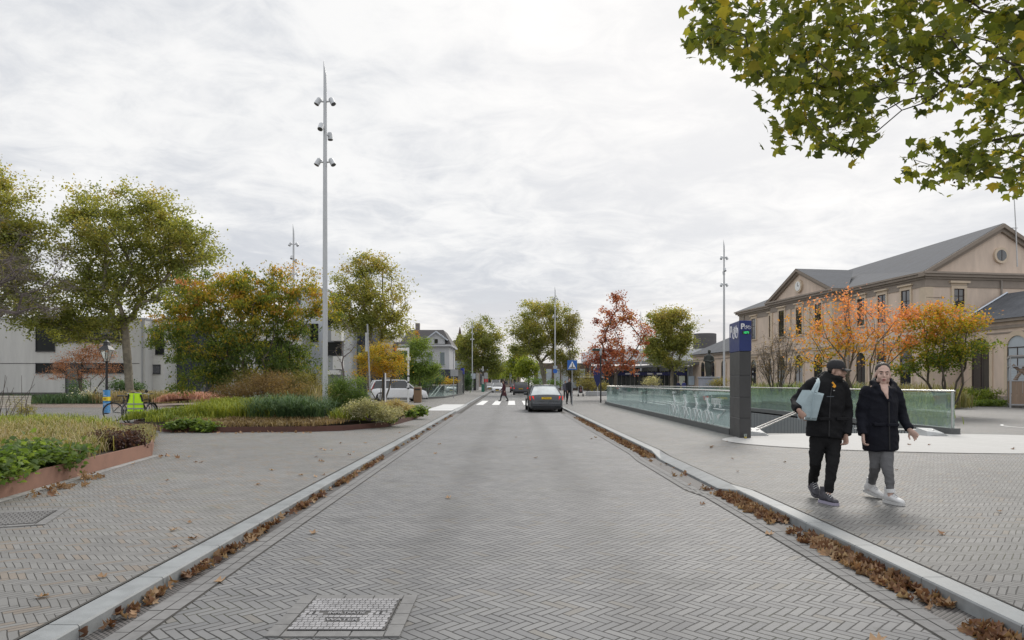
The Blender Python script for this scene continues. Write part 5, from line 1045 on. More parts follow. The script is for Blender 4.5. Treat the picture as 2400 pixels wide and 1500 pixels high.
B2 = [(-11.15, 21.2), (-10.3, 20.2), (-8.7, 19.95), (-6.1, 20.2), (-5.1, 20.7), (-4.1, 22.5), (-3.9, 26.5), (-3.95, 30.2), (-4.6, 34), (-6.5, 38), (-9.5, 39), (-12.5, 36), (-14, 29), (-13, 23.5)]
planter('dark rust steel edge around the planted island with the tall mast', B2, .16, CORD)
strip('cobble_strip', lambda y: -6.4-(y-8.6)*.1535, .02, .17, .0645, mat('pale_cobbles', (.30, .30, .29), .85, var=.35, scale=18), [2.5, 5, 8.6, 11, 13.6])
m1 = lambda x, y: .27+.12*min(1, max(0, min((-5.9-x)*.25+((y-8)*-.02), (16-y)*.22+.5, 1)))
ST1 = dict(kind='stuff', group='planting in the left front bed')
def zone(poly, n, zf=m1): return scatter(poly, n, zf)
blades('ornamental_grass', zone([(-7.3, 12.2), (-6.6, 10.0), (-13, 8.0), (-17, 14), (-12.5, 19), (-8.9, 15.2), (-7.7, 13.6)], 2400), .30, .013, 'straw', .85, (.48, .45), label='straw and olive coloured tufted grass filling the left front planter', cat='grass', kind='stuff', per=16, spread=.10)
blades('ornamental_grass', zone([(-9.6, 16.6), (-13, 20.5), (-17, 20), (-12.5, 15)], 520), .34, .013, 'lime', .6, (.5, .4), label='bright yellow green grass at the back of the left front planter', cat='grass', kind='stuff', per=16, spread=.09)
blades('ornamental_grass', zone([(-6.8, 8.9), (-6.6, 6), (-12, 5), (-14, 9)], 500), .30, .013, 'dgreen', .7, (.5, .4), label='dark green grass near the front left corner', cat='grass', kind='stuff', per=16, spread=.09)
lc = np.array([(-6.40+.11*(y-8.6)*-1+random.uniform(-.55, .10), y, random.uniform(.30, .46)) for y in np.linspace(6.2, 10.55, 95)]); lc[:, 0] = -6.4-(lc[:, 1]-8.6)*.152+np.array([random.uniform(-.75, .13) for _ in lc]); lc[:, 0] = np.minimum(lc[:, 0], -6.4-(lc[:, 1]-8.6)*.152+.03); lc[:, 2] = .12+np.where(lc[:, 0] > -6.42-(lc[:, 1]-8.6)*.152, .22+.15*rng.random(len(lc)), lc[:, 2])
for q2 in range(14): lc = np.vstack([lc, [(-6.85+random.uniform(-.35, .24), 10.45+random.uniform(-.35, .35), random.uniform(.20, .50))]])
leafmass('cranesbill', lc, 4200, (.10, .10, .055), .085, 'green', STAR, (.40, .35), 'leafy green cranesbill spilling over the pinkish planter edge', 'ground cover', kind='stuff', upbias=.9)
lc = np.array([(-7.40+random.uniform(-.45, .25), 12.95+random.uniform(-.6, .4), .34+random.uniform(0, .12)) for _ in range(60)])
blades('sedum_clump', lc*np.array([1, 1, .8]), .17, .016, 'purple', .5, (.6, .5), per=12, spread=.05, label='dark purple brown sedum at the corner of the pinkish planter', cat='plant', kind='stuff'); leafmass('sedum_head', lc+np.array([0, 0, .05]), 5200, (.08, .08, .06), .05, 'purple', DIAMOND, (.5, .4), 'dark brown sedum flower heads over the planter corner', 'plant', kind='stuff')
blades('low_grass', scatter([(-7.25, 13.35), (-8.15, 15.4), (-10, 18.8), (-10, 17.2), (-8.9, 15.2), (-7.9, 13.2)], 420, lambda a, b: .27), .15, .013, 'olive', .8, (.5, .5), label='low olive ground cover behind the dark sedum', cat='ground cover', kind='stuff', per=14, spread=.09)
# tall dry stalks at the left edge
o = thing('dry_stalks', 'thin dark dry flower stalks standing in front of the bench', 'plant', (-14.2, 19.2, .3)); mb = MB(); [mb.tube([(a, random.uniform(-.3, .3), 0), (a+random.uniform(-.1, .25), 0, .6), (a+random.uniform(-.1, .6), 0, random.uniform(.9, 1.5))], [.012, .009, .005], 4) for a in np.linspace(-1.2, .6, 16)]; mb.build('stems', mat('dry_stem', (.08, .06, .05), .9), o)
o = thing('wild_shrub', 'small brown green shrub behind the bench end at the left', 'shrub', (-18.5, 27, .06)); leafmass('crown', blob_pts([(60, 960, 30, 14), (35, 945, 18, 10)], 40, 27), 900, (.10, .10, .08), .06, 'olive', DIAMOND, (.3, .3), parent=o, org=(-18.5, 27, .06))
# island
m2 = lambda x, y: .20+.30*min(1, max(0, min((y-20.2)*.35, (-4.1-x)*.45, (x+13.4)*.4)))
IS = lambda poly, n: scatter(poly, n, m2)
def gr(poly, n, h_, w, pal, lean, tone, lb, per=16, spread=.1): return blades('ornamental_grass', IS(poly, n), h_, w, pal, lean, tone, label=lb, cat='grass', kind='stuff', per=per, spread=spread)
gr([(-12.9, 22.5), (-11.1, 21.1), (-9.3, 20.8), (-8.8, 23.5), (-11, 28), (-13.6, 28)], 700, .25, .02, 'lime', .7, (.35, .35), 'low mossy green grass at the left end of the island')
gr([(-10.4, 21.6), (-7.6, 21.4), (-7.2, 24.0), (-10.4, 24.5)], 700, .46, .018, 'lime', .75, (.62, .35), 'bright yellow green grass in the middle of the island')
gr([(-8.2, 21.4), (-6.1, 21.3), (-6.0, 22.4), (-8.1, 22.6)], 190, .68, .016, 'dgreen', 1.3, (.65, .6), 'tall blue green arching grass at the foot of the mast', 18, .12)
gr([(-5.6, 21.2), (-4.5, 22.4), (-4.4, 25), (-5.6, 25.5)], 330, .34, .018, 'lime', .7, (.4, .45), 'short yellow green grass at the right front of the island')
gr([(-9.8, 29), (-7.2, 25), (-7.6, 31), (-8.5, 34), (-11, 31)], 620, .85, .018, 'straw', .5, (.55, .4), 'tall straw coloured grasses in the middle of the island', 14, .14)
gr([(-6.0, 23.5), (-4.5, 24.5), (-4.2, 31), (-5.8, 33)], 560, .28, .016, 'straw', .6, (.7, .35), 'pale dry grasses at the right end of the island', 16, .12)
gr([(-10.2, 20.5), (-8.7, 20.15), (-6.0, 20.35), (-5.2, 20.9), (-5.4, 21.5), (-7.5, 21.5), (-10.3, 21.3)], 520, .15, .016, 'brown', .8, (.7, .4), 'low brown ground cover along the front of the island edge')
def bush(name, label, blobs, Y, n, sz, pal, tone, tpl=DIAMOND, sg=.12, nb=60, z0=.3):
    bp = blob_pts(blobs, nb, Y); bx_ = float(bp[:, 0].mean()); o = thing(name, label, 'shrub', (bx_, Y, z0)); mb = MB()
    for i in range(9): q3 = bp[rng.integers(len(bp))]; mb.tube([(random.uniform(-.1, .1), 0, 0), tuple(q3-np.array([bx_, Y, z0]))], [.02, .006], 4)
    mb.build('stems', TWIG, o); leafmass('crown', bp, n, (sg, sg, sg*.8), sz, pal, tpl, tone, parent=o, org=(bx_, Y, z0), upbias=.3); return o
bush('brown_shrub', 'broad reddish brown twiggy shrub under the cherry tree', [(600, 912, 95, 24), (660, 902, 60, 24), (550, 922, 60, 20), (620, 895, 60, 20)], 25.2, 16000, .055, 'brown', (.45, .35), NARROW, .16, 110)
bush('olive_shrub', 'olive green bushy plant left of the mast under the cherry tree', [(575, 888, 60, 18), (690, 892, 50, 22), (735, 905, 26, 22)], 26.5, 9000, .06, 'olive', (.35, .3), NARROW, .15, 80)
bush('green_shrub', 'dense green shrub just right of the mast', [(810, 912, 42, 28), (838, 930, 22, 18), (790, 905, 22, 22), (800, 945, 50, 16)], 23.2, 13000, .06, 'green', (.45, .35), NARROW, .13, 90)
bush('silver_shrub', 'pale whitish flowering shrub at the right front of the island', [(835, 965, 40, 16), (880, 965, 35, 14), (910, 968, 35, 14), (855, 950, 35, 12)], 21.9, 9000, .045, 'pale', (.6, .4), DIAMOND, .10, 90)
bush('beige_shrub', 'low beige brown seed headed shrub near the right tip of the island', [(925, 955, 32, 12), (945, 962, 22, 10)], 22.9, 4200, .045, 'straw', (.8, .3), DIAMOND, .09, 50)
bush('dark_shrub', 'small dark green cushion plant in the middle of the island edge', [(500, 965, 25, 9), (540, 975, 22, 7)], 22.0, 1800, .05, 'dgreen', (.25, .3), DIAMOND, .08, 30)
def cran(label, blobs, Y, n): leafmass('cranesbill', blob_pts(blobs, 50, Y), n, (.09, .09, .04), .095, 'green', STAR, (.7, .35), label, 'ground cover', kind='stuff', upbias=1.0)
cran('green cranesbill patch hanging over the dark edge at the left of the island', [(440, 995, 46, 12, 0, .3), (485, 999, 30, 9, 0, .3)], 20.1, 2600); cran('green cranesbill clump at the right tip of the island', [(985, 962, 22, 11), (970, 972, 16, 7)], 27.4, 900); cran('small green leafy clump left of the right tip of the island', [(915, 985, 22, 6), (960, 968, 14, 6)], 22.8, 500)
# bed in front of the white building, pink grass mound
blades('ornamental_grass', scatter([(-36.5, 46), (-29, 47.5), (-24, 49), (-24, 55), (-36, 56)], 900, lambda a, b: .1), .55, .05, 'dgreen', .6, (.6, .4), label='green ground cover in front of the white building', cat='ground cover', kind='stuff', per=14, spread=.25)
blades('ornamental_grass', scatter([(-29.5, 47.5), (-24.5, 47.5), (-23, 52), (-29, 52)], 260, lambda a, b: .1), .8, .04, 'straw', .6, (.8, .3), label='pale straw grass around the lantern poster', cat='grass', kind='stuff', per=14, spread=.2)
leafmass('white_asters', np.array([(X(px, 49), 49+random.uniform(-.5, .5), Z(py, 49)) for px, py in [(random.gauss(205, 22), random.gauss(928, 9)) for _ in range(60)]]), 520, (.12, .12, .08), .09, 'white', DIAMOND, (.5, .4), 'white flowering asters in front of the maple shrub', 'flowers', kind='stuff')
blades('pink_grass', scatter([(-22, 42.5), (-19, 42.2), (-18.3, 45), (-22, 45.5)], 900, lambda a, b: .1+.45*max(0, 1-((a+20.4)/2.2)**2)), .35, .05, 'pink', .6, (.5, .4), label='pink haze of muhly grass behind the bicycles', cat='grass', kind='stuff', per=14, spread=.15)
bush('green_shrub', 'dark green bush along the white wall behind the lantern', [(290, 905, 40, 12), (330, 915, 25, 8), (180, 905, 25, 12)], 56, 2600, .14, 'dgreen', (.5, .35), DIAMOND, .25, 60)
# right: bed behind the far railing
B3 = [(13.2, 21.5), (15.2, 24.0), (16.5, 30), (27, 41), (27, 47), (13.5, 47), (13.1, 34)]
sheet('soil', B3, [], .10, SOIL)
hz3 = lambda a, b: .12+.30*max(0, min(1, (a-13)*.3, (b-21)*.15))
blades('ground_cover', scatter(B3, 1700, hz3), .50, .035, 'lime', .7, (.25, .4), label='fresh green planting seen through the far glass balustrade', cat='ground cover', kind='stuff', per=16, spread=.22)
blades('ground_cover', scatter([(13.2, 30), (13.2, 46), (22, 46), (16, 31)], 1100, hz3), .95, .03, 'green', .5, (.7, .4), label='taller green stalks below the bare shrub and cherry trees', cat='ground cover', kind='stuff', per=16, spread=.2)
leafmass('hedge', np.array([(random.uniform(27.8, 31.5), random.uniform(43.5, 46.5), random.uniform(.15, 1.05)) for _ in range(180)]), 15000, (.18, .18, .10), .10, 'lime', DIAMOND, (.15, .3), 'low clipped green hedge left of the timber cage', 'hedge', kind=None)
leafmass('hedge', np.array([(random.uniform(27, 30.5), random.uniform(41.8, 43.2), random.uniform(.12, .42)) for _ in range(90)]), 5000, (.15, .15, .06), .09, 'green', DIAMOND, (.8, .3), 'low pale green cushion planting in front of the hedge', 'hedge', kind=None)
blades('ornamental_grass', scatter([(16, 37), (25.5, 38), (27.5, 46), (14.5, 47)], 700, lambda a, b: .12), 1.25, .035, 'olive', .45, (.45, .4), label='tall olive grasses between the cherry trees and the station wall', cat='grass', kind='stuff', per=14, spread=.25)
bush('white_asters', 'white flowering shrub between the lamp mast and the canopy behind the railing', [(1528, 893, 20, 9)], 62, 1300, .09, 'pale', (.75, .3), DIAMOND, .16, 40)
bush('green_shrub', 'green shrubs with pale heads between the pedestrians and the flag', [(1372, 900, 26, 12), (1400, 905, 28, 10), (1380, 885, 12, 8)], 82, 2600, .16, 'olive', (.5, .4), DIAMOND, .25, 60)
bush('low_shrub', 'low shrubs beside the statue plinth', [(1690, 895, 22, 8), (1675, 900, 16, 6)], 58, 1200, .09, 'olive', (.45, .4), DIAMOND, .16, 40)
bush('green_shrub', 'dark bushes under the small green trees by the restaurant', [(985, 898, 40, 8), (1025, 892, 30, 5)], 62, 2200, .13, 'dgreen', (.5, .4), DIAMOND, .2, 50)
bush('amber_shrub', 'orange brown low shrubs in front of the restaurant', [(1040, 893, 32, 5)], 74, 1000, .14, 'amber', (.5, .4), DIAMOND, .2, 40)
bush('green_shrub', 'dark shrub between the blue topped pylon and the left lamp mast', [(1092, 900, 12, 16), (1098, 885, 8, 12)], 100, 1200, .2, 'dgreen', (.3, .3), DIAMOND, .3, 30)
bush('green_shrub', 'distant hedge between the parked cars and the crossing sign', [(1255, 895, 26, 8), (1300, 897, 24, 7)], 108, 1800, .2, 'green', (.4, .3), DIAMOND, .3, 50)

# ================================================================ fallen leaves
CURL = (np.array([(0, -.5, .05), (.40, -.30, .22), (.16, -.05, 0), (.52, .15, .26), (.15, .22, .02), (0, .55, .22), (-.15, .22, .02), (-.50, .15, .16), (-.16, -.05, 0), (-.42, -.30, .25)]), np.array([(0, 1, 2, 8), (8, 2, 4, 6), (2, 3, 4, 4), (6, 7, 8, 8), (6, 4, 5, 5), (0, 8, 9, 9)]))
_f = [(0, 1, 2), (0, 2, 8), (0, 8, 9), (2, 3, 4), (2, 4, 6), (2, 6, 8), (6, 7, 8), (4, 5, 6)]; CURL = (CURL[0], np.array(_f))
def litter(name, P, size, label, pal='litter'):
    n = len(P); V, Fc, c = leaves(P, size, CURL, pal, rng.random(n), .15, 0, .35); V[:, 2] = np.maximum(V[:, 2], .008)
    return tag(link(npmesh(name, V, Fc, c), name, DRY), label, 'leaf litter', None, 'stuff')
P = []
while len(P) < 2500:
    y = 3.2+(random.random()**1.15)*30
    if 9.75 < y < 14.0 and random.random() < .96: continue
    if y > 19 and random.random() < (y-19)/12: continue
    if math.sin(y*5.1)+math.sin(y*2.3+1)+.6*math.sin(y*11) < random.uniform(-2.0, .2): continue
    a = random.random(); dx = .01+.24*a**1.4; P.append((kr(y)[0]-dx-.01, y, .010+.032*random.random()*(1-a*.7)))
litter('leaf_litter', np.array(P), .080, 'thick drift of curled brown leaves in the right hand gutter')
P = []; cl = [3.7+i*.42+random.uniform(-.1, .1) for i in range(70)]
for c0_ in cl:
    for _ in range(int(random.choice([3, 8, 14, 22]) if c0_ < 14 else random.choice([0, 0, 3, 7]))): y = c0_+random.gauss(0, .13); P.append((KL(y)+.015+abs(random.gauss(0, .045)), y, .012+.035*random.random()))
litter('leaf_litter', np.array(P), .082, 'scattered clumps of curled brown leaves in the left hand gutter')
P = []
for cx_, cy_, n in ((-6.3, 9.3, 28), (-6.55, 10.3, 26), (-6.1, 8.8, 10), (-7.0, 13.3, 6)):
    for _ in range(n): P.append((cx_+random.gauss(0, .13)+.15, cy_+random.gauss(0, .16), .07+.03*random.random()))
for _ in range(40): t_ = random.random(); P.append((-10.3+5*t_+random.gauss(0, .2), 19.8+random.gauss(0, .15), .07))
litter('leaf_litter', np.array(P), .09, 'dry tan leaves gathered along the planter edges', 'tan')
# single leaves on the paving, copied one by one
def leafproto(pal, tone):
    V, Fc, c = leaves(np.zeros((1, 3)), .10, CURL, pal, np.array([tone]), 3, 0, 0); V[:, 2] -= V[:, 2].min(); return npmesh('fallen_leaf', V, Fc, c)
lp = {'tan': [leafproto('tan', t) for t in (.1, .5, .9)], 'litter': [leafproto('litter', t) for t in (.3, .6, .9)]}
def scat_leaves(n, fn, lb, gp, z, pal):
    for _ in range(n):
        x_, y_ = fn(); o = link(random.choice(lp[pal]), 'fallen_leaf', DRY); o.location = (x_, y_, z+.003); o.rotation_euler = (random.uniform(-.2, .2), random.uniform(-.2, .2), random.uniform(0, 6.28)); s_ = random.uniform(.6, 1.1); o.scale = (s_, s_, s_)
        tag(o, lb, 'fallen leaf', gp)
scat_leaves(20, lambda: (random.uniform(-7.2, -2.9), 3.6+random.random()**1.6*12), 'single dry tan leaf lying on the brick pavement left of the road', 'loose leaves on the left pavement', .064, 'tan')
scat_leaves(18, lambda: (KL(6)-.35+random.gauss(0, .5)*0-abs(random.gauss(0, .5)), 3.8+random.random()*16), 'single dry tan leaf lying on the brick pavement left of the road', 'loose leaves on the left pavement', .064, 'tan')
scat_leaves(30, lambda: (random.uniform(3.4, 14), 4.5+random.random()**1.3*13), 'single brown leaf lying on the brick pavement right of the road', 'loose leaves on the right pavement', .066, 'litter')
scat_leaves(9, lambda: (random.choice([random.uniform(-2.2, 2.5), 2.45-abs(random.gauss(0, .25)), -2.1+abs(random.gauss(0, .2))]), 4+random.random()*16), 'single leaf lying on the grey brick roadway', 'loose leaves on the road', .004, 'tan')
for (px, py) in ((1052, 1163), (1805, 1247), (517, 1356)):
    Yl = 2400/(py-HZ); o = link(lp['tan'][1], 'fallen_leaf', DRY); o.location = (X(px, Yl), Yl, .008); tag(o, 'single leaf lying on the grey brick roadway', 'fallen leaf', 'loose leaves on the road')
# ================================================================ people
def cloth(name, col, rough=.85, sc=9, b=.5, var=.18):
    m = mat(name, col, rough, var=var, scale=sc, bump=b, bscale=sc*1.5, spec=.25)
    return m
SKIN = mat('skin', (.42, .27, .21), .5, var=.08, scale=14, spec=.4); SKINW = mat('skin_light', (.58, .40, .33), .5, var=.07, scale=14, spec=.4)
DKH = mat('dark_hair', (.022, .016, .013), .6, var=.3, scale=30, bump=.4); EYE = mat('eye_dark', (.03, .02, .018), .3); LIP = mat('lip', (.36, .13, .12), .5)
def ell(mb, c, B, r, n=14, m=10):
    f, s, u = B; rings = []
    for i in range(m+1):
        t = math.pi*min(max(i/m, .03), .97)
        rings.append([Vector(c)+f*(r[0]*math.sin(t)*math.cos(2*math.pi*k2/n))+s*(r[1]*math.sin(t)*math.sin(2*math.pi*k2/n))-u*(r[2]*math.cos(t)) for k2 in range(n)])
    mb.loft(rings)
def basis(az, pitch=0., roll=0.):
    """forward: az 0 = towards the camera (-Y), positive turns to +X"""
    f = Vector((math.sin(az), -math.cos(az), 0)); s = Vector((math.cos(az), math.sin(az), 0)); u = Vector((0, 0, 1))
    q1 = Matrix.Rotation(pitch, 3, s) @ Matrix.Rotation(roll, 3, f); return q1 @ f, q1 @ s, q1 @ u
def head(mb, c, B, k2=1.):
    f, s, u = B; P = lambda a, b, d: Vector(c)+(f*a+s*b+u*d)*k2; E = lambda p, r: ell(mb, P(*p), B, [q*k2 for q in r])
    E((-.012, 0, .03), (.097, .075, .092)); E((.028, 0, -.035), (.066, .062, .082)); E((.052, 0, -.098), (.032, .032, .026)); E((.080, 0, .026), (.016, .050, .014))
    for q in (-1, 1): E((.056, q*.036, -.038), (.030, .028, .034)); E((-.008, q*.077, -.018), (.018, .010, .032)); E((.02, q*.05, -.075), (.035, .018, .028))
    mb.tube([P(.090, 0, .012), P(.108, 0, -.018), P(.116, 0, -.032), P(.098, 0, -.040)], [.008*k2, .010*k2, .0135*k2, .008*k2], 8)
    E((.090, 0, -.066), (.012, .024, .009)); E((.086, 0, -.082), (.011, .018, .008))
def facebits(c, B, par, k2=1., lip=LIP):
    f, s, u = B; P = lambda a, b, d: Vector(c)+(f*a+s*b+u*d)*k2
    for q in (-1, 1):
        mb = MB(); ell(mb, P(.085, q*.031, -.004), B, (.009*k2, .012*k2, .0055*k2), 10, 6); mb.build('eye', EYE, par, True)
        MB().tube([P(.092, q*.014, .018), P(.093, q*.033, .024), P(.080, q*.050, .018)], [.003*k2, .0042*k2, .002*k2], 6).build('eyebrow', DKH, par, True)
    mb = MB(); ell(mb, P(.099, 0, -.067), B, (.007*k2, .021*k2, .005*k2), 10, 6); ell(mb, P(.095, 0, -.078), B, (.008*k2, .018*k2, .0055*k2), 10, 6); mb.build('lips', lip, par, True)
def hand(mb, w, d, n, curl, side=1, k2=1., thumb_in=.3):
    d = Vector(d).normalized(); n = Vector(n); n = (n-d*n.dot(d)).normalized(); s = d.cross(n)*side; w = Vector(w)
    mb.tube([w-d*.03, w+d*.02, w+d*.06*k2, w+d*.092*k2], [(.026, .020), (.034*k2, .019*k2), (.042*k2, .017*k2), (.040*k2, .013*k2)], 12, side=s)
    for i, (L, o_) in enumerate(((.072, .034), (.080, .0115), (.075, -.0115), (.060, -.033))):
        p = w+d*.085*k2+s*o_*k2; dd = d.copy()+s*(o_*1.2); dd.normalize(); pts = [p]; a = 0; c_ = curl[i] if hasattr(curl, '__len__') else curl*(1+.12*i)
        for fr in (.45, .32, .23): a += c_; v_ = dd*math.cos(a)+n*math.sin(a); p = p+v_*L*fr*k2; pts.append(p)
        mb.tube(pts, [.0098*k2, .0092*k2, .0085*k2, .0066*k2], 8)
    p = w+d*.022*k2+s*.030*k2; v1 = (d*.62+s*.70+n*thumb_in).normalized(); v2 = (d*.85+s*.25+n*(thumb_in+.25)).normalized()
    mb.tube([p, p+v1*.040*k2, p+v1*.040*k2+v2*.030*k2, p+v1*.040*k2+v2*.048*k2], [.014*k2, .012*k2, .0105*k2, .0075*k2], 8)
def shoe(par, ankle, toe_dir, pitch, up_m, sole_m, acc_m, L=.295, k2=1., high=.15):
    """ankle: point above the heel on the ground line; pitch lifts the heel about the toe"""
    f = Vector(toe_dir).normalized(); s = f.cross(Vector((0, 0, 1))); A = Vector(ankle)
    M = lambda a, b, z: (A+f*a+s*b+Vector((0, 0, z)))
    def T(p):  # pitch about the ball of the foot
        pv = A+f*L*.62; q = Vector(p)-pv; return pv+Matrix.Rotation(-pitch, 3, s) @ q
    st_ = [(-.075, .030, .022, .110), (-.06, .040, .022, .135), (-.02, .044, .022, .145), (.03, .046, .022, .135), (.07, .049, .022, .112), (.12, .052, .022, .088), (.16, .048, .022, .076), (.185, .036, .022, .066), (.198, .018, .024, .050)]
    rings = []
    for a, w, z0, z1 in st_: rings.append([T(M(a, w*math.cos(t), z0+(z1-z0)*(.5+.5*math.sin(t)) if True else 0)) for t in [i*math.pi/6 for i in range(12)]])
    mb = MB(); mb.loft(rings); mb.tube([T(M(-.02, 0, .08)), T(M(-.025, 0, high+.05))], [.045, .040], 12)
    o = remesh(mb, 'shoe', up_m, par, .006, 3)
    rings = []
    for a, w in ((-.082, .028), (-.07, .041), (-.02, .046), (.05, .046), (.10, .051), (.14, .053), (.17, .046), (.195, .032), (.205, .012)): rings.append([T(M(a, -w, .002)), T(M(a, w, .002)), T(M(a, w*.97, .034)), T(M(a, -w*.97, .034))])
    MB().loft(rings).build('sole', sole_m, o); mb = MB()
    for i in range(4): a = .035+i*.024; z = .138-i*.015; mb.tube([T(M(a, -.03, z-.01)), T(M(a, 0, z+.006)), T(M(a+.012, .03, z-.01))], .0035, 5)
    mb.build('laces', acc_m, o); return o
from mathutils import noise as NZ
def wrinkle(o, amp=.010, fx=5., fz=11., seed=0.):
    me = o.data; n = len(me.vertices); co_ = np.empty(n*3, np.float32); me.vertices.foreach_get('co', co_); nr = np.empty(n*3, np.float32); me.vertices.foreach_get('normal', nr); co_ = co_.reshape(-1, 3); nr = nr.reshape(-1, 3)
    d = np.array([(1-abs(NZ.noise(Vector((p[0]*fx+seed, p[1]*fx, (p[2]+p[0]*.35)*fz))))*2.2)*.6+NZ.noise(Vector((p[0]*fx*2.3, p[1]*9+seed, p[2]*fz*.9)))*.7 for p in co_.astype(float)])
    co_ += nr*(amp*(d-.35))[:, None]; me.vertices.foreach_set('co', co_.ravel()); me.update()
def JJ(base, Yb):
    bx_ = X(base, Yb)
    def J(zx, zy, dy=0.):
        Y = Yb+dy; px = 1820+zx/3.947; py = 820+zy/3.947; return Vector((X(px, Y)-bx_, dy, Z(py, Y)-.06))
    return J, bx_
# ---- man
Yb = 8.4; J, bx_ = JJ(1925, Yb); man = thing('person', 'person in black parka, black cap and black trousers carrying a pale tote bag', 'person', (bx_, Yb, .06))
BJ = cloth('black_jacket', (.009, .009, .0105), .8, 7, .9); BT = cloth('black_trousers', (.009, .009, .010), .85, 10, .6)
HB = basis(R(44), R(5)); hc = J(556, 188, -.03)
mb = MB(); head(mb, hc, HB); mb.tube([hc-HB[0]*.015-Vector((0, 0, .05)), J(525, 262, 0), J(490, 320, .02)], [(.062, .062), (.062, .062), (.09, .08)], 12, side=(1, 0, 0))
mb.tube([J(485, 300, .0), J(475, 420, .0), J(465, 600, .0), J(455, 840, .0)], [(.14, .08), (.17, .11), (.15, .10), (.15, .10)], 14, side=(1, 0, 0))
for a in ([J(345, 318, 0), J(188, 480, .05), J(208, 560, -.20)], [J(605, 335, 0), J(648, 560, .02), J(645, 780, -.10)]): mb.tube(a, [.05, .045, .030], 10)
for a in ([J(380, 830, 0), J(365, 1060, -.05), J(335, 1225, .24), J(325, 1290, .27)], [J(530, 830, 0), J(512, 1080, -.18), J(482, 1300, -.23), J(470, 1360, -.24)]): mb.tube(a, [.072, .040, .034, .036], 10)
hand(mb, J(212, 566, -.215), (.45, -.45, -.75), (.8, .3, -.2), [.55, .6, .65, .7], -1); hand(mb, J(642, 795, -.11), (-.05, -.1, -1), (-.9, -.3, 0), [.75, .8, .85, .9], 1)
remesh(mb, 'body', SKIN, man, .0055, 3, .4); facebits(hc, HB, man)
MB().tube([J(262, 622, -.26), J(257, 640, -.28)], .005, 6).build('cigarette', mat('cig', (.8, .8, .78), .6), man)
mb = MB(); cs = (1, 0, 0)
mb.tube([J(446, 812, 0), J(447, 800, 0), J(450, 700, 0), J(457, 600, 0), J(465, 500, 0), J(474, 420, 0), J(480, 360, 0), J(478, 315, .01), J(480, 280, .02), J(492, 245, .02)],
        [(.215, .135), (.232, .15), (.225, .15), (.212, .15), (.205, .15), (.21, .145), (.205, .135), (.18, .12), (.13, .10), (.09, .085)], 20, side=cs)
mb.tube([J(490, 290, .02), J(505, 250, .0), J(520, 222, -.01)], [(.125, .11), (.105, .10), (.098, .095)], 16, side=cs)   # standing collar
mb.tube([J(405, 262, .08), J(450, 235, .13), J(540, 245, .12), J(590, 290, .03)], [.045, .07, .06, .04], 10)                        # hood at the back
mb.tube([J(545, 268, -.10), J(585, 262, -.06), J(588, 300, -.07)], [.045, .05, .03], 10)
mb.tube([J(372, 305, 0), J(335, 325, 0), J(250, 400, .03), J(185, 478, .06), J(190, 520, -.08), J(208, 556, -.20)], [.088, .088, .078, .075, .066, .058], 14)
mb.tube([J(575, 320, 0), J(612, 350, 0), J(640, 450, .01), J(655, 570, .02), J(655, 680, -.04), J(647, 785, -.11)], [.085, .082, .072, .068, .062, .054], 14)
wrinkle(remesh(mb, 'jacket', BJ, man, .010, 5), .014)
mb = MB(); mb.tube([J(525, 330, -.155), J(545, 345, -.165)], [(.022, .006), (.016, .006)], 6, side=cs); mb.tube([J(515, 300, -.135), J(545, 335, -.16)], [.012, .010], 6); mb.build('orange_tag', mat('orange_cloth', (.75, .33, .02), .7), man)
MB().tube([J(532, 372, -.155), J(532, 380, -.157)], .010, 8).build('button', mat('button_grey', (.3, .3, .3), .4), man)
MB().tube([J(520, 300, -.14), J(500, 420, -.155), J(490, 600, -.158), J(485, 800, -.158)], [(.007, .0025)]*4, 6, side=cs).build('zip_flap', mat('zip_black', (.013, .013, .015), .6), man)
mb = MB(); [mb.b(J(zx, zy, 0).x-.075, J(zx, zy, 0).x+.075, -.165, -.12, J(zx, zy, -.16).z-.02, J(zx, zy, -.16).z+.02, bev=.008) for zx, zy in ((400, 640), (555, 640))]; mb.build('pocket_flaps', BJ, man)
mb = MB(); mb.tube([J(452, 770, 0), J(452, 850, 0), J(452, 900, 0)], [(.185, .12), (.178, .12), (.13, .095)], 18, side=cs)
mb.tube([J(385, 820, 0), J(368, 940, -.02), J(362, 1050, -.05), J(352, 1130, .08), J(338, 1205, .22), J(332, 1250, .26)], [.100, .088, .068, .064, .058, .052], 14)
mb.tube([J(528, 820, 0), J(522, 940, -.07), J(514, 1075, -.17), J(498, 1180, -.20), J(485, 1275, -.225), J(482, 1325, -.235)], [.100, .088, .070, .064, .058, .052], 14)
wrinkle(remesh(mb, 'trousers', BT, man, .009, 4), .011, 7, 13, 3.)
WSh = mat('sneaker_white', (.66, .66, .66), .6, var=.06); PSh = mat('sneaker_dark', (.05, .048, .06), .6, var=.5, scale=25); PUR = mat('sneaker_purple', (.16, .13, .38), .6)
fz = J(470, 1405, -.25); shoe(man, (fz.x-.01, -.21, 0), (.30, -.95, 0), 0, PSh, mat('sole_mauve', (.30, .28, .36), .6), WSh); shoe(man, (J(330, 1300, .26).x, .26, .02), (-.12, -1, 0), .40, PSh, mat('sole_dark', (.10, .095, .11), .7), WSh)
f, s, u = HB; mb = MB(); rings = []
for zz, rr in ((.018, 1.0), (.035, 1.02), (.07, .98), (.10, .84), (.122, .55), (.132, .08)): rings.append([hc+f*(-.012+.108*rr*math.cos(t))+s*(.086*rr*math.sin(t))+u*(zz) for t in [i*math.pi/12 for i in range(24)]])
mb.loft(rings); cap = mb.build('cap', mat('cap_black', (.016, .016, .019), .75, var=.2, scale=20, bump=.3), man, True)
rings = []
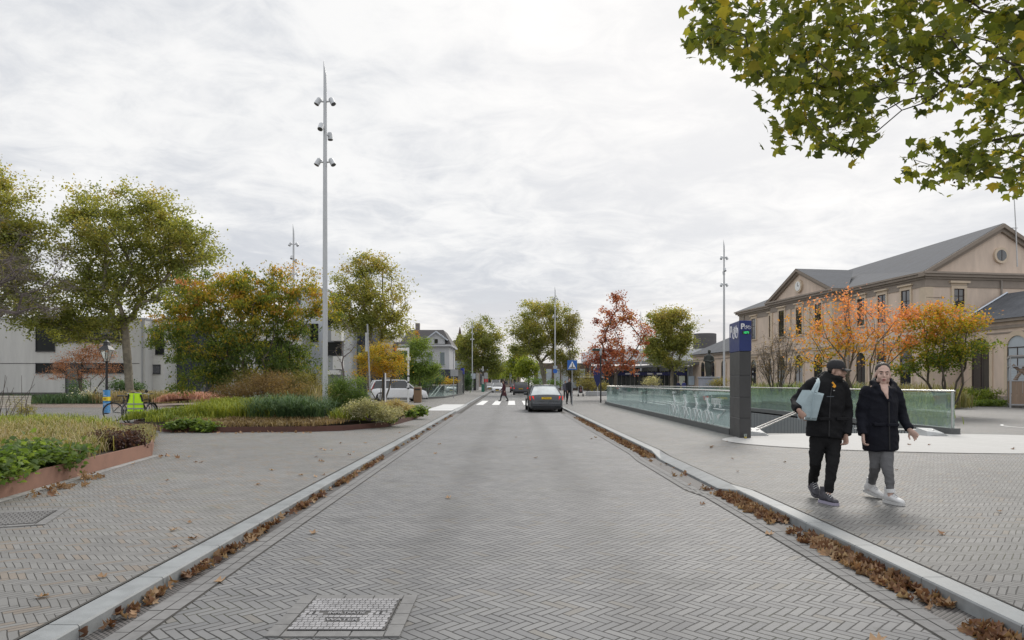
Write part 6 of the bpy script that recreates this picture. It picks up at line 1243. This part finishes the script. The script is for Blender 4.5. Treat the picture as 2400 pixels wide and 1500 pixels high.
for a in [i/8 for i in range(9)]: th = (a-.5)*1.9; e = Vector(hc)+f*(.085*math.cos(th))+s*(.078*math.sin(th)); t_ = hc+f*(.085+.085*math.cos(th*.95))+s*(.074*math.sin(th)); rings.append([e+u*.030, t_+u*(.018-.02*abs(th)), t_+u*(.012-.02*abs(th)), e+u*.020])
MB().loft(rings).build('brim', mat('cap_black', (.016, .016, .019)), cap, True)
mb = MB(); ell(mb, hc-f*.03+u*.005, HB, (.078, .078, .055)); mb.build('hair', DKH, man, True)
# tote bag held under the arm
bag = thing('tote_bag', 'pale grey blue tote bag hanging under the arm of the person in the cap', 'bag', (bx_, Yb, .06))
TB = cloth('bag_cloth', (.34, .42, .445), .7, 5, .9, .10)
q0 = [J(300, 372, -.24), J(440, 406, -.25), J(405, 520, -.27), J(368, 655, -.28), J(262, 648, -.26), J(232, 500, -.22), J(262, 440, -.22)]
q1 = [p+Vector((-.03, .12, .0)) for p in q0]; mid = [(a+b)/2+Vector((0, 0, 0)) for a, b in zip(q0, q1)]
cen = sum(q0, Vector())/7; front = [p+(cen-p)*.18+Vector((0, -.035, 0)) for p in q0]
MB().loft([front, q0, mid, q1]).build('bag_body', TB, bag, True)
MB().tube([J(330, 390, -.265), J(362, 330, -.22), J(383, 290, -.13), J(372, 262, -.03), J(355, 300, .10), J(330, 400, .02)], [(.018, .004)]*6, 6, side=(1, 0, 0)).build('handle', TB, bag, True)
MB().tube([J(365, 395, -.265), J(385, 330, -.20), J(390, 290, -.13), J(380, 262, -.03), J(366, 300, .10)], [(.016, .004)]*5, 6, side=(1, 0, 0)).build('handle', TB, bag, True)
MB().tube([J(352, 395, -.296), J(335, 520, -.312), J(318, 640, -.31)], [(.006, .003)]*3, 6, side=(1, 0, 0)).build('seam', mat('bag_seam', (.30, .38, .41), .8), bag)
mb = MB(); mb.b(J(362, 428, 0).x, J(425, 428, 0).x, -.302, -.294, J(0, 434, -.29).z, J(0, 428, -.29).z); mb.build('print', mat('bag_print', (.10, .12, .14), .8), bag)
# ---- woman
J, bx_ = JJ(2080, Yb); wo = thing('person', 'bare headed person in dark navy parka, grey leggings and white sneakers walking beside the other', 'person', (bx_, Yb, .06))
NJ = cloth('navy_parka', (.008, .0088, .015), .82, 7, .9); GL = cloth('grey_leggings', (.135, .135, .14), .8, 9, .6)
HB = basis(R(-20), R(-2), R(-3)); hc = J(984, 222, -.03)
mb = MB(); head(mb, hc, HB, 1.07); mb.tube([hc-Vector((0, 0, .06)), J(988, 320, .0), J(985, 370, .02)], [(.060, .058), (.060, .058), (.11, .09)], 12, side=cs)
mb.tube([J(985, 345, .0), J(975, 420, .0), J(965, 600, .0), J(962, 880, .0)], [(.15, .08), (.17, .12), (.16, .11), (.16, .12)], 14, side=cs)
mb.tube([J(988, 322, -.065), J(1000, 365, -.125), J(1014, 410, -.158), J(1030, 455, -.168)], [(.055, .03), (.045, .03), (.026, .02), (.008, .01)], 12, side=cs)
for a in ([J(835, 380, 0), J(790, 590, .03), J(800, 775, -.08)], [J(1105, 395, 0), J(1160, 600, .02), J(1225, 735, -.12)]): mb.tube(a, [.05, .045, .030], 10)
for a in ([J(925, 880, 0), J(915, 1085, -.02), J(878, 1240, .22), J(870, 1300, .23)], [J(1005, 900, 0), J(1022, 1090, -.18), J(1053, 1290, -.24), J(1058, 1360, -.25)]): mb.tube(a, [.072, .040, .034, .036], 10)
hand(mb, J(800, 792, -.085), (.03, -.05, -1), (.9, -.25, 0), [.6, .62, .66, .7], -1); hand(mb, J(1234, 742, -.13), (.55, -.35, -.70), (-.5, -.6, -.3), [.55, .6, .7, .8], 1)
remesh(mb, 'body', SKINW, wo, .0055, 3, .4); facebits(hc, HB, wo, 1.07)
mb = MB()
mb.tube([J(962, 935, 0), J(962, 915, 0), J(960, 820, 0), J(956, 700, 0), J(958, 600, 0), J(963, 500, 0), J(966, 420, 0), J(968, 375, .01), J(970, 340, .03)],
        [(.195, .14), (.212, .155), (.215, .16), (.212, .16), (.205, .155), (.20, .155), (.195, .145), (.165, .12), (.10, .08)], 20, side=cs)
mb.tube([J(862, 365, 0), J(835, 390, 0), J(805, 480, .01), J(785, 590, .03), J(788, 690, -.03), J(798, 785, -.09)], [.085, .084, .074, .070, .062, .055], 14)
mb.tube([J(1075, 375, 0), J(1105, 405, 0), J(1135, 500, .01), J(1160, 600, .02), J(1192, 670, -.05), J(1232, 738, -.13)], [.082, .080, .072, .066, .060, .052], 14)
mb.tube([J(1040, 480, -.158), J(985, 410, -.135), J(935, 345, -.07), J(890, 308, .03), J(920, 290, .11), J(985, 282, .13), J(1050, 290, .10), J(1082, 325, .02), J(1078, 375, -.07), J(1050, 440, -.145)], [.020, .032, .042, .045, .05, .055, .05, .042, .036, .022], 10)
wrinkle(remesh(mb, 'parka', NJ, wo, .010, 4), .013, 5, 10, 7.)
MB().tube([J(1040, 480, -.168), J(1042, 600, -.170), J(1045, 760, -.168), J(1048, 925, -.165)], [(.007, .0025)]*4, 6, side=cs).build('zip_flap', mat('zip_black', (.013, .013, .015)), wo)
mb = MB(); [mb.b(J(zx, zy, 0).x-.07, J(zx, zy, 0).x+.07, -.172, -.12, J(zx, zy, -.16).z-.02, J(zx, zy, -.16).z+.02, bev=.008) for zx, zy in ((890, 690), (1010, 695))]; mb.build('pocket_flaps', NJ, wo)
mb = MB(); mb.tube([J(962, 850, 0), J(962, 930, 0)], [(.17, .12), (.14, .10)], 16, side=cs)
mb.tube([J(930, 890, 0), J(924, 980, -.01), J(912, 1080, -.02), J(896, 1160, .10), J(880, 1235, .21)], [.098, .084, .064, .055, .045], 14)
mb.tube([J(1000, 900, 0), J(1012, 1000, -.09), J(1024, 1090, -.18), J(1042, 1190, -.215), J(1055, 1290, -.24)], [.098, .086, .066, .056, .045], 14)
wrinkle(remesh(mb, 'leggings', GL, wo, .009, 4), .008, 8, 14, 5.)
MB().tube([J(880, 1228, .20), J(874, 1262, .22)], [.05, .05], 12).build('sock', WSh, wo, True); MB().tube([J(1054, 1285, -.24), J(1058, 1320, -.245)], [.05, .05], 12).build('sock', WSh, wo, True)
fz = J(1060, 1405, -.25); shoe(wo, (fz.x, -.22, 0), (.28, -.96, 0), 0, WSh, mat('sole_pale', (.55, .55, .54), .6), mat('lace_grey', (.45, .45, .46), .6)); fz = J(862, 1320, .25); shoe(wo, (fz.x, .26, .01), (.28, -.96, 0), .18, WSh, mat('sole_pale', (.55, .55, .54)), mat('lace_grey', (.45, .45, .46)))
f, s, u = HB; mb = MB(); ell(mb, hc-f*.028+u*.056, HB, (.103, .088, .088)); ell(mb, hc-f*.040-u*.01, HB, (.080, .087, .080)); ell(mb, hc-f*.05-s*.02+u*.128, HB, (.038, .042, .030)); remesh(mb, 'hair', DKH, wo, .008, 3)

# ---- more distant people
def walker(label, px, Y, z0, H, face, stride, coat, trs, skin=SKIN, coat_len=.5, hairm=DKH, arms=(.15, -.15), hood=None, vox=.02, sx=1., group=None):
    """face: azimuth like basis(); stride: half step length; coat_len: hem height as part of H"""
    o = thing('person', label, 'person', (X(px, Y), Y, z0), 0, group); f, s, u = basis(face); k2 = H/1.75; P = lambda a, b, z: f*a*k2+s*b*k2*sx+u*z*k2
    mb = MB(); head(mb, P(.02, 0, 1.635), (f, s, u), k2); mb.tube([P(0, 0, 1.58), P(-.01, 0, 1.42)], .06*k2, 10); mb.tube([P(0, 0, 1.45), P(0, 0, 1.2), P(0, 0, .95)], [(.14*k2, .09*k2), (.14*k2, .10*k2), (.15*k2, .11*k2)], 12, side=s)
    for q, sw in ((-1, arms[0]), (1, arms[1])): mb.tube([P(0, q*.19, 1.40), P(sw*.5-.03, q*.23, 1.12), P(sw+.05, q*.21, .88)], [.05*k2, .042*k2, .03*k2], 8); hand(mb, P(sw+.06, q*.21, .86), P(.15, 0, -1), P(.2, -q, 0), .5, q, k2)
    for q in (-1, 1): mb.tube([P(0, q*.09, .92), P(q*stride*.55+.04, q*.09, .50), P(q*stride-.03, q*.09, .10)], [.08*k2, .055*k2, .04*k2], 8)
    remesh(mb, 'body', skin, o, .010, 2)
    mb = MB(); hem = coat_len*1.75; fl = 1+.25*max(0, .9-hem); mb.tube([P(0, 0, 1.50), P(0, 0, 1.43), P(0, 0, 1.25), P(0, 0, 1.0), P(.0, 0, hem)], [(.08*k2, .08*k2), (.19*k2, .11*k2), (.20*k2, .13*k2), (.20*k2, .14*k2), (.21*k2*fl, .15*k2*fl+abs(stride)*.25*(hem < .7))], 16, side=s)
    for q, sw in ((-1, arms[0]), (1, arms[1])): mb.tube([P(0, q*.18, 1.41), P(sw*.5-.03, q*.23, 1.12), P(sw+.04, q*.21, .90)], [.075*k2, .062*k2, .050*k2], 8)
    remesh(mb, 'coat', coat, o, vox, 2)
    mb = MB(); mb.tube([P(0, 0, 1.0), P(0, 0, .85)], [(.15*k2, .11*k2)]*2, 12, side=s)
    for q in (-1, 1): mb.tube([P(0, q*.085, .93), P(q*stride*.55+.04, q*.09, .50), P(q*stride-.03, q*.09, .11)], [.095*k2, .072*k2, .055*k2], 8)
    remesh(mb, 'trousers', trs, o, .014, 2)
    for q in (-1, 1): mb = MB(); ell(mb, P(q*stride+.03, q*.09, .05), (f, s, u), (.13*k2, .045*k2, .05*k2)); mb.build('shoe', DARK, o, True)
    mb = MB(); ell(mb, P(-.0, 0, 1.675), (f, s, u), (.10*k2, .083*k2, .09*k2)); 
    if hood: ell(mb, P(-.03, 0, 1.60), (f, s, u), (.095*k2, .088*k2, .13*k2))
    mb.build('scarf' if hood else 'hair', hood or hairm, o, True); return o
MAR = cloth('maroon_coat', (.060, .022, .028), .85, 6, .5); BC = mat('black_cloth', (.013, .013, .015), .85)
walker('person in a long dark maroon coat and headscarf striding over the zebra crossing', 1181, 57.5, .006, 1.74, R(-80), .34, MAR, BC, coat_len=.26, hood=mat('dark_scarf', (.02, .012, .014), .9), arms=(.2, -.1))
walker('person dressed in black walking beside the blue crossing sign', 1334, 46.5, .06, 1.78, R(15), .22, BC, BC, coat_len=.52, arms=(.2, .05))
walker('person in a grey coat with dark trousers behind the one in black', 1325, 60, .06, 1.66, R(5), .15, cloth('grey_coat', (.09, .09, .11), .85, 6, .4), BC, coat_len=.46)
walker('person in a dark blue jacket under the canopy left of the poster', 1590, 86, .06, 1.72, R(10), .1, mat('dark_blue_cloth', (.02, .025, .07), .85), BC, coat_len=.5)
walker('person in a blue jacket seen from behind under the canopy', 1603, 84, .06, 1.75, R(170), .15, mat('blue_cloth', (.05, .06, .22), .85), BC, coat_len=.5)
walker('person in dark clothes seen through the left end of the glass balustrade', 1463, 58, .06, 1.3, R(180), .1, mat('dark_blue_cloth', (.02, .025, .07)), BC, coat_len=.5)
# pushchair with a child
o = thing('pushchair', 'black pushchair with a bundled child right of the crossing sign', 'pushchair', (X(1361, 74), 74, .06)); mb = MB()
for a in (-.26, .26): MB().lathe([(.09, -.03), (.13, -.03), (.13, .03), (.09, .03)], (a, -.35, .13), 14, 'X').build('wheel', TYRE, o); MB().lathe([(.09, -.03), (.15, -.03), (.15, .03), (.09, .03)], (a, .35, .15), 14, 'X').build('wheel', TYRE, o); mb.tube([(a, -.35, .13), (a, .0, .5), (a*.9, .5, 1.05)], .02, 6); mb.tube([(a, .35, .15), (a, 0, .5)], .02, 6)
mb.tube([(-.24, .5, 1.05), (.24, .5, 1.05)], .02, 6); mb.build('frame', GRY, o); mb = MB(); mb.tube([(0, -.25, .45), (0, .1, .45), (0, .25, .95)], [(.2, .1), (.22, .14), (.2, .08)], 10, side=(1, 0, 0)); mb.build('seat', BC, o, True)
mb = MB(); rings = [[(.22*math.cos(a), .0+.3*math.sin(t)*math.sin(a)+.2, .85+.35*math.cos(t)*math.sin(a)) for a in [i*math.pi/6 for i in range(7)]] for t in (-1, -.5, 0, .5)]; mb.loft(rings, cap=False); mb.build('hood', BC, o, True)
mb = MB(); mb.sphere((0, -.02, .88), (.09, .09, .11)); mb.tube([(0, 0, .8), (0, -.1, .5)], [(.1, .08), (.13, .09)], 10, side=(1, 0, 0)); mb.build('child', mat('child_coat', (.15, .08, .08), .8), o, True)

# ================================================================ bicycles
def bicycle(label, loc, rz, col, steer=0., lean=0., group='bicycles parked by the island'):
    o = thing('bicycle', label, 'bicycle', loc, rz, group); o.rotation_euler = (0, lean, rz); wr = .345; w0, w1 = -.55, .55
    for y, nm in ((w0, 'wheel'), (w1, 'wheel')):
        pts_ = [(0, y+wr*math.cos(t), wr+wr*math.sin(t)) for t in [i*math.pi/16 for i in range(32)]]; w = MB().tube(pts_, .019, 8, closed=True, cap=False).build(nm, TYRE, o, True)
        mb = MB(); mb.tube([(0, y+(wr-.03)*math.cos(t), wr+(wr-.03)*math.sin(t)) for t in [i*math.pi/16 for i in range(32)]], .009, 5, closed=True, cap=False); [mb.tube([(0, y, wr), (0, y+(wr-.03)*math.cos(t), wr+(wr-.03)*math.sin(t))], .0022, 3) for t in [i*math.pi/9 for i in range(18)]]; mb.tube([(-.05, y, wr), (.05, y, wr)], .022, 8); mb.build('rim', RIM, w)
        MB().tube([(0, y+(wr+.035)*math.cos(t), wr+(wr+.035)*math.sin(t)) for t in [(.15+i*.13)*math.pi if y < 0 else (.1+i*.11)*math.pi for i in range(7)]], [(.03, .004)]*7, 6, side=(1, 0, 0)).build('mudguard', BLK, o, True)
    bb = (0, -.05, .28); sc = (0, -.22, .78); hd = (0, .38, .86); hl = (0, .42, .68); mb = MB()
    for a, b_, r_ in ((bb, sc, .018), (bb, hl, .020), (sc, hd, .017), (hd, hl, .02)): mb.tube([a, b_], r_, 8)
    for q in (-1, 1): mb.tube([(q*.03, -.05, .28), (q*.06, w0, wr)], .010, 6); mb.tube([(q*.02, -.2, .74), (q*.06, w0, wr)], .009, 6); mb.tube([hl, (q*.055, .45, .66), (q*.055, w1, wr)], .012, 6)
    mb.build('frame', col, o, True); MB().tube([sc, (0, -.25, .93)], .013, 6).build('seat_post', RIM, o); MB().tube([(0, -.40, .955), (0, -.30, .965), (0, -.12, .955)], [(.085, .03), (.07, .028), (.02, .018)], 10, side=(1, 0, 0)).build('saddle', BLK, o, True)
    mb = MB(); mb.tube([hd, (0, .33, 1.02)], .014, 6); mb.tube([(-.30, .12, 1.06), (-.28, .26, 1.06), (0, .36, 1.03), (.28, .26, 1.06), (.30, .12, 1.06)], .012, 6); mb.build('handlebar', RIM, o, True); [MB().tube([(q*.30, .12, 1.06), (q*.302, .02, 1.055)], .018, 8).build('grip', BLK, o) for q in (-1, 1)]
    mb = MB(); [mb.tube([(q*.06, -.80, .76), (q*.06, -.30, .76)], .008, 5) for q in (-1, 1)]; [mb.tube([(-.06, y, .76), (.06, y, .76)], .006, 5) for y in (-.8, -.63, -.46, -.3)]; [mb.tube([(q*.06, -.62, .76), (q*.06, w0, wr)], .006, 5) for q in (-1, 1)]; mb.build('rack', BLK, o)
    mb = MB(); mb.lathe([(.095, -.005), (.095, .005)], (.05, -.05, .28), 16, 'X'); mb.tube([(.07, -.05, .28), (.07, .08, .18)], .010, 5); mb.tube([(-.07, -.05, .28), (-.07, -.18, .38)], .010, 5); mb.box((.12, .08, .175), (.09, .06, .02)); mb.box((-.12, -.18, .385), (.09, .06, .02)); mb.build('cranks', RIM, o); return o
bicycle('black bicycle seen from the side with its rear wheel at the left', (X(301, 26)+.05, 26.0, .06), R(-72), BLK, lean=.05)
bb_ = bicycle('black bicycle seen end on with the yellow safety vest over it', (X(318, 24.6), 25.0, .06), R(-6), BLK, lean=.03)
bicycle('dark bicycle seen end on between the two other bicycles', (X(297, 24.8), 25.3, .06), R(4), mat('frame_silver', (.3, .31, .32), .35, .6), lean=-.04)
o = thing('safety_vest', 'bright yellow safety vest with grey stripes draped over a bicycle', 'vest', (X(320, 24.2), 24.15, .06)); HV = mat('hi_vis', (.50, .80, .02), .7, var=.08, scale=6, bump=.3, emit=(.4, .8, .02, .06))
rings = []
for z, w, d in ((.44, .27, .09), (.60, .28, .10), (.80, .26, .10), (.92, .19, .09), (1.02, .22, .08), (1.08, .20, .07)): rings.append([(w*math.sin(t), -d*math.cos(t)*1.0-.02+.02*math.sin(t*5), z) for t in [(-1+i/8)*1.5 for i in range(17)]]+[(w*.93*math.sin(t), -d*.8*math.cos(t), z) for t in [(1-i/8)*1.5 for i in range(17)]])
MB().loft(rings).build('vest_body', HV, o, True); rf = mat('reflective', (.30, .32, .28), .4)
mb = MB()
for z in (.52, .68): mb.loft([[(.288*math.sin(t), -.112*math.cos(t)-.02+.02*math.sin(t*5), zz) for t in [(-1+i/8)*1.45 for i in range(17)]]+[(.27*math.sin(t), -.09*math.cos(t), zz) for t in [(1-i/8)*1.45 for i in range(17)]] for zz in (z, z+.05)])
mb.build('reflective_bands', rf, o); mb = MB(); [mb.tube([(q*.20, -.075, 1.04), (q*.245, -.06, .92), (q*.27, -.06, .78)], [(.035, .012)]*3, 6, side=(1, 0, 0)) for q in (-1, 1)]; mb.build('arm_holes', BLK, o); MB().b(-.01, .01, -.135, -.118, .44, 1.05).build('zip', rf, o)
o = thing('handlebar_mirror', 'round black mirror sticking up beside the safety vest', 'mirror', (X(343, 25), 25, 1.20)); MB().tube([(-.2, 0, -.12), (-.08, 0, -.05), (0, 0, 0)], .010, 6).build('stalk', BLK, o); MB().lathe([(.055, -.015), (.055, .015)], (0, 0, 0), 16, 'Y').build('mirror', BLK, o)

# the roadway lies 3 cm below the datum the kerbs were measured from
for ob in list(bpy.data.objects):
    if ob.parent: continue
    nm = ob.name.split('.')[0]; x_, y_ = ob.location.x, ob.location.y; lb = ob.get('label', '')
    if nm in ('road', 'gutter_left', 'gutter_right', 'joint_bed_left', 'joint_bed_right', 'edge_rows_left', 'edge_rows_right', 'zebra_crossing') or (nm == 'leaf_litter' and 'gutter' in lb) or (nm == 'fallen_leaf' and 'roadway' in lb) or (nm in ('car', 'manhole_cover') and -2.4 < x_ < 2.8 and ob.location.z < .03) or 'zebra' in lb:
        ob.location.z -= .03
